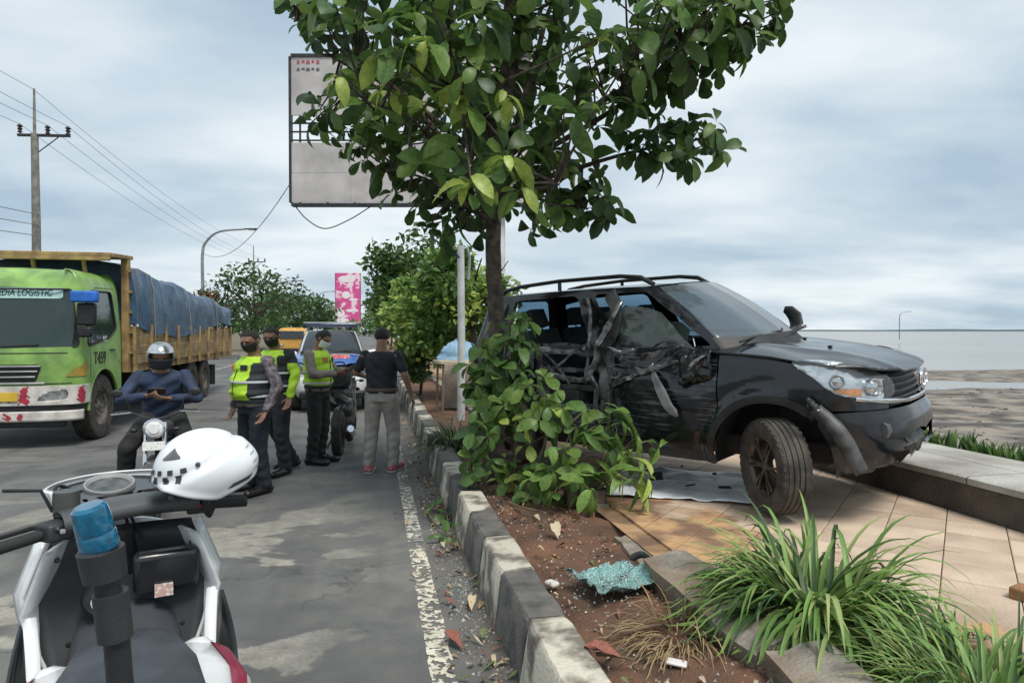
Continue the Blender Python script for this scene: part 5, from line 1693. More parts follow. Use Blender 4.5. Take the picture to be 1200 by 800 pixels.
def person(label, loc, heading, J=None, h=1.72, skin=skin_b, tops=None, trousers=None, shoes=None, hair='short', mask=None, vest=None, sleeves='short', belly=0.0, curl=(.5, .5), palm=((0, 1, 0), (0, 1, 0)), sleeve_m=None, belt=None, group=None, stout=1.08):
    JJ = dict(BASE); JJ.update(J or {}); J = {k: (Vector(v) if v is not None else None) for k, v in JJ.items()}
    r, f, up = head_frame(J)
    H = J['head']
    Hm = Matrix((r, f, up)).transposed()
    mb = MB()
    rings_tube(mb, torso_rings(J, -.012, belly=belly))
    # head: skull, jaw, nose, ears, neck
    mb.ell(H + up * .022, (.074, .092, .088), 16, 11, Hm); mb.ell(H + f * .022 - up * .045, (.056, .066, .068), 14, 9, Hm)
    mb.capsule(H + f * .094 + up * .006, H + f * .108 - up * .022, .008, .013, 8)
    mb.capsule(H + f * .080 + up * .030 - r * .028, H + f * .080 + up * .030 + r * .028, .015, .015, 8)
    mb.capsule(H + f * .083 - up * .055 - r * .016, H + f * .083 - up * .055 + r * .016, .010, .010, 8)
    for s_ in (-1, 1): mb.ell(H + r * s_ * .078 - f * .005 + up * .002, (.010, .020, .030), 8, 6, Hm)
    mb.capsule(J['neck'] - Vector((0, 0, .02)), H - up * .06 - f * .018, .060, .054, 14)
    for S_, E_, W_, sd, ci in (('LS', 'LE', 'LW', -1, 0), ('RS', 'RE', 'RW', 1, 1)):
        mb.capsule(J[S_], J[E_], .052, .040, 12); mb.capsule(J[E_], J[W_], .041, .027, 12)
        dr = (J['Lh' if sd < 0 else 'Rh']) or (J[W_] - J[E_])
        hand_prims(mb, J[W_], dr, palm[ci], -sd if sd else 1, curl[ci])
    for H_, K_, A_, T_ in (('LH', 'LK', 'LA', 'LT'), ('RH', 'RK', 'RA', 'RT')):
        mb.capsule(J[H_], J[K_], .082, .056, 12); mb.capsule(J[K_], J[A_], .056, .036, 12); mb.capsule(J[A_] - Vector((0, 0, .03)), J[T_], .036, .030, 10)
    body = remeshed(mb, 'person', skin, None, .0085, 3, .45)
    body.location = loc; body.rotation_euler = (0, 0, heading); k = h / 1.72; body.scale = (k * stout, k * (1 + (stout - 1) * .7), k)
    tag(body, label, 'person', group)
    # eyes
    for s_ in (-1, 1):
        e_ = MB(); e_.ell(H + f * .082 + up * .012 + r * s_ * .030, (.012, .008, .007), 8, 6, Hm); e_.build('eye', M('eye_dark', (.02, .016, .014), .25), body)
    # trousers
    if trousers:
        mb = MB()
        rg = torso_rings(J, .006, belly=belly)[:4]
        rings_tube(mb, [(rg[0][0] - Vector((0, 0, .03)), rg[0][1], rg[0][2])] + rg[:3])
        for H_, K_, A_ in (('LH', 'LK', 'LA'), ('RH', 'RK', 'RA')):
            kn = J[K_]; an = J[A_] + (J[K_] - J[A_]).normalized() * .0
            mb.capsule(J[H_], kn, .102, .078, 14); mb.capsule(kn, an + (an - kn).normalized() * .005, .078, .064, 14)
        # break the straight tube with cloth folds
        def folds(a, J=J):
            b = a.copy()
            ph = np.sin(a[:, 2] * 60 + np.sin(a[:, 0] * 30) * 1.5 + a[:, 1] * 25)
            low = np.clip((.62 - a[:, 2]) / .5, 0, 1) * .6 + .4
            b[:, 1] += .005 * ph * low; b[:, 0] += .0035 * np.cos(a[:, 2] * 47 + a[:, 1] * 40) * low
            return b
        remeshed(mb, 'trousers', trousers, body, .011, 4, .5, folds)
    if tops:
        mb = MB()
        rg = torso_rings(J, .010, belly=belly)
        rings_tube(mb, rg[(0 if not belt else 1):9])
        for S_, E_, W_ in (('LS', 'LE', 'LW'), ('RS', 'RE', 'RW')):
            if sleeves == 'short':
                mb.capsule(J[S_], J[S_].lerp(J[E_], .74), .054, .056, 14)
            else:
                mb.capsule(J[S_], J[E_], .061, .052, 14); mb.capsule(J[E_], J[E_].lerp(J[W_], .93), .052, .040, 14)
        def folds2(a):
            b = a.copy(); ph = np.sin(a[:, 2] * 48 + a[:, 0] * 34); b[:, 1] += .0045 * ph; b[:, 0] += .003 * np.cos(a[:, 2] * 57 + a[:, 1] * 44); return b
        o = remeshed(mb, 'shirt', tops, body, .010, 4, .5, folds2)
        if sleeve_m:
            sl = [J['LS'], J['RS'], J['LE'], J['RE']]
            def armface(c):
                m_ = np.zeros(len(c))
                for S_, E_, W_ in (('LS', 'LE', 'LW'), ('RS', 'RE', 'RW')):
                    for a, b in ((J[S_].lerp(J[E_], .15), J[E_]), (J[E_], J[W_])):
                        a, b = np.array(a), np.array(b); e_ = b - a
                        t = np.clip(((c - a) @ e_) / (e_ @ e_), 0, 1)
                        m_ = np.maximum(m_, (np.linalg.norm(c - (a + t[:, None] * e_), axis=1) < .088) & ((c[:, 2] < (J[E_].z + J[S_].z) / 2 + .02) if sleeve_m is lime else True) & (np.abs(c[:, 0]) > .135))
                return m_
            paint_faces(o, [tops, sleeve_m], armface)
    if vest:
        mb = MB()
        rg = torso_rings(J, .030, belly=belly)
        rg2 = [rg[2], rg[3], rg[4], rg[5], (rg[6][0], rg[6][1] - .004, rg[6][2]), (rg[7][0], rg[7][1] - .005, rg[7][2] + .004), (rg[8][0], rg[8][1] + .012, rg[8][2] + .012)]
        rings_tube(mb, rg2, 24)
        def puff(a):
            b = a.copy(); k_ = .006 * np.sin(a[:, 2] * 44) + .003 * np.sin(a[:, 2] * 83 + a[:, 0] * 20)
            n_ = np.hypot(b[:, 0], b[:, 1]) + 1e-6; b[:, 0] *= 1 + k_ / n_; b[:, 1] *= 1 + k_ / n_; return b
        v = remeshed(mb, 'vest', vest[0], body, .011, 2, .4, puff)
        if len(vest) > 1: paint_faces(v, [vest[0], vest[1]], lambda c: (np.abs(c[:, 0]) > .135) & (c[:, 2] < 1.36))
        for i in (1, 3):
            c0, rx, ry = rg[2 + i - 1] if i == 1 else rg[4]
            c0 = Vector(c0)
            b_ = MB(); P = [(c0.x + (rx + .008) * math.cos(t), c0.y + (ry + .008) * math.sin(t), c0.z + (.03 if i == 1 else .0)) for t in np.linspace(0, 2 * math.pi, 33)]
            b_.tube(P, [.012] * 33, 6, False, flat=(1, .18)); b_.build('reflective_band', refl if len(vest) == 1 else refl, v)
        z_ = MB(); pts = [(0 + Vector(q[0]).x, Vector(q[0]).y + q[2] + .006, Vector(q[0]).z) for q in rg[2:7]]; z_.tube(pts, .005, 6); z_.build('zip', vest_dark, v)
        for sx in (-1, 1):
            z_ = MB(); q = rg[5]; z_.box((sx * .085, Vector(q[0]).y + q[2] * .90 + .004, Vector(q[0]).z + .04), (.07, .012, .055), Matrix.Rotation(R_(-sx * 22), 3, 'Z'))
            z_.build('chest_patch', vest_dark if sx < 0 else M('patch_red', (.55, .22, .06), .7, var=.3, nscale=40), v, bevel=.004)
    if belt:
        rg = torso_rings(J, .016, belly=belly)[2]
        b_ = MB(); P = [(rg[0].x + (rg[1] + .004) * math.cos(t), rg[0].y + (rg[2] + .004) * math.sin(t), rg[0].z - .02) for t in np.linspace(0, 2 * math.pi, 33)]
        b_.tube(P, [.020] * 33, 6, False, flat=(1, .3)); b_.build('belt', belt, body)
    if shoes:
        for A_, T_ in (('LA', 'LT'), ('RA', 'RT')):
            a, t = J[A_], J[T_]
            d = (t - a); d.z = 0; d = d.normalized() if d.length > .01 else Vector((0, 1, 0))
            mb = MB()
            hz = min(a.z - .055, t.z) if a.z < .3 else a.z - .055
            b0 = Vector((a.x, a.y, a.z - .04)) - d * .045
            mb.capsule(b0, a + Vector((0, 0, .03)), .046, .042, 12)
            mb.capsule(b0 + Vector((0, 0, -.004)), Vector((t.x, t.y, t.z + .008)) + d * .025, .050, .040, 12, flat=(.95, 1.05)); mb.capsule(a + d * .02 + Vector((0, 0, -.005)), a + d * .10 + Vector((0, 0, -.035)), .042, .036, 12)
            s_ = remeshed(mb, 'shoe', shoes, body, .009, 3, .5, lambda a_, z0=(a.z - .09): np.c_[a_[:, :2], np.maximum(a_[:, 2], z0 + .004)])
            if shoes is red_shoe:
                mb = MB(); mb.capsule(b0 + Vector((0, 0, -.040)), Vector((t.x, t.y, t.z - .024)) + d * .03, .048, .038, 12, flat=(.25, 1.05)); mb.build('sole', sole_m, s_)
    if hair:
        mb = MB(); rows = []
        for i in range(13):
            row = []
            for k_ in range(29):
                az = 2 * math.pi * k_ / 28                     # 0 = right, pi/2 = face
                fr = math.sin(az)
                low = R_(28) if fr > .55 else (R_(-2) if fr > .15 else R_(-36) if fr < -.1 else R_(-20))
                low = R_(float(np.interp(fr, [-1, -.4, .05, .30, .62, 1], [-48, -42, -20, 6, 34, 38])))
                el = low + (R_(90) - low) * (i / 12)
                ir = .985 + .10 * fbm(math.cos(az) * 6, math.sin(az) * 6, el * 6)
                p = Vector((.0805 * math.cos(el) * math.cos(az), .098 * math.cos(el) * math.sin(az), .094 * math.sin(el))) * (ir if i else .96)
                row.append(H + up * .022 + Hm @ p)
            rows.append(row)
        mb.grid(rows); mb.build('hair', hair_m, body, angle=70, solid=.006)
    if mask:
        mb = MB(); rows = []
        for i in range(8):
            row = []
            for k_ in range(15):
                az = R_(90 - 78 + 156 * k_ / 14)
                zz = .000 - .095 * i / 7
                sc_ = 1.0 - .30 * (i / 7) ** 2
                bul = .016 * math.exp(-((az - R_(90)) / .5) ** 2) * math.sin(math.pi * min(1, i / 7 + .15))
                row.append(H + r * (.072 * sc_ * math.cos(az)) + f * ((.103 * sc_ + bul) * math.sin(az) + .002) + up * zz)
            rows.append(row)
        mb.grid(rows); mk = mb.build('face_mask', mask, body, angle=80, solid=.003)
    return body

def face_to(lat, dep):
    """heading so that the person faces (right, away) in the camera's frame"""
    v = (lat * _cy + dep * _sy, -lat * _sy + dep * _cy)
    return math.atan2(-v[0], v[1])
p1 = on(298, 577, 0)
person('officer in lime and black vest with camouflage sleeves, looking down, face mask on', (p1.x, p1.y, 0), face_to(-.62, -.78), dict(look=(-.38, .85, -.28), head=(-.02, .05, 1.575),
       LE=(-.275, -.05, 1.12), LW=(-.265, .06, .88), RE=(.235, -.02, 1.12), RW=(.225, .07, .88), LT=(-.14, .14, .035), RT=(.15, .13, .035), LK=(-.10, .03, .49)), 1.70,
       tops=grey_shirt, trousers=navy_tr, shoes=shoe_m, mask=mask_black, vest=(lime, vest_dark), sleeves='long', sleeve_m=camo_m, belly=.05, stout=1.2, palm=((0, 0, 1), (0, 1, 0)), belt=vest_dark)
p2 = on(322, 556, 0)
person('officer in black jacket with lime chest and sleeve, standing behind the vested one', (p2.x, p2.y, 0), face_to(-.45, -.9), dict(look=(-.35, .9, -.35), head=(-.02, .06, 1.57),
       LE=(-.25, -.02, 1.14), LW=(-.25, .06, .90), RA=(.10, -.35, .10), RT=(.13, -.18, .035), RK=(.11, -.10, .50)), 1.75,
       tops=M('black_jacket', (.02, .021, .024), .75, var=.3), trousers=M('dark_trousers', (.022, .024, .032), .85, var=.3, bump=.3, bscale=12), shoes=shoe_m, mask=mask_black, vest=(lime, vest_dark), stout=1.15, sleeves='long', sleeve_m=lime, hair='short', belt=vest_dark)
p3 = on(372, 543, 0)
off3 = person('officer in plain lime vest and white mask writing on a tablet', (p3.x, p3.y, 0), face_to(.96, -.22), dict(look=(0, .85, -.5), head=(0, .07, 1.565),
       LE=(-.22, .10, 1.15), LW=(-.09, .29, 1.17), RE=(.225, .06, 1.13), RW=(.10, .29, 1.14), LT=(-.12, .16, .035), RT=(.12, .16, .035), Lh=(.2, .9, .1), Rh=(-.1, .9, .2)), 1.72,
       tops=grey_shirt, trousers=black_tr, shoes=shoe_m, mask=mask_white, vest=(lime,), sleeves='long', curl=(.9, .7), palm=((.6, 0, 1), (-.8, 0, .8)), belt=vest_dark, belly=.02)
p4 = on(447, 553, 0)
person('man in black T-shirt and pale trousers walking away, red trainers', (p4.x, p4.y, 0), face_to(.10, 1), dict(look=(-.15, .95, -.2),
       LE=(-.29, .02, 1.16), LW=(-.26, .24, 1.10), RE=(.275, -.06, 1.14), RW=(.33, .0, .90), LK=(-.11, .00, .49), LA=(-.125, -.06, .09), LT=(-.15, .13, .035), RA=(.115, .04, .09), RT=(.15, .22, .035), RK=(.115, .06, .49)), 1.73,
       tops=black_tee, trousers=pale_tr, shoes=red_shoe, belt=M('belt_brown', (.10, .07, .05), .6), belly=.015, palm=((.7, 0, .6), (-1, 0, 0)))
# tablet held by the writing officer
tb = MB(); tb.box((0, 0, 0), (.19, .26, .012)); 
tab = empty('tablet', (0, 0, 0), 0, 'dark tablet held by the officer in the white mask', 'tablet')
hd = face_to(.96, -.22)
tab.location = Vector((p3.x, p3.y, 0)) + Matrix.Rotation(hd, 3, 'Z') @ Vector((0, .42, 1.17)); tab.rotation_euler = (R_(28), 0, hd)
tb.build('case', black_plastic, tab, bevel=.005)
tb = MB(); tb.box((0, 0, .0075), (.165, .225, .003)); tb.build('screen', M('screen_glass_dark', (.03, .035, .04), .1, var=.1), tab)
# ================================================================ THE TRUCK  (local: x forward, y left, z up; it faces the camera)
truck_green = M('truck_green', (.27, .47, .11), .40, col2=(.15, .27, .07), nscale=3.5, detail=11, coat=.3, rvar=.12)
ochre = M('ochre_steel', (.42, .285, .115), .7, col2=(.20, .13, .065), nscale=5, detail=9, bump=.3, bscale=40)
tarp_m = M('blue_tarp', (.060, .125, .205), .42, col2=(.022, .050, .098), nscale=1.6, detail=10, lo=.3, hi=.68, bump=1.0, bscale=4.5, rvar=.12)
white_bump = M('bumper_white', (.66, .64, .60), .55, col2=(.42, .39, .35), nscale=6, detail=8)
red_mark = M('bumper_red', (.38, .025, .05), .6, var=.3, nscale=20)
cab_glass = GLASS('cab_glass', (.20, .34, .33), .38, .03, 3.2)
truck = empty('truck', (-5.26, 10.75, 0), R_(-90), 'green cargo truck with ochre sides and a dark blue tarpaulin', 'truck')
truck.scale = (.96, .96, .96)
# cab shell: wrap surface, half width 1.2, front at x=0
plan = [(0, 0), (-.01, -.55), (-.05, -.92), (-.16, -1.13), (-.36, -1.20), (-1.0, -1.205), (-1.68, -1.20), (-1.80, -1.16), (-1.84, -1.0), (-1.85, 0)]
cprof = interp([(.55, -.02), (.72, 0.0), (1.30, .0), (1.52, -.015), (2.30, -.26), (2.50, -.34), (2.62, -.46), (2.68, -.60)])
sprof = interp([(.55, 0.0), (1.5, 0.0), (1.75, -.01), (2.40, -.065), (2.56, -.10), (2.64, -.17), (2.68, -.30)])
def coff(u, z, x, y):
    w = sstep(.75, 1.35, u)
    return cprof(z) * (1 - w) + sprof(z) * w
CW = Wrap(plan, coff)
ux, uy = CW.ux, CW.uy
ws = rpoly([(-.6, 1.46), (ux(-.17), 1.50), (ux(-.145), 2.36), (-.6, 2.42)], 3)
sw_ = rpoly([(ux(-.34), 1.50), (ux(-.40), 2.02), (ux(-.56), 2.36), (ux(-1.44), 2.38), (ux(-1.54), 1.78), (ux(-1.20), 1.62)], 3)
archc = lambda X, Z: np.hypot((X + .95), (Z - .52)) - .62
for sg in (1, -1):
    def cabf(U, Z):
        f = np.minimum(Z - .74, 2.685 - Z)
        f = np.minimum(f, -poly_sdf(ws, U, Z)); f = np.minimum(f, -poly_sdf(sw_, U, Z))
        f = np.minimum(f, archc(CW.pos(U)[0], Z))
        return f
    panel_mb(cabf, (0, CW.L, .6, 2.7), .05, CW.mapf(sg)).build('cab', truck_green, truck, angle=45)
    panel_mb(lambda U, Z: poly_sdf(sw_, U, Z) + .02, (ux(-.3), ux(-1.7), 1.5, 2.45), .06, CW.mapf(sg, -.015)).build('side_window', cab_glass, truck)
    # black rubber round the side window, door outline
    for pl, w_ in ((sw_, .014),):
        P = CW.mapf(sg, .003)(np.array([p[0] for p in pl]), np.array([p[1] for p in pl]))
        m_ = MB(); m_.tube([tuple(p) for p in P] + [tuple(P[0])], w_, 5, False); m_.build('window_seal', rubber, truck)
    dl = [(ux(-.42), 1.02), (ux(-.44), 1.60), (ux(-.54), 2.04), (ux(-.78), 2.42), (ux(-1.56), 2.44), (ux(-1.62), 1.2)]
    P = CW.mapf(sg, .0)(np.array([p[0] for p in dl]), np.array([p[1] for p in dl]))
    m_ = MB(); m_.tube([tuple(p) for p in P], .006, 5); m_.build('door_gap', rubber, truck)
    m_ = MB(); m_.capsule((-1.40, -1.215 * sg, 1.42), (-1.22, -1.215 * sg, 1.42), .016, .016, 8); m_.build('door_handle', black_plastic, truck)
    # arch lip and mudguard
    m_ = MB(); m_.lathe([(.60, -.02), (.625, -.02), (.625, .05), (.60, .05)], 20, Matrix.Translation((-.95, -1.20 * sg, .52)) @ Matrix.Rotation(R_(90), 4, 'X'), closed=True, arc=(R_(0), R_(180)))
    m_.build('arch_lip', truck_green, truck)
    m_ = MB(); m_.lathe([(.58, 0), (.58, .8)], 20, Matrix.Translation((-.95, (-1.19 if sg > 0 else .39), .52)) @ Matrix.Rotation(R_(-90), 4, 'X'), arc=(R_(180), R_(360))); m_.build('wheel_well', M('wheel_well', (.02, .02, .02), .9), truck)
    # corner indicator and headlamp in the bumper
    ind = rpoly([(uy(-.98), 1.05), (ux(-.30), 1.06), (ux(-.34), 1.30), (uy(-1.06), 1.15)], 3)
    panel_mb(lambda U, Z: poly_sdf(ind, U, Z), (uy(-.8), ux(-.5), .95, 1.4), .02, CW.mapf(sg, .012)).build('indicator', M('amber_dull', (.42, .24, .04), .3, col2=(.26, .22, .05), nscale=9), truck, angle=40)
    # door step panel
    m_ = MB(); m_.box((-.32, -1.13 * sg, .80), (.36, .12, .16)); m_.build('step_panel', black_plastic, truck, bevel=.02)
mb = MB()
for sg in (1, -1): panel_mb(lambda U, Z: poly_sdf(ws, U, Z) + .02, (0, ux(-.30), 1.40, 2.5), .06, CW.mapf(sg, -.012), mb)
mb.build('windscreen', cab_glass, truck)
P1 = CW.mapf(1, .002)(np.array([p[0] for p in ws if p[0] > 0]), np.array([p[1] for p in ws if p[0] > 0]))
m_ = MB(); m_.tube([(P1[0][0], 0, P1[0][2])] + [tuple(p) for p in P1] + [(P1[-1][0], 0, P1[-1][2])] + [(p[0], -p[1], p[2]) for p in P1[::-1]] + [(P1[0][0], 0, P1[0][2])], .016, 5, False); m_.build('screen_seal', rubber, truck)
# roof and cab interior
mb = MB(); rows = []
for t in np.linspace(-1, 1, 13):
    rows.append([(x, t * yw, 2.68 + .05 * (1 - t * t) * k) for x, yw, k in ((-.60, .60, .1), (-.72, .80, .7), (-.95, .88, 1), (-1.2, .90, 1), (-1.45, .89, .7), (-1.54, .80, .1))])
mb.grid(rows); mb.build('cab_roof', truck_green, truck, angle=60)
mb = MB(); mb.box((-.95, 0, 1.25), (1.4, 2.1, .5)); mb.box((-.42, 0, 1.5), (.35, 2.1, .16)); mb.box((-1.35, -.6, 1.75), (.18, .55, .75)); mb.box((-1.35, .55, 1.75), (.18, .9, .75)); mb.build('cab_interior', M('cab_dark', (.03, .032, .033), .9), truck, bevel=.04)
# sun-strip with the haulier's name
strip = MB()
for sg in (1, -1): panel_mb(lambda U, Z: np.minimum(np.minimum(Z - 2.22, 2.385 - Z), uy(-.96) - U), (0, uy(-1.0), 2.2, 2.4), .05, CW.mapf(sg, .002), strip)
strip = strip.build('sun_strip', M('strip_teal', (.33, .50, .48), .5, var=.15), truck)
def on_cab(name, s, size, mat, y0, z0, ex=.007, sx=1.0):
    t = text_mesh(name, s, size, mat, truck, Matrix.Identity(4), .002, bold=True)
    me = t.data; a = np.empty(len(me.vertices) * 3); me.vertices.foreach_get('co', a); a = a.reshape(-1, 3)
    yy = y0 + a[:, 0] * sx; zz = z0 + a[:, 1]
    us = np.array([uy(-abs(q)) if abs(q) > 1e-3 else 0. for q in yy])
    P = CW.mapf(1, 0)(us, zz); P[:, 1] = yy; P[:, 0] += ex + a[:, 2]
    me.vertices.foreach_set('co', P.ravel()); me.update()
    return t
on_cab('lettering', 'MEDIA LOGISTIC', .145, M('strip_dark', (.02, .09, .09), .6), .34, 2.305, sx=.74)
# fleet number on the door: side plane y = +1.2 (the side towards the kerb)
def side_text(s, size, x, z, mat, sx=1.0):
    m = Matrix.Translation((x, 1.212, z)) @ Matrix.Rotation(R_(90), 4, 'X') @ Matrix.Rotation(R_(180), 4, 'Y') @ Matrix.Diagonal((sx, 1, 1, 1))
    return text_mesh('lettering', s, size, mat, truck, m, .002, bold=True)
side_text('T459', .27, -.78, 1.30, M('letter_black', (.02, .03, .02), .6), .85)
side_text('LG', .13, -1.0, 1.60, M('letter_white', (.75, .78, .75), .6))
# grille: black recess with silver bars and a round badge
mb = MB()
for sg in (1, -1): panel_mb(lambda U, Z: np.minimum(np.minimum(Z - .98, 1.24 - Z), uy(-.66 ) + (Z - 1.1) * .3 - U), (0, .9, .95, 1.3), .05, CW.mapf(sg, .004), mb)
grl = mb.build('grille', M('grille_black', (.012, .012, .012), .5), truck)
for zz, ww in ((1.215, .70), (1.14, .66), (1.06, .63)):
    m_ = MB(); m_.box((.02, 0, zz), (.03, ww * 2, .022)); m_.build('slat', M('silver_plastic', (.42, .43, .43), .35, metal=.5, var=.2), grl, bevel=.006)
m_ = MB(); m_.box((.014, 0, .965), (.03, 1.5, .03)); m_.build('grille_sill', M('silver_plastic', (.42, .43, .43), .35), grl, bevel=.006)
m_ = MB(); m_.lathe([(.11, -.006), (.125, .006), (.11, .018), (.095, .006)], 26, Matrix.Translation((.02, 0, 1.13)) @ Matrix.Rotation(R_(90), 4, 'Y'), closed=True); m_.tube([(.035, -.05, 1.08), (.035, -.05, 1.18)], .012, 6); m_.tube([(.035, .05, 1.08), (.035, .05, 1.18)], .012, 6); m_.tube([(.035, -.05, 1.13), (.035, .05, 1.13)], .012, 6)
m_.build('badge', chrome, truck)
for y0, y1 in ((-.80, -.05), (-.1, .65)):
    m_ = MB(); m_.tube([(.0, y0, 1.47), (-.02, y0 + .2, 1.50), (-.03, y1, 1.53)], .014, 6); m_.build('wiper', rubber, truck)
mb = MB(); mb.box((.02, -.35, 1.335), (.02, .26, .02)); mb.build('vent', black_plastic, truck)
for zz, hw in ((1.405, 1.02), (.955, 1.06)):
    us_ = np.linspace(0, uy(-hw), 12); pr_ = CW.mapf(1, .0)(us_, np.full(12, zz)); pl_ = CW.mapf(-1, .0)(us_[1:], np.full(11, zz))
    m_ = MB(); m_.tube([tuple(p) for p in pl_[::-1]] + [tuple(p) for p in pr_], .008, 5); m_.build('panel_gap', rubber, truck)
# bumper: white with red daubs, lamps in its ends, black slot, lower bar
plan_b = [(.10, 0), (.09, -.55), (.05, -.95), (-.08, -1.17), (-.30, -1.215), (-.42, -1.21)]
BW = Wrap(plan_b, lambda u, z, x, y: 0 * u)
lampp = rpoly([(BW.uy(-.66), .70), (BW.uy(-.70), .76), (BW.uy(-.88), .85), (BW.uy(-1.06), .865), (BW.uy(-1.06), .73)], 3)
for sg in (1, -1):
    bu = panel_mb(lambda U, Z: np.minimum(np.minimum(Z - .645, .93 - Z), -poly_sdf(lampp, U, Z)), (0, BW.L, .62, .96), .035, BW.mapf(sg)).build('bumper', white_bump, truck, angle=40, solid=.02)
    panel_mb(lambda U, Z: np.minimum(Z - .41, .56 - Z), (0, BW.L - .25, .4, .58), .05, BW.mapf(sg, .0)).build('bumper', white_bump, truck, angle=40, solid=.02)
    panel_mb(lambda U, Z: np.minimum(Z - .53, .67 - Z), (0, BW.L - .1, .5, .7), .05, BW.mapf(sg, -.03)).build('bumper_slot', black_plastic, truck, angle=40)
    hd_ = panel_mb(lambda U, Z: poly_sdf(lampp, U, Z) + .012, (BW.uy(-.6), BW.L, .65, .92), .025, BW.mapf(sg, -.03)).build('headlight', M('truck_lamp', (.60, .60, .58), .2, metal=.7, var=.5, nscale=16), truck, angle=30)
    panel_mb(lambda U, Z: poly_sdf(lampp, U, Z), (BW.uy(-.6), BW.L, .65, .92), .03, BW.mapf(sg, -.002)).build('lamp_lens', GLASS('clear_lens', (.93, .95, .96), .1), hd_)
    # red daubs: ragged patches of paint on the white
    for (u0, u1, z0, z1) in ((BW.uy(-.44), BW.uy(-.58), .66, .92), (BW.ux(-.06), BW.ux(-.20), .66, .915), (.06, .34, .70, .82), (.08, .17, .43, .54), (.24, .34, .43, .54), (.40, .50, .43, .54)):
        panel_mb(lambda U, Z: np.minimum(np.minimum(U - u0, u1 - U), np.minimum(Z - z0, z1 - Z)) - .016 + .030 * np.sin(U * 61 + Z * 33) * np.sin(Z * 57 + U * 9), (u0 - .03, u1 + .03, z0 - .02, z1 + .02), .014, BW.mapf(sg, .004)).build('red_daub', red_mark, truck)
m_ = MB(); m_.box((.115, .22, .78), (.012, .44, .13)); m_.build('number_plate', M('plate_yellow', (.62, .42, .04), .5, var=.15), truck, bevel=.003)
m_ = MB(); m_.box((-.08, 0, .36), (.10, 2.0, .10)); m_.build('under_bar', black_plastic, truck, bevel=.02)
# mirrors: black bracket with a pair of heads, blue cap
for sg in (1, -1):
    m_ = MB(); m_.tube([(-.30, 1.12 * sg, 2.28), (-.12, 1.24 * sg, 2.30), (-.02, 1.30 * sg, 2.20), (-.03, 1.30 * sg, 1.75), (-.2, 1.19 * sg, 1.64)], .016, 8)
    br = m_.build('mirror_bracket', black_plastic, truck)
    m_ = MB(); m_.box((-.04, 1.30 * sg, 1.98), (.10, .26, .34)); m_.build('mirror', black_plastic, br, bevel=.035, seg=3)
    m_ = MB(); m_.box((.03, 1.30 * sg, 2.24), (.14, .36, .17)); m_.build('mirror_cap', M('blue_cap', (.02, .14, .55), .5, var=.2) if sg > 0 else black_plastic, br, bevel=.03, seg=3)
    m_ = MB(); m_.box((-.05, 1.27 * sg, 1.72), (.09, .20, .16)); m_.build('mirror', black_plastic, br, bevel=.03)
# chassis, tank, axles
mb = MB()
for sg in (1, -1): mb.box((-5.2, .42 * sg, .78), (9.6, .08, .24))
for x in (-.95, -6.6, -7.9): mb.tube([(x, -.95, .52), (x, .95, .52)], .07, 8)
mb.build('chassis', dark_metal, truck)
mb = MB(); mb.lathe([(.001, -.45), (.28, -.45), (.28, .45), (.001, .45)], 20, Matrix.Translation((-3.4, .78, .72)) @ Matrix.Rotation(R_(90), 4, 'Y')); mb.build('fuel_tank', dark_metal, truck, angle=40)
rim_tr = M('truck_rim', (.21, .19, .16), .6, metal=.3, col2=(.07, .06, .05), nscale=9)
for x in (-.95, -6.6, -7.9):
    for sg in (1, -1):
        wheel(truck, (x, 1.04 * sg, .52), .52, .28, tyre_m, rim_tr, 0, sg, style='steel', rimr=.56)
        if x < -2: wheel(truck, (x, .72 * sg, .52), .52, .26, tyre_m, rim_tr, 0, sg, style='steel', rimr=.56)
for sg in (1, -1):
    m_ = MB(); m_.box((-8.75, .98 * sg, .55), (.02, .5, .55)); m_.build('mud_flap', rubber, truck)
# cargo bed: ochre boards and posts, tall head frame behind the cab
BX0, BX1 = -2.15, -10.7
mb = MB(); mb.box(((BX0 + BX1) / 2, 0, 1.06), (BX0 - BX1, 2.44, .14)); mb.build('bed_floor', ochre, truck)
random.seed(2)
for sg in (1, -1):
    for k in range(4):
        m_ = MB(); m_.box(((BX0 + BX1) / 2, 1.235 * sg + random.uniform(-.004, .004), 1.215 + k * .172), (BX0 - BX1 - .06, .035, .164)); m_.build('side_board', ochre, truck, bevel=.008)
    n = 10
    for k in range(n):
        x = BX0 - .05 - k * (BX0 - BX1 - .1) / (n - 1)
        m_ = MB(); m_.box((x, 1.275 * sg, 1.42), (.09, .05, .86)); m_.build('side_post', ochre, truck, bevel=.008)
    for x in np.linspace(BX0 - .3, BX1 + .3, 15):
        pass
    m_ = MB(); m_.box((BX0 + .03, 1.16 * sg, 2.02), (.14, .12, 2.05)); m_.build('head_post', ochre, truck, bevel=.01)
    for k in range(5):
        m_ = MB(); m_.box((BX0 + .03, 1.245 * sg, 1.35 + k * .36), (.17, .03, .04)); m_.build('head_rung', ochre, truck)
for k in range(4):
    m_ = MB(); m_.box((BX0 + .02, 0, 1.25 + k * .19), (.06, 2.2, .17)); m_.build('head_board', ochre, truck, bevel=.008)
m_ = MB(); m_.box((BX0 + .42, 0, 3.02), (1.15, 2.46, .07), Matrix.Rotation(R_(3), 3, 'Y')); m_.build('canopy_board', ochre, truck, bevel=.012)
m_ = MB(); m_.box((BX0 + .96, 0, 2.94), (.06, 2.46, .10)); m_.build('canopy_beam', ochre, truck, bevel=.012)
for y in (-.75, .05, .80):
    m_ = MB(); m_.tube([(BX0 + .9, y, 2.92), (BX0 + .80, y, 2.66)], .035, 6); m_.build('canopy_strut', ochre, truck)
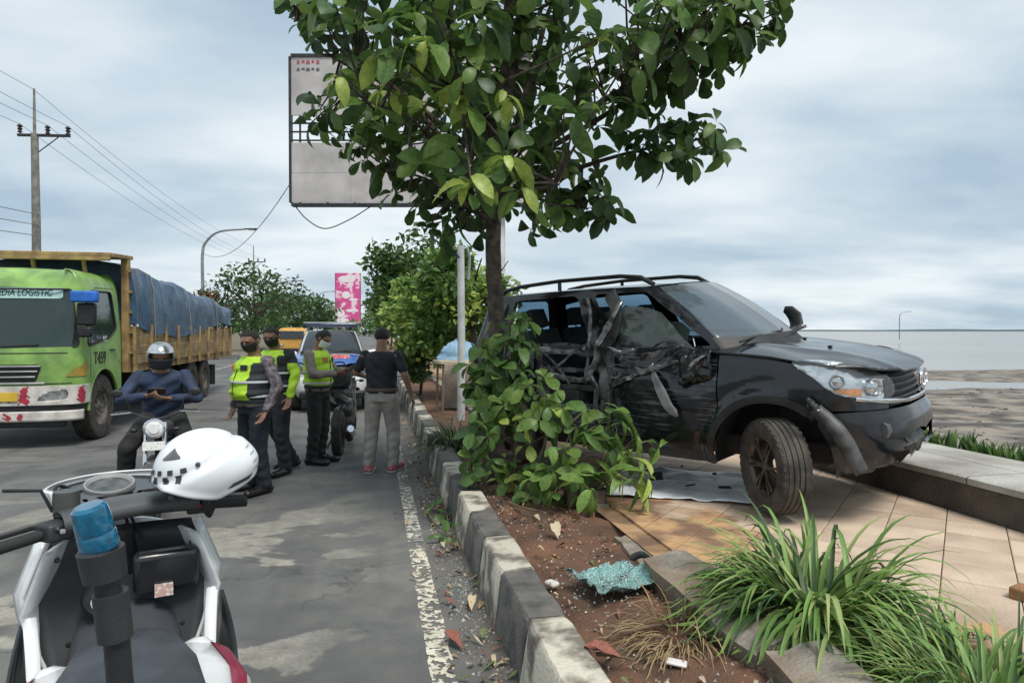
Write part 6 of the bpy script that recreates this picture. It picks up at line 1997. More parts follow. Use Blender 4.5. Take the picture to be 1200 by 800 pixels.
# tarpaulin: sagging skin over the load, skirt over the boards
mb = MB(); rows = []
nx = 90
for i in range(nx + 1):
    t = i / nx
    x = BX0 + .02 - t * (BX0 - BX1 + .05)
    hump = 2.96 - .50 * t ** 1.2 + .05 * math.sin(t * 19) * (.4 + t)
    hem = 1.84 - .26 * math.sin(min(1, t * 1.35) * math.pi) ** .8 + .03 * math.sin(t * 31 + 1) + .10 * t
    row = []
    for j, (y, f) in enumerate([(-1.30, 0), (-1.295, .33), (-1.27, .68), (-1.20, .90), (-1.0, .985), (-.5, 1.02), (0, 1.04), (.5, 1.02), (1.0, .985), (1.20, .90), (1.27, .68), (1.295, .33), (1.30, 0)]):
        z = hem + (hump - hem) * f
        fl = .06 * fbm(x * 1.7, z * 2.2, y) + .022 * math.sin(x * 7.4 + z * 2 + 2 * fbm(x * .7, 3)) * (1 - f) + .02 * fbm(x * 5 + z * 3, z * 5)
        row.append((x, y + (fl if y > 0 else -fl) * (1 if abs(y) > 1.1 else 0), z + (fl * .8 if abs(y) < 1.1 else 0)))
    rows.append(row)
mb.grid(rows)
mb.add([r for r in rows[0]], [tuple(range(len(rows[0])))]); mb.add([r for r in rows[-1]], [tuple(range(len(rows[-1])))])
mb.build('tarpaulin', tarp_m, truck, angle=70)
for k in range(3):
    i = 12 + k * 28
    r0 = rows[i]
    m_ = MB(); m_.tube([(r0[j][0], r0[j][1] * 1.008, r0[j][2] + .006) for j in range(len(r0))] + [(r0[-1][0], 1.31, 1.25)], .009, 5, False); m_.build('rope', M('rope', (.30, .26, .2), .9), truck)
# ================================================================ SCOOTER, MOTORCYCLES, RIDER, HELMET
white_gloss = M('scooter_white', (.70, .71, .72), .25, var=.08, nscale=5, coat=.6)
black_gloss = M('scooter_black', (.014, .015, .018), .28, var=.3, nscale=4, coat=.4)
black_satin = M('scooter_satin', (.026, .028, .032), .50, var=.3, nscale=8, bump=.12, bscale=220)
seat_vinyl = M('seat_vinyl', (.050, .056, .066), .55, var=.3, nscale=9, bump=.2, bscale=180)
maroon = M('maroon_stripe', (.26, .02, .055), .35, var=.15, coat=.4)
def local_at(lat, d, z=0.0):
    return Vector((lat * _cy + d * _sy, -lat * _sy + d * _cy, z))
sc = empty('scooter', local_at(-1.28, 2.25), R_(78.5 + 30), 'white and black police scooter with a blue beacon on a rear pole', 'scooter')
def loft(secs, name, mat, parent, n=20, angle=50, bevel=0):
    """secs: (x, zc, half width, half height, power) super-ellipse rings along x"""
    mb = MB(); rows = []
    for x, zc, hw, hh, pw in secs:
        rows.append([(x, hw * abs(math.cos(t)) ** (2 / pw) * (1 if math.cos(t) > 0 else -1), zc + hh * abs(math.sin(t)) ** (2 / pw) * (1 if math.sin(t) > 0 else -1)) for t in np.linspace(0, 2 * math.pi, n + 1)])
    mb.grid(rows)
    mb.add(rows[0][:-1], [tuple(range(n))]); mb.add(rows[-1][:-1], [tuple(range(n))[::-1]])
    return mb.build(name, mat, parent, angle=angle, fix=True)
# front cowl (white outside), inner leg shield (black), glove box, fuel cap
mb = MB(); rows = []
for i in range(11):
    t = i / 10
    z = .36 + .62 * t
    hw = float(np.interp(t, [0, .35, .7, 1], [.14, .23, .285, .22]))
    rows.append([(.40 - .12 * t - .42 * (abs(s_) ** 2.2) * (1 - .15 * t), hw * s_, z) for s_ in np.linspace(-1, 1, 17)])
mb.grid(rows); mb.build('front_cowl', white_gloss, sc, angle=60, solid=.012)
mb = MB(); rows = []
for i in range(13):
    t = i / 12
    z = .34 + .66 * t
    hw = float(np.interp(t, [0, .35, .7, 1], [.125, .215, .27, .205]))
    rows.append([(-.02 + .10 * t - .16 * (1 - t) ** 2 + .05 * (1 - s_ * s_) * (1 if .2 < t < .9 else .4), hw * s_, z) for s_ in np.linspace(-1, 1, 15)])
mb.grid(rows); mb.build('leg_shield', black_satin, sc, angle=45, solid=.015)
for s_ in (-1, 1):
    # white edge strip of the shield, black lower fairing flaring out beside the feet
    mb = MB(); rows = []
    for i in range(9):
        t = i / 8
        rows.append([(-.05 + .10 * t + e * .026, float(np.interp(t, [0, .25, .6, 1], [.20, .245, .290, .225])) * s_ + e * s_ * .014, .56 + .44 * t) for e in (-.9, -.3, .4, 1.0)])
    mb.grid(rows); mb.build('shield_edge', white_gloss, sc, angle=60, solid=.010)
    mb = MB(); rows = []
    for i in range(9):
        t = i / 8
        rows.append([(-.03 - .34 * t + .02 * v, (.285 + .015 * math.sin(t * 3) - .03 * v) * s_, .76 - .20 * t - .36 * v * (1 - .4 * t)) for v in np.linspace(0, 1, 7)])
    mb.grid(rows); mb.build('side_fairing', black_gloss, sc, angle=50, solid=.012)
    mb = MB(); mb.tube(catmull([(-.05, .258 * s_, .78), (-.12, .245 * s_, .70), (-.21, .232 * s_, .61)], 5), [.012] * 9 + [.009, .005], 8, flat=(.5, 1.5)); mb.build('fairing_strip', white_gloss, sc)
m_ = MB(); m_.box((-.02, -.12, .86), (.06, .20, .14), Matrix.Rotation(R_(-10), 3, 'Y')); m_.build('glove_box', black_gloss, sc, bevel=.02, seg=3)
m_ = MB(); m_.box((-.045, -.11, .80), (.02, .055, .04)); m_.build('warning_sticker', M('sticker', (.55, .35, .30), .6, col2=(.7, .7, .68), nscale=70, lo=.45, hi=.5), sc)
m_ = MB(); m_.lathe([(.001, .012), (.030, .012), (.045, .02), (.055, .006), (.058, -.02)], 24, Matrix.Translation((-.04, .07, .80)) @ Matrix.Rotation(R_(-80), 4, 'Y')); m_.build('ignition', black_gloss, sc)
m_ = MB(); m_.lathe([(.001, .02), (.028, .018), (.030, 0)], 20, Matrix.Translation((-.055, .07, .80)) @ Matrix.Rotation(R_(-80), 4, 'Y')); m_.box((-.085, .07, .80), (.02, .03, .008)); m_.build('key', chrome, sc)
# tunnel, footboards, seat, tail
loft([(.02, .52, .17, .24, 3), (-.10, .50, .175, .22, 3), (-.24, .48, .17, .20, 3), (-.40, .50, .17, .21, 3), (-.52, .56, .17, .20, 3)], 'tunnel', M('tunnel_grey', (.055, .062, .072), .5, var=.2), sc)
for s_ in (-1, 1):
    m_ = MB(); m_.box((-.26, .24 * s_, .30), (.50, .17, .05)); m_.build('footboard', black_satin, sc, bevel=.02)
loft([(-.36, .74, .07, .05, 2.4), (-.42, .765, .13, .065, 2.4), (-.60, .77, .165, .07, 2.6), (-.80, .775, .17, .07, 2.6), (-.95, .80, .155, .07, 2.6), (-1.15, .84, .13, .065, 2.4), (-1.24, .845, .06, .04, 2.2)], 'seat', seat_vinyl, sc)
tail = loft([(-.36, .64, .20, .11, 2.6), (-.44, .64, .285, .14, 2.8), (-.60, .635, .305, .15, 2.8), (-.85, .63, .26, .14, 2.8), (-1.10, .68, .19, .12, 2.6), (-1.32, .76, .10, .07, 2.2)], 'rear_cowl', white_gloss, sc)
for s_ in (-1, 1):
    XS = [-.36, -.44, -.60, -.85, -1.10, -1.32]; ZC = [.64, .64, .635, .63, .68, .76]; HW = [.20, .285, .305, .26, .19, .10]; HH = [.11, .14, .15, .14, .12, .07]
    mb = MB(); rows = []
    for i in range(19):
        x = -.40 - .75 * i / 18; zc, hw, hh = (float(np.interp(-x, [-q for q in XS], A)) for A in (ZC, HW, HH)); pw = 2.75
        rows.append([(x, s_ * (hw + .004) * math.cos(t) ** (2 / pw), zc + (hh + .004) * math.sin(t) ** (2 / pw)) for t in np.linspace(R_(30 - 14 * i / 18), R_(50 - 20 * i / 18), 5)])
    mb.grid(rows); mb.build('stripe', maroon, tail, angle=60)
    m_ = MB(); m_.capsule((-.32, .15 * s_, .66), (-.42, .18 * s_, .72), .055, .05, 12); m_.build('cowl_tip', white_gloss, tail)
# pole and beacon
pr = local_at(-.80, 1.375)
R18 = Matrix.Rotation(-sc.rotation_euler.z, 4, 'Z')
pb = R18 @ (pr - sc.location)
px0, py0 = pb.x, pb.y
pole = MB(); pole.tube([(px0 + .02, py0 - .02, .66), (px0, py0 + .005, 1.10)], .0245, 20); po = pole.build('beacon_pole', black_satin, sc, angle=40)
m_ = MB(); m_.tube([(px0, py0 + .003, 1.04), (px0 - .002, py0 + .012, 1.135), (px0 - .002, py0 + .012, 1.136)], [.033, .033, .027], 22); m_.build('pole_collar', black_satin, po, angle=40)
m_ = MB(); m_.tube([(px0 - .002, py0 + .014, 1.13), (px0 - .004, py0 + .020, 1.165), (px0 - .004, py0 + .020, 1.167), (px0 - .006, py0 + .028, 1.225), (px0 - .006, py0 + .028, 1.228)], [.024, .026, .040, .043, .036], 24); m_.build('beacon_base', black_satin, po, angle=40)
m_ = MB()
bz = [(1.228, .034), (1.232, .0365), (1.258, .0355), (1.262, .0338), (1.266, .0352), (1.300, .0335), (1.312, .032), (1.318, .025), (1.319, .001)]
m_.tube([(px0 - .006 - (z - 1.228) * .10, py0 + .028 + (z - 1.228) * .22, z) for z, r in bz], [r for z, r in bz], 26)
beacon_m = M('beacon_blue', (.008, .19, .36), .10, var=.35, nscale=40, trans=.35, coat=.5)
m_.build('beacon', beacon_m, po, angle=35)
m_ = MB(); m_.tube([(px0 - .007, py0 + .031, 1.235), (px0 - .010, py0 + .040, 1.285)], .014, 12); m_.build('beacon_core', M('beacon_core', (.06, .30, .45), .3, var=.4, nscale=60), po)
# wheels
wheel(sc, (.28, 0, .25), .25, .11, tyre_m, dark_metal, R_(0), -1, 5); wheel(sc, (-1.02, 0, .25), .25, .12, tyre_m, dark_metal, 0, -1, 5)
m_ = MB(); m_.tube([(.05, 0, 1.0), (.28, .07, .25)], .025, 8); m_.tube([(.05, 0, 1.0), (.28, -.07, .25)], .025, 8); m_.build('fork', dark_metal, sc)
loft([(.05, .52, .03, .02, 2), (.20, .53, .07, .02, 2), (.40, .50, .07, .02, 2), (.52, .40, .05, .02, 2)], 'front_fender', white_gloss, sc)
m_ = MB(); m_.box((-.75, 0, .38), (.6, .22, .22)); m_.tube([(-.5, -.12, .25), (-.7, -.16, .25), (-1.1, -.19, .32)], [.03, .05, .05], 10); m_.build('engine', dark_metal, sc, bevel=.03)
m_ = MB(); m_.tube([(-.72, .10, .30), (-.80, .24, .02)], .012, 8); m_.tube([(-.72, -.10, .30), (-.80, -.24, .02)], .012, 8); m_.tube([(-.80, -.24, .012), (-.80, .24, .012)], .012, 8); m_.build('stand', dark_metal, sc)
# steering group, turned to the left
ST_ = Matrix.Rotation(R_(18), 4, 'Z')
def stp(*p): return tuple(ST_ @ Vector(p))
mb = MB()
mb.tube([stp(*p) for p in catmull([(-.10, .37, 1.045), (-.06, .24, 1.055), (-.01, .12, 1.085), (0, 0, 1.09), (-.01, -.12, 1.085), (-.06, -.24, 1.055), (-.10, -.37, 1.045)], 5)], .013, 10)
hb = mb.build('handlebar', dark_metal, sc)
for s_ in (-1, 1):
    m_ = MB(); m_.tube([stp(-.095, .37 * s_, 1.045), stp(-.065, .255 * s_, 1.053)], [.0185, .0175], 12); m_.build('grip', rubber, hb)
    m_ = MB(); m_.box(stp(-.055, .215 * s_, 1.058), (.07, .075, .055), (ST_ @ Matrix.Rotation(R_(20 * s_), 4, 'Z')).to_3x3()); m_.box(stp(-.09, .215 * s_, 1.07), (.02, .02, .018)); m_.build('switch_box', black_satin, hb, bevel=.010)
    m_ = MB(); m_.tube([stp(.00, .18 * s_, 1.07), stp(.02, .26 * s_, 1.062), stp(-.015, .40 * s_, 1.05)], [.009, .008, .006], 8, flat=(1.4, .7)); m_.build('brake_lever', dark_metal, hb)
    m_ = MB(); m_.lathe([(.001, .045), (.036, .045), (.038, .03), (.036, -.03), (.001, -.03)], 20, Matrix.Translation(stp(.01, .165 * s_, 1.115))); m_.build('fluid_reservoir', M('reservoir', (.06, .062, .06), .35, var=.3), hb, angle=40)
    m_ = MB(); m_.tube([stp(.02, .20 * s_, 1.10), stp(.02, .23 * s_, 1.17), stp(.0, .33 * s_, 1.19)], .0055, 8)
    if s_ > 0: m_.capsule(stp(.0, .40, 1.20), stp(-.01, .50, 1.20), .045, .04, 12, flat=(.35, 1)); 
    m_.build('mirror', black_satin, hb)
for k, (ya, yb, zz) in enumerate(((.20, .05, 1.16), (.17, -.02, 1.14), (-.20, -.05, 1.15))):
    m_ = MB(); m_.tube(catmull([stp(.0, ya, 1.09), stp(.07, ya * .9, zz), stp(.12, (ya + yb) / 2, zz - .02), stp(.10, yb, 1.05), (.06, yb, .95)], 6), .0055, 6); m_.build('cable', rubber, hb)
for s_ in (-1, 1):
    m_ = MB(); m_.box(stp(-.098, .205 * s_, 1.062), (.016, .014, .012), ST_.to_3x3()); m_.build('switch_button', M('button_red', (.45, .05, .04), .5) if s_ < 0 else M('button_grey', (.3, .3, .3), .5), hb, bevel=.002)
for yy, zz in ((-.20, .93), (.19, .93), (-.17, .66), (.16, .66)):
    m_ = MB(); m_.lathe([(.001, .006), (.008, .005), (.009, 0)], 10, Matrix.Translation((-.005 + .02 * (zz > .8), yy, zz)) @ Matrix.Rotation(R_(-90), 4, 'Y')); m_.build('bolt', dark_metal, sc)
# bar cover and meter visor
mb = MB(); rows = []
for i in range(15):
    t = -1 + 2 * i / 14
    y = .20 * t; w_ = .060 + .02 * math.cos(t * 1.4)
    rows.append([stp(-.015 - .03 * t * t + w_ * math.cos(a) * .95, y, 1.085 - .012 * t * t + .036 * math.sin(a)) for a in np.linspace(0, 2 * math.pi, 13)])
mb.grid(rows); mb.build('bar_cover', M('cover_grey', (.075, .080, .085), .45, var=.25, nscale=7), sc, angle=60)
vis = catmull([(.03, .195), (.10, .20), (.20, .13), (.245, .0), (.20, -.13), (.10, -.20), (.03, -.195)], 6)
mb = MB(); rows = [[stp(x * .94 + .01, y * .92, 1.105) for x, y in vis], [stp(x, y, 1.125) for x, y in vis], [stp(x * 1.02, y * 1.01, 1.150) for x, y in vis], [stp(x * .98 + .002, y * .97, 1.153) for x, y in vis]]
mb.grid(rows); mb.build('visor_rim', white_gloss, sc, angle=50, solid=.006)
mb = MB(); pts = [stp(x * .97, y * .97, 1.118 + .10 * x) for x, y in vis]; mb.add(pts, [tuple(range(len(pts)))]); mb.build('dash_panel', black_gloss, sc)
m_ = MB(); m_.lathe([(.062, 0), (.070, .012), (.076, .012), (.080, -.004)], 32, Matrix.Translation(stp(.115, .01, 1.134)) @ Matrix.Rotation(R_(-14), 4, 'Y')); sp_ = m_.build('speedometer', M('dial_ring', (.38, .38, .36), .35, metal=.4, var=.2), sc)
m_ = MB(); m_.lathe([(.001, .002), (.063, .002)], 28, Matrix.Translation(stp(.115, .01, 1.134)) @ Matrix.Rotation(R_(-14), 4, 'Y')); m_.build('dial_face', M('dial_face', (.025, .03, .03), .25, col2=(.10, .11, .11), nscale=26), sp_)

# white half-face helmet resting on the right-hand grip and mirror
hp_ = local_at((236 - 600) / 800 * 2.28, 2.28, 1.66 - (548 - 388) / 800 * 2.28)
hel = empty('helmet', hp_, 0, 'white vented half helmet hung over the scooter handlebar', 'helmet')
hel.rotation_euler = (R_(-6), R_(14), R_(198))
shell_m = M('helmet_white', (.74, .77, .80), .38, var=.05, coat=.2)
def helm_low(az): return R_(float(np.interp(math.cos(az), [-1, -.6, -.1, .35, .75, 1], [-30, -34, -40, -22, -2, 2])))
def helm_pt(az, el, k_=1.012):
    fr = math.cos(az); low = helm_low(az)
    brow = .010 * math.exp(-((el - low) / .12) ** 2)
    line = R_(-4) + .30 * (1 - fr)                           # moulded ridge that climbs towards the back
    rid = .012 * float(sstep(.05, -.05, el - line)) - .006 * math.exp(-((el - line - .10) / .05) ** 2)
    back = .014 * max(0, -fr) * math.exp(-((el - R_(-12)) / .4) ** 2)
    f_ = k_ * (1 + (brow + rid + back) / .13)
    return Vector((.150 * math.cos(el) * math.cos(az) * f_, .122 * math.cos(el) * math.sin(az) * f_, .130 * math.sin(el) * k_ * (1.0 if el > 0 else 1.05)))
mb = MB(); rows = []
for i in range(31):
    row = []
    for k in range(57):
        az = 2 * math.pi * k / 56; low = helm_low(az)
        row.append(helm_pt(az, low + (R_(90) - low) * (i / 30), 1.0))
    rows.append(row)
mb.grid(rows); mb.build('shell', shell_m, hel, angle=50, solid=.012)
def helm_patch(name, az0, az1, el0, el1, mat, skew=0, k_=1.014, n=6, tri=False):
    mb = MB(); rows = []
    for i in range(n + 1):
        t = i / n
        rows.append([helm_pt(az0 + (az1 - az0) * v + skew * t, el0 + (el1 - el0) * t * ((1 - abs(2 * v - 1) * .85) if tri else 1), k_) for v in np.linspace(0, 1, n + 1)])
    mb.grid(rows); return mb.build(name, mat, hel, angle=60)
vent_m = M('vent_dark', (.05, .055, .06), .5, var=.3, nscale=30)
for s_ in (-1, 1):
    helm_patch('vent', R_(30) * s_, R_(62) * s_, R_(36), R_(54), M('vent_grey', (.16, .17, .18), .5, var=.4, nscale=20), tri=True)
    helm_patch('vent', R_(108) * s_, R_(140) * s_, R_(-26), R_(-20), vent_m, skew=R_(8) * s_)
    for k in range(4):
        helm_patch('vent', R_(146 + k * 1) * s_, R_(162) * s_, R_(-16 + k * 11), R_(-14 + k * 11), M('vent_line', (.32, .36, .40), .5), skew=R_(3) * s_)
    m_ = MB(); p = helm_pt(R_(84) * s_, R_(22), 1.0); m_.ell(p, (.008, .008, .008), 10, 7); m_.build('screw', vent_m, hel)
    m_ = MB(); p = helm_pt(R_(46) * s_, R_(-16), 1.0); m_.ell(p, (.012, .010, .012), 10, 7); m_.build('screw', vent_m, hel)
for k in range(7):
    az = R_(-54 + k * 18)
    helm_patch('trim_check', az, az + R_(8), R_(4), R_(13), M('check_dark', (.03, .04, .06), .5), k_=1.02)
    helm_patch('trim_check', az + R_(8), az + R_(16), R_(15), R_(22), M('check_dark', (.03, .04, .06), .5), k_=1.02)
mb = MB(); rows = []
for i in range(10):
    rows.append([tuple(helm_pt(2 * math.pi * k / 36, R_(float(np.interp(math.cos(2 * math.pi * k / 36), [-1, -.6, -.1, .35, .75, 1], [-30, -34, -40, -22, -2, 2]))) + (R_(85) + R_(20)) * i / 9 * .9, .90)) for k in range(37)])
mb.grid(rows); mb.build('lining', M('helmet_lining', (.02, .02, .028), .95), hel, angle=60)
m_ = MB(); m_.tube(catmull([helm_pt(R_(95), R_(-36), .93), (.02, .06, -.14), (.03, .0, -.155), (.02, -.06, -.14), helm_pt(R_(-95), R_(-36), .93)], 6), .008, 6, flat=(1.6, .4)); m_.build('chin_strap', rubber, hel)

# ---------------------------------------------------------------- motorcycles
def motorcycle(label, loc, rz, paint, group=None):
    b = empty('motorcycle', loc, rz, label, 'motorcycle', group)
    wheel(b, (.66, 0, .30), .30, .10, tyre_m, dark_metal, 0, -1, 6, rimr=.70); wheel(b, (-.64, 0, .30), .30, .12, tyre_m, dark_metal, 0, -1, 6, rimr=.70)
    m_ = MB()
    for s_ in (-1, 1): m_.tube([(.66, .085 * s_, .30), (.42, .085 * s_, .98)], .022, 10)
    m_.build('fork', chrome, b)
    m_ = MB(); m_.tube(catmull([(-.66, 0, .55), (-.3, 0, .62), (.1, 0, .72), (.42, 0, .92)], 4), .03, 8); m_.tube([(.38, 0, .85), (.28, 0, .40), (-.15, 0, .28), (-.30, 0, .60)], .022, 8); m_.tube([(-.30, .08, .35), (-.64, .09, .30)], .022, 8); m_.tube([(-.30, -.08, .35), (-.64, -.09, .30)], .022, 8); m_.build('frame', dark_metal, b)
    loft([(.36, .90, .07, .06, 2.4), (.25, .89, .15, .11, 2.4), (.05, .87, .15, .11, 2.4), (-.12, .82, .09, .07, 2.4)], 'fuel_tank', paint, b)
    loft([(-.06, .80, .09, .045, 2.6), (-.25, .80, .13, .05, 2.6), (-.50, .82, .13, .05, 2.6), (-.78, .86, .09, .04, 2.4)], 'seat', seat_vinyl, b)
    loft([(-.40, .72, .11, .06, 2.6), (-.70, .78, .11, .06, 2.6), (-.92, .84, .06, .04, 2.2)], 'tail', paint, b)
    m_ = MB(); m_.box((.05, 0, .42), (.38, .26, .30)); m_.lathe([(.08, -.17), (.12, -.16), (.12, .16), (.08, .17)], 18, Matrix.Translation((-.08, 0, .36)) @ Matrix.Rotation(R_(90), 4, 'X')); m_.build('engine', dark_metal, b, bevel=.03)
    m_ = MB(); m_.tube(catmull([(.22, -.10, .42), (.26, -.12, .24), (-.1, -.15, .22), (-.45, -.17, .28), (-.80, -.18, .38)], 4), [.02] * 8 + [.045] * 9, 10); m_.build('exhaust', chrome, b)
    mb = MB(); rows = []
    for i in range(11):
        a = R_(20 + 130 * i / 10)
        rows.append([(.66 + .345 * math.cos(a), y, .30 + .345 * math.sin(a) - abs(y) * .25) for y in (-.075, -.04, 0, .04, .075)])
    mb.grid(rows); mb.build('front_fender', paint, b, angle=60, solid=.006)
    hl_ = MB(); hl_.lathe([(.001, -.10), (.06, -.09), (.088, -.02), (.092, .01)], 24, Matrix.Translation((.55, 0, .94)) @ Matrix.Rotation(R_(90), 4, 'Y')); H_ = hl_.build('headlight', black_gloss, b)
    m_ = MB(); m_.lathe([(.080, .0), (.096, .006), (.100, .018), (.088, .022), (.078, .012)], 26, Matrix.Translation((.555, 0, .94)) @ Matrix.Rotation(R_(90), 4, 'Y')); m_.build('bezel', chrome, H_)
    m_ = MB(); m_.lathe([(.080, .016), (.05, .026), (.001, .03)], 24, Matrix.Translation((.555, 0, .94)) @ Matrix.Rotation(R_(90), 4, 'Y')); m_.build('lens', M('bike_lens', (.80, .82, .82), .12, var=.25, nscale=40), H_)
    m_ = MB(); m_.lathe([(.045, .027), (.048, .034), (.001, .036)], 20, Matrix.Translation((.555, 0, .94)) @ Matrix.Rotation(R_(90), 4, 'Y')); m_.build('bulb_cap', M('bulb_white', (.9, .9, .88), .3), H_)
    m_ = MB(); m_.tube(catmull([(.34, -.38, 1.08), (.38, -.24, 1.09), (.42, -.08, 1.03), (.42, .08, 1.03), (.38, .24, 1.09), (.34, .38, 1.08)], 4), .012, 8); hb_ = m_.build('handlebar', dark_metal, b)
    for s_ in (-1, 1):
        m_ = MB(); m_.tube([(.34, .38 * s_, 1.08), (.375, .26 * s_, 1.09)], .018, 10); m_.build('grip', rubber, hb_)
        m_ = MB(); m_.tube([(.44, .22 * s_, 1.09), (.41, .40 * s_, 1.075)], .008, 6); m_.build('lever', chrome, hb_)
        m_ = MB(); m_.tube([(.38, .22 * s_, 1.09), (.40, .26 * s_, 1.22), (.37, .33 * s_, 1.27)], .006, 6); m_.ell((.36, .36 * s_, 1.28), (.012, .06, .042), 14, 8); m_.build('mirror', black_plastic, hb_)
        m_ = MB(); m_.tube([(.50, .10 * s_, .92), (.50, .17 * s_, .92)], .008, 6); m_.capsule((.50, .18 * s_, .92), (.50, .21 * s_, .92), .024, .02, 10); m_.build('indicator', black_plastic, b)
    m_ = MB(); m_.box((.60, 0, .77), (.012, .20, .085), Matrix.Rotation(R_(-15), 3, 'Y')); m_.build('number_plate', M('plate_white', (.66, .66, .64), .5, col2=(.30, .30, .30), nscale=45, lo=.35, hi=.45), b)
    m_ = MB(); m_.tube([(-.1, .10, .28), (-.14, .22, .012)], .012, 8); m_.build('side_stand', dark_metal, b)
    return b
bdir = Vector((.36, -.93)); 
bo = (-3.10 - bdir.x * .50, 5.9 - bdir.y * .50)
bl = local_at(*bo)
bz_ = math.atan2(bdir.y, bdir.x) - YAW
motorcycle('dark naked motorcycle with big round headlight under the helmeted rider', (bl.x, bl.y, 0), bz_, M('bike_graphite', (.055, .05, .052), .35, var=.3, coat=.3)).scale = (.87, .87, .87)
rider = person('motorcyclist in navy jacket, dark face cover and silver helmet, holding a phone', (bl.x, bl.y, 0), bz_ - R_(90), dict(hip=(0, -.22, .90), waist=(0, -.20, 1.05), chest=(0, -.12, 1.22), neck=(0, -.06, 1.37), head=(0, -.02, 1.50), look=(-.12, .9, -.30),
       LS=(-.19, -.10, 1.31), RS=(.19, -.10, 1.31), LE=(-.31, .06, 1.09), RE=(.31, .06, 1.09), LW=(-.10, .24, 1.11), RW=(.09, .24, 1.14), Lh=(.9, .5, .1), Rh=(-.9, .5, .25), LH=(-.10, -.18, .88), RH=(.10, -.18, .88), LK=(-.24, .22, .66), RK=(.24, .22, .66),
       LA=(-.30, .0, .10), RA=(.30, .0, .10), LT=(-.33, .17, .035), RT=(.33, .17, .035)), 1.63, tops=jacket_m, trousers=black_tr, shoes=shoe_m, sleeves='long', hair=None, mask=mask_black, curl=(.9, .9), palm=((0, -.3, 1), (0, -.3, 1)), belly=.03)
hm = MB(); rows = []
H0 = Vector((0, -.02, 1.50)) + Vector((0, 0, .022)); lk = Vector((-.12, .9, -.12)).normalized(); rt_ = lk.cross(Vector((0, 0, 1))).normalized(); up_ = rt_.cross(lk)
for i in range(15):
    row = []
    for k in range(33):
        az = 2 * math.pi * k / 32; fr = math.sin(az)
        low = R_(float(np.interp(fr, [-1, -.2, .2, .5, 1], [-52, -52, -48, 18, 24])))
        el = low + (R_(90) - low) * i / 14
        row.append(H0 + rt_ * (.118 * math.cos(el) * math.cos(az)) + lk * (.140 * math.cos(el) * math.sin(az)) + up_ * (.128 * math.sin(el)))
    rows.append(row)
hm.grid(rows); hm.build('helmet', M('rider_helmet', (.26, .27, .28), .25, col2=(.05, .055, .06), nscale=7, lo=.42, hi=.52, coat=.6), rider, angle=60, solid=.014)
hm = MB(); rows = []
for i in range(7):
    el = R_(58 - 44 * i / 6)
    rows.append([H0 + rt_ * (.126 * math.cos(el) * math.cos(az)) + lk * (.150 * math.cos(el) * math.sin(az)) + up_ * (.134 * math.sin(el)) for az in np.linspace(R_(28), R_(152), 13)])
hm.grid(rows); hm.build('visor', M('visor_chrome', (.62, .63, .64), .12, metal=.9, var=.2), rider, angle=60)
hm = MB(); rows = []
for i in range(6):
    zz = -.03 - .10 * i / 5
    rows.append([H0 + rt_ * ((.100 - .004 * i) * math.cos(az)) + lk * ((.124 - .006 * i) * math.sin(az)) + up_ * zz for az in np.linspace(R_(-10), R_(190), 17)])
hm.grid(rows); hm.build('face_cover', M('scarf_dark', (.016, .018, .026), .9), rider, angle=70, solid=.008)
ph = empty('phone', Vector((bl.x, bl.y, 0)) + Matrix.Rotation(bz_ - R_(90), 3, 'Z') @ (Vector((0, .315, 1.185)) * .948), bz_ - R_(90), 'phone held in both hands by the motorcyclist', 'phone')
m_ = MB(); m_.box((0, 0, 0), (.145, .012, .075), Matrix.Rotation(R_(-40), 3, 'X')); m_.build('case', black_plastic, ph, bevel=.004)
mc = local_at(-2.40, 9.75)
mb_ = motorcycle('parked black motorcycle beside the officer with the tablet', (mc.x, mc.y, 0), face_to(-.12, 1) + R_(90), black_gloss)
bagp = Vector((mc.x, mc.y, 0)) + Matrix.Rotation(face_to(-.12, 1) + R_(90), 3, 'Z') @ Vector((-.52, 0, 1.03))
bag = empty('bag', bagp, face_to(-.12, 1) + R_(90), 'black travel bag strapped on the parked motorcycle', 'bag')
loft([(.16, 0, .10, .09, 3), (.12, 0, .15, .15, 3), (-.12, .0, .16, .16, 3), (-.18, 0, .11, .10, 3)], 'bag_body', M('bag_cloth', (.03, .03, .032), .9, var=.4, nscale=12, bump=.5, bscale=30), bag)
m_ = MB(); m_.tube(catmull([(-.08, -.10, .10), (0, -.06, .20), (0, .06, .20), (-.08, .10, .10)], 5), .010, 6); m_.build('handle', rubber, bag)
# ================================================================ POLICE CAR AND BACKGROUND
white_paint = M('police_white', (.72, .74, .76), .28, var=.08, coat=.5)
livery = M('police_blue', (.03, .12, .42), .3, col2=(.025, .095, .34), nscale=3, coat=.4)
pc_p = local_at((388 - 600) / 800 * 15.9, 15.9)
pc = empty('police_car', (pc_p.x, pc_p.y, 0), R_(-90 + 4), 'white police patrol car with blue bonnet and roof light bar', 'car')
build_suv(pc, white_paint, livery, GLASS('police_glass', (.16, .20, .23), .7, .04), damaged=False, upper=white_paint)
for sx, sy in ((1.29, -.74), (1.29, .74), (-1.29, -.74), (-1.29, .74)):
    wheel(pc, (sx, sy, .345), .345, .215, tyre_m, M('grey_alloy', (.3, .3, .3), .4, metal=.7), 0, 1 if sy > 0 else -1, 6)
m_ = panel_mb(lambda X, Y: np.minimum(.36 - np.abs(Y), np.minimum(X - 1.32, 1.72 - X)), (1.2, 1.8, -.45, .45), .04, lambda x, y: np.stack([x, y, hoodz(x, y) + .004], 1)); hp = m_.build('bonnet_panel', M('livery_red', (.55, .07, .08), .35, col2=(.72, .62, .62), nscale=9, lo=.40, hi=.46), pc)
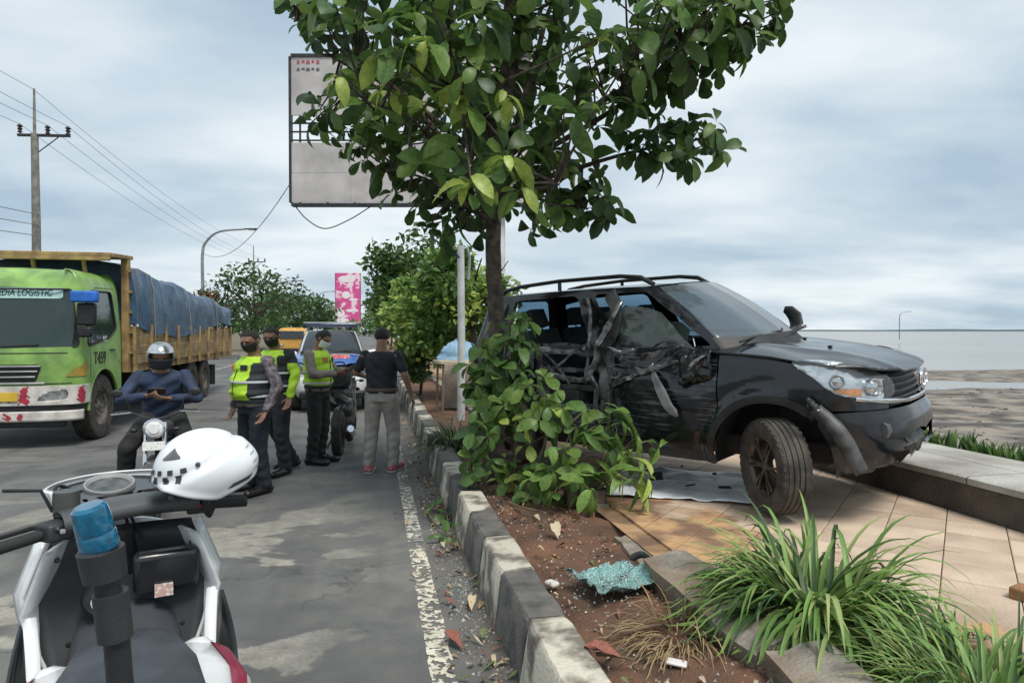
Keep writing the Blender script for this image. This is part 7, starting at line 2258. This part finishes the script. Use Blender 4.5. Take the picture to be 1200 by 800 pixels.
m_ = panel_mb(lambda X, Y: np.minimum(.60 - np.abs(Y), np.minimum(X - 1.16, 1.26 - X)), (1.1, 1.4, -.7, .7), .04, lambda x, y: np.stack([x, y, hoodz(x, y) + .004], 1)); m_.build('bonnet_panel', white_paint, pc)
m_ = MB(); m_.box((-.25, 0, 1.80), (.30, 1.20, .10)); lb = m_.build('light_bar', M('bar_navy', (.02, .03, .07), .2, coat=.5), pc, bevel=.03, seg=3)
m_ = MB(); m_.box((-.25, 0, 1.86), (.22, 1.22, .022)); m_.build('bar_cap', M('bar_cap', (.55, .6, .62), .3), lb, bevel=.008)
for sy in (-1, 1):
    m_ = MB(); m_.box((-.25, .45 * sy, 1.735), (.06, .06, .08)); m_.build('bar_foot', black_plastic, lb)
m_ = MB(); m_.box((2.09, 0, .62), (.015, .42, .12)); m_.build('number_plate', M('plate_black', (.03, .03, .03), .5, col2=(.25, .25, .25), nscale=30), pc)
m_ = MB(); m_.box((2.07, 0, .36), (.10, 1.30, .16)); m_.build('lower_bumper', black_plastic, pc, bevel=.04)
# small ochre truck far behind, mostly hidden by the officers
yt_p = local_at((342 - 600) / 800 * 40, 40)
yt = empty('pickup_truck', (yt_p.x, yt_p.y, 0), R_(-88), 'small ochre-cabbed truck coming up behind the police car', 'truck')
ym = M('cab_ochre', (.55, .30, .06), .45, var=.2, nscale=4)
loft([(0, 1.05, .78, .45, 5), (-.10, 1.15, .82, .58, 5), (-.6, 1.22, .84, .66, 5), (-1.3, 1.22, .84, .66, 5), (-1.4, 1.2, .80, .60, 5)], 'cab', ym, yt)
m_ = MB(); m_.box((.0, 0, 1.45), (.03, 1.36, .46), Matrix.Rotation(R_(-10), 3, 'Y')); m_.build('windscreen', M('far_glass', (.03, .04, .045), .1), yt, bevel=.01)
m_ = MB(); m_.box((.0, 0, .55), (.10, 1.6, .22)); m_.build('bumper', black_plastic, yt, bevel=.03)
for sy in (-1, 1):
    m_ = MB(); m_.lathe([(.001, .03), (.08, .02), (.09, 0)], 14, Matrix.Translation((.01, .55 * sy, .86)) @ Matrix.Rotation(R_(90), 4, 'Y')); m_.build('headlight', chrome, yt)
m_ = MB(); m_.box((-3.0, 0, 1.15), (2.9, 1.7, .75)); m_.build('cargo_box', ochre, yt, bevel=.03)
for sx in (-.7, -3.4):
    for sy in (-1, 1): wheel(yt, (sx, .72 * sy, .36), .36, .2, tyre_m, dark_metal, 0, sy, 5)

# ---- power poles and wires along the left verge
conc = M('pole_concrete', (.22, .21, .19), .9, var=.3, nscale=5, bump=.3, bscale=30)
steel = M('galvanised', (.30, .31, .32), .5, metal=.5, var=.25, nscale=4)
def power_pole(label, p, h=11.9):
    r = empty('power_pole', (p[0], p[1], 0), 0, label, 'pole', None)
    m_ = MB(); m_.tube([(0, 0, -.3), (.03, 0, h * .5), (0, 0, h - 1.9)], [.20, .165, .14], 12); m_.tube([(0, 0, h - 1.95), (0, 0, h)], [.07, .045], 8); m_.build('post', conc, r)
    m_ = MB(); m_.box((.36, 0, h - 1.95), (2.0, .12, .10), Matrix.Rotation(R_(-2), 3, 'Y')); m_.build('crossarm', dark_metal, r)
    for x in (-.55, .50, 1.28):
        m_ = MB(); m_.lathe([(.03, 0), (.10, .05), (.05, .12), (.11, .18), (.05, .24), (.12, .30), (.04, .38), (.001, .40)], 12, Matrix.Translation((x, 0, h - 1.90))); m_.build('insulator', M('insulator', (.06, .045, .04), .3), r)
    m_ = MB(); m_.tube([(.9, 0, h - 2.0), (.1, 0, h - 2.7)], .025, 6); m_.build('brace', dark_metal, r)
    return r
pp = local_at((43 - 600) / 800 * 29, 29)
PX = pp.x
power_pole('tall concrete power pole with crossarm behind the green truck', (PX, pp.y))
power_pole('distant power pole standing in the feathery tree', (PX, pp.y + 54))
def wire(label, p0, p1, sag, r=.010, n=22, name='wire'):
    p0, p1 = Vector(p0), Vector(p1)
    P = [p0.lerp(p1, i / n) - Vector((0, 0, sag * 4 * (i / n) * (1 - i / n))) for i in range(n + 1)]
    o = MB(); c0 = P[0].copy(); o.tube([p - c0 for p in P], r, 5)
    ob = o.build(name, M('wire_black', (.20, .20, .21), .6), None); ob.location = c0
    return tag(ob, label, 'wire', 'overhead power wires')
for i, x in enumerate((-.55, .50, 1.28)):
    lb_ = ['power wire on the near-road end of the crossarm', 'power wire on the middle insulator', 'power wire on the far end of the crossarm'][::-1][i]
    wire(lb_ + ' beyond the tall pole', (PX + x, pp.y, 10.38), (PX + x, pp.y + 54, 10.38), 1.0)
    wire(lb_ + ' before the tall pole', (PX + x, pp.y, 10.38), (PX + x, pp.y - 45, 10.38), .9)
for k in range(3):
    wire(['upper', 'middle', 'lower'][k] + ' telephone cable strung below the power wires', (PX + .15, pp.y, 6.6 - k * .45), (PX + .15, pp.y - 45, 6.4 - k * .45), .8, .016)
wire('top earth wire from the tip of the tall pole', (PX, pp.y, 11.85), (PX, pp.y + 54, 11.85), .9, .010)
wire('top earth wire coming to the tall pole from behind the camera', (PX, pp.y, 11.85), (PX, pp.y - 45, 11.85), .9, .010)
# ---- street lamps
def street_lamp(label, p, h, arm, flip=1, group=None):
    r = empty('street_lamp', (p[0], p[1], 0), 0, label, 'street lamp', group)
    m_ = MB(); pts = catmull([(0, 0, -.2), (0, 0, h * .5), (0, 0, h * .80), (arm * .10 * flip, 0, h * .90), (arm * .40 * flip, 0, h * .975), (arm * flip, 0, h)], 6)
    m_.tube(pts, [.11 - .055 * i / (len(pts) - 1) for i in range(len(pts))], 10); m_.build('post', steel, r)
    m_ = MB(); m_.capsule((arm * flip, 0, h), (arm * flip + .62 * flip, 0, h + .02), .08, .11, 12, flat=(.5, 1.3)); hd2 = m_.build('lamp_head', dark_metal, r)
    m_ = MB(); m_.ell((arm * flip + .40 * flip, 0, h - .045), (.24, .12, .035), 12, 6); m_.build('lamp_glass', M('lamp_glass', (.6, .6, .58), .3), hd2)
    return r
l1 = local_at((238 - 600) / 800 * 42, 42); street_lamp('curved-arm street lamp rising just beyond the tarpaulin truck', (l1.x, l1.y), 8.0, 2.5)
l2 = local_at((318 - 600) / 800 * 80, 80); street_lamp('second street lamp beyond the feathery tree', (l2.x, l2.y), 7.6, 3.0)
l3 = local_at((372 - 600) / 800 * 112, 112); street_lamp('far street lamp just left of the pink billboard', (l3.x, l3.y), 8.2, 2.2)
l4 = local_at((1054 - 600) / 800 * 150, 150); street_lamp('lone lamp standing far off in the water beyond the car bonnet', (l4.x, l4.y), 6.0, 2.2)
# ---- big pale billboard on a post, seen past the tree
bb_p = local_at((540 - 600) / 800 * 22.5, 22.5)
bb = empty('billboard', (bb_p.x, bb_p.y, .3), R_(-11.5), 'large blank pale billboard with one missing panel row, behind the almond tree', 'billboard')
panel_m = M('billboard_sheet', (.52, .49, .48), .7, col2=(.36, .34, .33), nscale=1.2, detail=8)
bx0, bx1 = -5.55, 2.4
k_ = 22.5 / 800
ztop = CAM_H - .3 + (388 - 69) * k_; zb = CAM_H - .3 + (388 - 238) * k_; za_ = CAM_H - .3 + (388 - 137) * k_; zc_ = CAM_H - .3 + (388 - 168) * k_; zd_ = CAM_H - .3 + (388 - 204) * k_
m_ = MB(); m_.tube([(1.3, .45, -.5), (1.3, .45, ztop - .3)], .16, 16); m_.build('post', M('post_white', (.55, .56, .56), .6, var=.2, nscale=2), bb)
def plate(x0, x1, z0, z1): 
    m_ = MB(); m_.box(((x0 + x1) / 2, 0, (z0 + z1) / 2), (x1 - x0 - .012, .05, z1 - z0 - .012)); m_.build('panel', panel_m, bb, bevel=.006)
plate(bx0, bx0 + 4.0, za_, ztop); plate(bx0 + 4.0, bx1, za_, ztop)
for z0, z1 in ((zb, zd_), (zd_, zc_)):
    for x in (bx0, bx0 + 1.95, bx0 + 3.9, bx0 + 5.85): plate(x, min(x + 1.95, bx1), z0, z1)
for z in (zb - .07, ztop + .04): 
    m_ = MB(); m_.box(((bx0 + bx1) / 2, .06, z), (bx1 - bx0, .25, .10)); m_.build('frame_rail', dark_metal, bb)
m_ = MB(); m_.box((bx0 - .04, .06, (zb + ztop) / 2), (.06, .25, ztop - zb)); m_.build('frame_rail', dark_metal, bb)
for x in np.arange(bx0 + .25, bx1, .9):
    m_ = MB(); m_.tube([(x, .12, zb), (x, .12, ztop)], .035, 6); m_.build('truss_bar', dark_metal, bb)
for k in range(3):
    m_ = MB(); m_.tube([(bx0, .16, za_ - .2 - k * .28), (bx1, .16, za_ - .2 - k * .28)], .03, 6); m_.build('truss_bar', dark_metal, bb)
m_ = MB(); m_.tube(catmull([(bx0 + .1, 0, zb - .1), (bx0 + .5, 0, zb - .55), (bx0 + 1.1, 0, zb - .85), (bx0 + 1.9, 0, zb - .55), (bx0 + 2.6, 0, zb - .12)], 6), .018, 6); m_.build('loose_cable', rubber, bb)
# faded two-line print in the corner, too small to read in the photograph
for row_, zz, hgt, col_ in ((0, ztop - .18, .15, M('print_red', (.35, .10, .13), .7)), (1, ztop - .42, .12, M('print_dark', (.10, .10, .11), .7))):
    for k in range(5):
        m_ = MB(); cx = bx0 + .24 + k * .16
        m_.box((cx, -.029, zz + .02 * (k % 2)), (.10 + .02 * (k % 3), .004, hgt * (.9 - .25 * (k % 2))), taper=(.8, 1))
        m_.build('print_mark', col_, bb)
wire('slack cable from the big billboard to the street lamp side', Vector(bb.location) + Matrix.Rotation(R_(-11.5), 3, 'Z') @ Vector((bx0, 0, zb + .7)), (l1.x + .1, l1.y, 6.4), 1.0, .014)
# ---- short pale post in the planting strip
pw_ = local_at((540 - 600) / 800 * 10.6, 10.6)
lp_ = empty('post', (pw_.x, pw_.y, .26), 0, 'short pale grey post with a bracket, just left of the almond trunk', 'post')
m_ = MB(); m_.tube([(0, 0, -.1), (.01, 0, 1.4), (0, 0, 2.72)], [.062, .058, .055], 14); m_.build('shaft', M('post_pale', (.58, .60, .60), .6, col2=(.38, .40, .40), nscale=4), lp_)
m_ = MB(); m_.tube([(0, 0, 2.66), (.10, 0, 2.70), (.14, 0, 2.55), (.12, 0, 2.2)], .022, 8); m_.build('bracket', steel, lp_)
# ---- pink billboard down the road
pk_p = local_at((408 - 600) / 800 * 150, 150)
pk = empty('billboard', (pk_p.x, pk_p.y, 0), R_(-11.5 + 4), 'tall pink and white printed billboard far down the road', 'billboard')
pm = M('pink_print', (.62, .08, .27), .6, col2=(.80, .62, .68), nscale=.55, detail=6, lo=.44, hi=.50)
m_ = MB(); m_.box((0, 0, 8.9), (5.6, .3, 11.0)); m_.build('panel', pm, pk, bevel=.02)
for nm, bx in (('print_shape', [(-.2, 13.1, 1.9, .75), (-.4, 9.6, .9, .8)]), ):
    for x, z, rx, rz_ in bx:
        m_ = MB(); m_.lathe([(.001, .012), (1, .01), (1, 0)], 26, Matrix.Translation((x, -.17, z)) @ Matrix.Rotation(R_(90), 4, 'X') @ Matrix.Diagonal((rx, rz_, 1, 1))); m_.build(nm, M('print_white', (.78, .72, .74), .6, col2=(.6, .35, .45), nscale=2, lo=.3, hi=.4), pk)
for x, z, rx, rz_ in ((-1.9, 5.6, 1.2, .9), (.9, 6.2, 1.4, .35), (1.2, 8.6, 1.0, .3), (-1.2, 4.0, 1.5, .5)):
    m_ = MB(); m_.lathe([(.001, .012), (1, .01), (1, 0)], 22, Matrix.Translation((x, -.17, z)) @ Matrix.Rotation(R_(90), 4, 'X') @ Matrix.Diagonal((rx, rz_, 1, 1))); m_.build('print_shape', M('print_white', (.78, .72, .74), .6), pk)
m_ = MB(); m_.box((2.72, -.16, 9.0), (.12, .06, 10.8)); m_.box((-2.72, -.16, 9.0), (.12, .06, 10.8)); m_.build('border', M('print_dark_pink', (.25, .04, .12), .6), pk)
m_ = MB(); m_.tube([(-1.5, .4, -.2), (-1.5, .4, 13)], .2, 10); m_.tube([(1.5, .4, -.2), (1.5, .4, 13)], .2, 10); m_.build('posts', steel, pk)
# ---- roadside stall remains between strip and wall: cream bench top, blue sheet
st_p = local_at((520 - 600) / 800 * 11.6, 11.6)
stl = empty('stall_table', (st_p.x + .25, st_p.y, .30), R_(8), 'rough cream plank table on thin legs behind the trunk', 'table')
m_ = MB(); m_.box((0, 0, .84), (.75, .5, .06)); m_.build('top', M('plank_cream', (.55, .47, .33), .8, var=.3, nscale=4), stl, bevel=.008)
for sx in (-.33, .33):
    for sy in (-.2, .2):
        m_ = MB(); m_.tube([(sx, sy, 0), (sx * .95, sy, .82)], .02, 6); m_.build('leg', M('plank_brown', (.2, .14, .09), .9), stl)
sh = empty('tarpaulin_bundle', (st_p.x + .25, st_p.y + .05, 1.17), 0, 'crumpled light blue sheet heaped on the plank table', 'sheet')
mb = MB(); rows = []
for i in range(13):
    a = i / 12
    rows.append([(.34 * math.cos(t) * math.cos(a * 1.5) * (1 + .3 * fbm(t, a * 3)), .2 * math.sin(t) * math.cos(a * 1.5) * (1 + .3 * fbm(t + 4, a * 3)), .005 + .30 * math.sin(a * 1.5) * (1 + .35 * fbm(math.cos(t) * 2, math.sin(t) * 2, a))) for t in np.linspace(0, 2 * math.pi, 21)])
mb.grid(rows); mb.build('cloth', M('sheet_blue', (.17, .33, .50), .7, col2=(.28, .42, .52), nscale=8, bump=.5, bscale=15), sh, angle=60)
# low broken wall stub near it
lw_ = local_at((528 - 600) / 800 * 12.2, 12.2)
m_ = MB(); m_.box((0, 0, .40), (.55, .18, .80)); o = m_.build('wall_stub', M('plaster_cream', (.36, .30, .24), .9, col2=(.22, .18, .145), nscale=4, bump=.4, bscale=20), None, bevel=.02); o.location = (lw_.x + .15, lw_.y, .28); tag(o, 'low cream plastered wall stub under the plank table', 'wall')
# ================================================================ DEBRIS
# ---- crumpled laminated side glass, teal, lying on the soil
rs = random.Random(14)
gp_ = on(722, 690, .29)
glm = M('crazed_glass', (.16, .40, .38), .18, col2=(.025, .10, .105), nscale=7, detail=3, lo=.40, hi=.56, bump=1.0, bscale=60, transl=.25)
_nt = glm.node_tree; _b = _nt.nodes['Principled BSDF']; _src = _b.inputs['Base Color'].links[0].from_socket
_t = _nt.nodes.new('ShaderNodeTexCoord'); _v = _nt.nodes.new('ShaderNodeTexVoronoi'); _v.feature = 'DISTANCE_TO_EDGE'; _v.inputs['Scale'].default_value = 62
_nt.links.new(_t.outputs['Object'], _v.inputs['Vector'])
_r = _nt.nodes.new('ShaderNodeMapRange'); _r.inputs['From Min'].default_value = .02; _r.inputs['From Max'].default_value = .12; _r.inputs['To Min'].default_value = .8; _r.inputs['To Max'].default_value = 0; _nt.links.new(_v.outputs['Distance'], _r.inputs['Value'])
_m = _nt.nodes.new('ShaderNodeMix'); _m.data_type = 'RGBA'; _m.inputs[7].default_value = (.72, .86, .83, 1); _nt.links.new(_r.outputs[0], _m.inputs[0]); _nt.links.new(_src, _m.inputs[6]); _nt.links.new(_m.outputs[2], _b.inputs['Base Color'])
shg = empty('shattered_window', gp_, R_(20), 'crumpled sheet of crazed teal window glass lying on the red soil', 'glass')
mb = MB(); rows = []
for i in range(22):
    row = []
    for j in range(18):
        u = i / 21 - .5; v = j / 17 - .5
        r_ = max(abs(u), abs(v)) * 2
        z = .022 + .075 * r_ ** 2.4 * (.6 + .6 * fbm(u * 3 + 2, v * 3)) + .020 * fbm(u * 6, v * 6, 2)
        row.append(((u * .42) * (1 + .18 * fbm(v * 4, 3)), (v * .34) * (1 + .2 * fbm(u * 4, 7)), max(z, .008)))
    rows.append(row)
mb.grid(rows); mb.build('glass_sheet', glm, shg, smooth=False, solid=.004)
bev = MB(); bev.tube(catmull([(.20, -.16, .02), (.29, -.02, .05), (.31, .12, .09), (.26, .18, .06)], 5), [.014] * 15 + [.006], 6, flat=(1.6, .6)); bev.build('rubber_edge', M('glass_rubber', (.05, .055, .055), .7, var=.4, nscale=20), shg)
mb = MB()
for k in range(110):
    a = rs.uniform(0, 6.28); r_ = abs(rs.gauss(.20, .11)); x, y = math.cos(a) * r_ * 1.1, math.sin(a) * r_ * .9
    mb.box((x, y, .012), (rs.uniform(.004, .010), rs.uniform(.004, .010), .006), Matrix.Rotation(rs.uniform(0, 3), 3, 'Z'))
o = mb.build('glass_crumbs', M('glass_crumb', (.34, .42, .41), .2, var=.4, nscale=30), shg, smooth=False); o['kind'] = 'stuff'
# glass crumbs along the gutter
mb = MB(); c0 = on(566, 690, 0)
for k in range(260):
    y = rs.gauss(0, .30); x = rs.gauss(.0, .045) + y * .02
    s_ = rs.uniform(.003, .008)
    mb.box((x, y, s_ * .5), (s_, s_ * rs.uniform(.7, 1.3), s_), Matrix.Rotation(rs.uniform(0, 3), 3, 'Z'))
o = mb.build('glass_crumbs', M('glass_crumb', (.45, .62, .60), .2), None, smooth=False); o.location = (.55, c0.y, .001); tag(o, 'scatter of tiny glass crumbs in the gutter beside the kerb', 'glass', kind='stuff')
# ---- pale sheet under the car
sp = on(818, 570, Z_WALK)
sheet_m = M('pale_sheet', (.86, .88, .90), .5, col2=(.66, .70, .74), nscale=3.0, detail=7, bump=.5, bscale=9)
sheet_o = empty('plastic_sheet', (sp.x, sp.y, Z_WALK + .006), R_(-30), 'pale blue-white plastic sheet spread under the side of the SUV', 'sheet')
mb = MB(); rows = []
for i in range(26):
    u = i / 25 - .5
    rows.append([(u * 1.50 + .05 * fbm(v * 5, 1), v * 1.15 + .06 * fbm(u * 5, 4) - .10 * abs(u), .004 + .028 * max(0, fbm(u * 5, v * 5, 9) + .15) + .02 * max(0, fbm(u * 12, v * 12, 2))) for v in np.linspace(-.5, .5, 22)])
mb.grid(rows); mb.build('sheet_skin', sheet_m, sheet_o, angle=50, solid=.003)
def on_sheet(x, y, z=.0):
    return Matrix.Rotation(R_(-30), 3, 'Z') @ Vector((x, y, z)) + Vector((sp.x, sp.y, Z_WALK + .03))
for k, (px_, py_, sx, sy, sz, a, lb) in enumerate([(770, 563, .12, .045, .07, 10, 'black plastic block standing on the sheet by the wilted branch'), (850, 573, .11, .05, .02, -14, 'flat black shard on the sheet near the front wheel'), (810, 570, .12, .02, .012, 20, 'thin dark trim splinter in the middle of the sheet'), (800, 548, .05, .02, .02, 40, 'tiny dark chip at the far edge of the sheet'), (838, 557, .04, .03, .02, 5, 'small grey chip on the sheet under the sill')]):
    p = on(px_, py_, Z_WALK + .03); m_ = MB()
    m_.box((0, 0, sz / 2), (sx, sy, sz), taper=(.8, .7)); o = m_.build('car_fragment', black_plastic, None, bevel=.006); o.location = (p.x, p.y, Z_WALK + .035); o.rotation_euler = (0, 0, R_(a)); tag(o, lb, 'debris')
# ---- hollow brick, stones, litter
def thing_box(name, label, cat, p, size, rz, mat, bevel=.008, tilt=(0, 0), taper=None):
    m_ = MB(); m_.box((0, 0, size[2] / 2), size, taper=taper); o = m_.build(name, mat, None, bevel=bevel); o.location = p; o.rotation_euler = (tilt[0], tilt[1], rz); return tag(o, label, cat)
br_m = M('block_brown', (.20, .165, .12), .95, col2=(.11, .09, .065), nscale=9, detail=8, bump=.7, bscale=40)
p = on(688, 592, .29); thing_box('concrete_block', 'brown concrete block under the wilted branch', 'block', (p.x, p.y, .285), (.30, .16, .14), R_(-25), br_m, .012)
p = on(678, 572, .40); thing_box('concrete_block', 'thin pale slab lying on top of the brown block', 'block', (p.x, p.y - .01, .428), (.34, .17, .05), R_(-18), edge_m, .012)
p = on(647, 684, .29); thing_box('stone', 'rounded white chunk of mortar on the soil near the kerb', 'stone', (p.x, p.y, .270), (.055, .075, .03), R_(30), M('mortar_white', (.62, .58, .53), .9, var=.2, nscale=20), .012)
p = on(794, 776, .29); thing_box('phone_case', 'small white rectangular plastic piece on the soil', 'litter', (p.x, p.y, .275), (.085, .05, .012), R_(-30), M('plastic_white', (.72, .66, .66), .5, var=.1), .004, (0, R_(4)))
p = on(1196, 703, .32); thing_box('brick_fragment', 'broken brown brick end on the tiles', 'brick', (p.x + .03, p.y, Z_WALK), (.12, .08, .06), R_(20), M('brick_brown', (.30, .15, .07), .9, var=.3, nscale=10), .010)
p = on(706, 655, .29)
# mound of soil against trunk foot and litter of sticks
stick_m = M('stick', (.17, .115, .075), .9, col2=(.08, .055, .04), nscale=20)
for k, (pts, lb) in enumerate([([(596, 590), (612, 598), (636, 604), (648, 612)], 'crooked brown stick on the soil beside the kerb near the trunk'), ([(716, 744), (740, 746), (765, 740), (786, 735)], 'thin dry stick lying before the root tuft'), ([(700, 770), (720, 776), (744, 781)], 'short reddish twig on the soil near the bottom of the strip'), ([(580, 552), (596, 540), (590, 520), (598, 505)], 'upright broken twig at the foot of the trunk')]):
    P = []
    for i, (x, y) in enumerate(pts):
        z = .295 + (.02 if i in (1, 2) else .006) + (.08 * i if k == 3 else 0)
        P.append(on(x, y, .295) * 1.0 if k != 3 else at(x, y, on(pts[0][0], pts[0][1], .295).y * .98 + .2)); P[-1] = Vector((P[-1].x, P[-1].y, z if k != 3 else P[-1].z))
    c0 = P[0].copy(); m_ = MB(); c = catmull([q - c0 for q in P], 4); m_.tube(c, [.010 - .006 * i / (len(c) - 1) for i in range(len(c))], 6); o = m_.build('stick', stick_m, None); o.location = c0; tag(o, lb, 'stick')
# dry leaves: each its own curled leaf
dry = [M('dry_leaf_tan', (.42, .29, .15), .85, col2=(.26, .17, .09), nscale=14, rnd=.25), M('dry_leaf_red', (.28, .10, .07), .8, col2=(.16, .06, .04), nscale=14, rnd=.25), M('dry_leaf_pale', (.52, .44, .30), .85, col2=(.36, .29, .19), nscale=14, rnd=.2), M('dry_leaf_green', (.15, .19, .06), .7, col2=(.09, .12, .04), nscale=14, rnd=.2)]
dl = []
for k in range(12):
    mb = MB(); vs, fs = leaf_geo(k, -.25 - .08 * (k % 4), .55 + .15 * (k % 3), .46, False, .05); mb.add(vs, fs); me = mb.mesh('dry_leaf', True, 180); me.materials.append(dry[k % 4]); dl.append(me)
big = [(655, 636, .16, 2, .29), (575, 612, .10, 0, .0), (612, 606, .12, 2, .30), (552, 722, .12, 2, 0), (588, 735, .12, 3, 0), (545, 768, .16, 1, 0), (715, 772, .10, 1, .29), (735, 780, .14, 1, .29), (660, 660, .07, 0, .29), (640, 650, .06, 2, .29), (595, 580, .12, 2, .3), (525, 540, .10, 0, 0), (540, 570, .08, 2, 0), (502, 570, .07, 2, 0), (512, 545, .09, 1, 0), (755, 768, .08, 0, .29)]
lab = ['curled pale leaf standing on the soil above the crazed glass', 'tan leaf in the gutter below the leafy twig', 'pale leaf on the soil by the crooked stick', 'pale leaf in the gutter beside the glass crumbs', 'greenish withered leaf at the foot of a black kerb block', 'large curled red leaf in the gutter', 'small red leaf on the soil near the white plastic piece', 'long red leaf on the soil next to the short twig',
       'tiny tan leaf on the soil between kerb and crazed glass', 'tiny pale leaf on the soil beside the kerb', 'pale leaf on the soil before the trunk', 'tan leaf on the road beside the grey-green clump', 'pale small leaf in the gutter above the leafy twig', 'small pale leaf on the edge line', 'dark red leaf in the gutter near the red trainers', 'tan leaf on the soil by the root tuft']
rs = random.Random(99)
for (x, y, s_, mi, z), lb in zip(big, lab):
    p = on(x, y, z)
    o = bpy.data.objects.new('dry_leaf', dl[(mi + 4 * rs.randint(0, 2)) % 12]); COL.objects.link(o)
    o.location = (p.x, p.y, z + .018); o.scale = (s_,) * 3; o.rotation_euler = (rs.uniform(-.25, .25), rs.uniform(-.15, .15), rs.uniform(0, 6.28)); tag(o, lb, 'leaf')
mb = MB()
for k in range(620):
    g = k % 2
    if g: y = 2.6 + rs.random() ** 1.3 * 11; x = .66 - abs(rs.gauss(0, .15)) - .01; z = .008
    else: y = 2.2 + rs.random() * 8; x = rs.uniform(.93, 1.62); z = .275 + .028 * fbm(x * 3.1, y * 3.1)
    s_ = rs.uniform(.02, .075)
    m4 = Matrix.Translation((x, y, z)) @ Euler((rs.uniform(-.3, .3), rs.uniform(-.2, .2), rs.uniform(0, 6.28))).to_matrix().to_4x4() @ Matrix.Diagonal((s_, s_, s_, 1))
    vs, fs = leaf_geo(k, -.3 - .1 * (k % 4), .5 + .2 * (k % 3), .46 if k % 5 else .2, False, .05)
    mb.cur = rs.choice((0, 0, 1, 1, 2, 3)); mb.add([m4 @ Vector(v) for v in vs], fs)
o = mb.build('leaf_litter', dry, None, angle=180); tag(o, 'litter of small dry leaves over the soil and along the gutter', 'leaf litter', kind='stuff')
# grit and pebbles on the soil and in the gutter
mb = MB()
for k in range(2600):
    g = rs.random() < .45
    y = 1.6 + rs.random() ** 1.4 * 7
    x = (.65 - abs(rs.gauss(0, .14))) if g else rs.uniform(.93, 1.60)
    s_ = rs.uniform(.003, .010) * (1.6 if rs.random() < .06 else 1)
    z = 0.001 if g else .268 + .028 * fbm(x * 3.1, y * 3.1) + .010 * fbm(x * 14, y * 14, 3)
    mb.cur = rs.choice((0, 0, 1, 2))
    a = rs.uniform(0, 6.28)
    mb.add([(x + s_ * math.cos(a), y + s_ * math.sin(a), z), (x + s_ * math.cos(a + 2.1), y + s_ * math.sin(a + 2.1), z), (x + s_ * math.cos(a + 4.2), y + s_ * math.sin(a + 4.2), z), (x + s_ * .2, y, z + s_ * 1.1)], [(0, 1, 3), (1, 2, 3), (2, 0, 3)])
o = mb.build('grit', [M('grit_grey', (.30, .28, .25), .9), M('grit_brown', (.15, .09, .06), .95), M('grit_pale', (.55, .5, .42), .9)], None, smooth=False); tag(o, 'loose grit and pebbles over the soil and gutter', 'grit', kind='stuff')
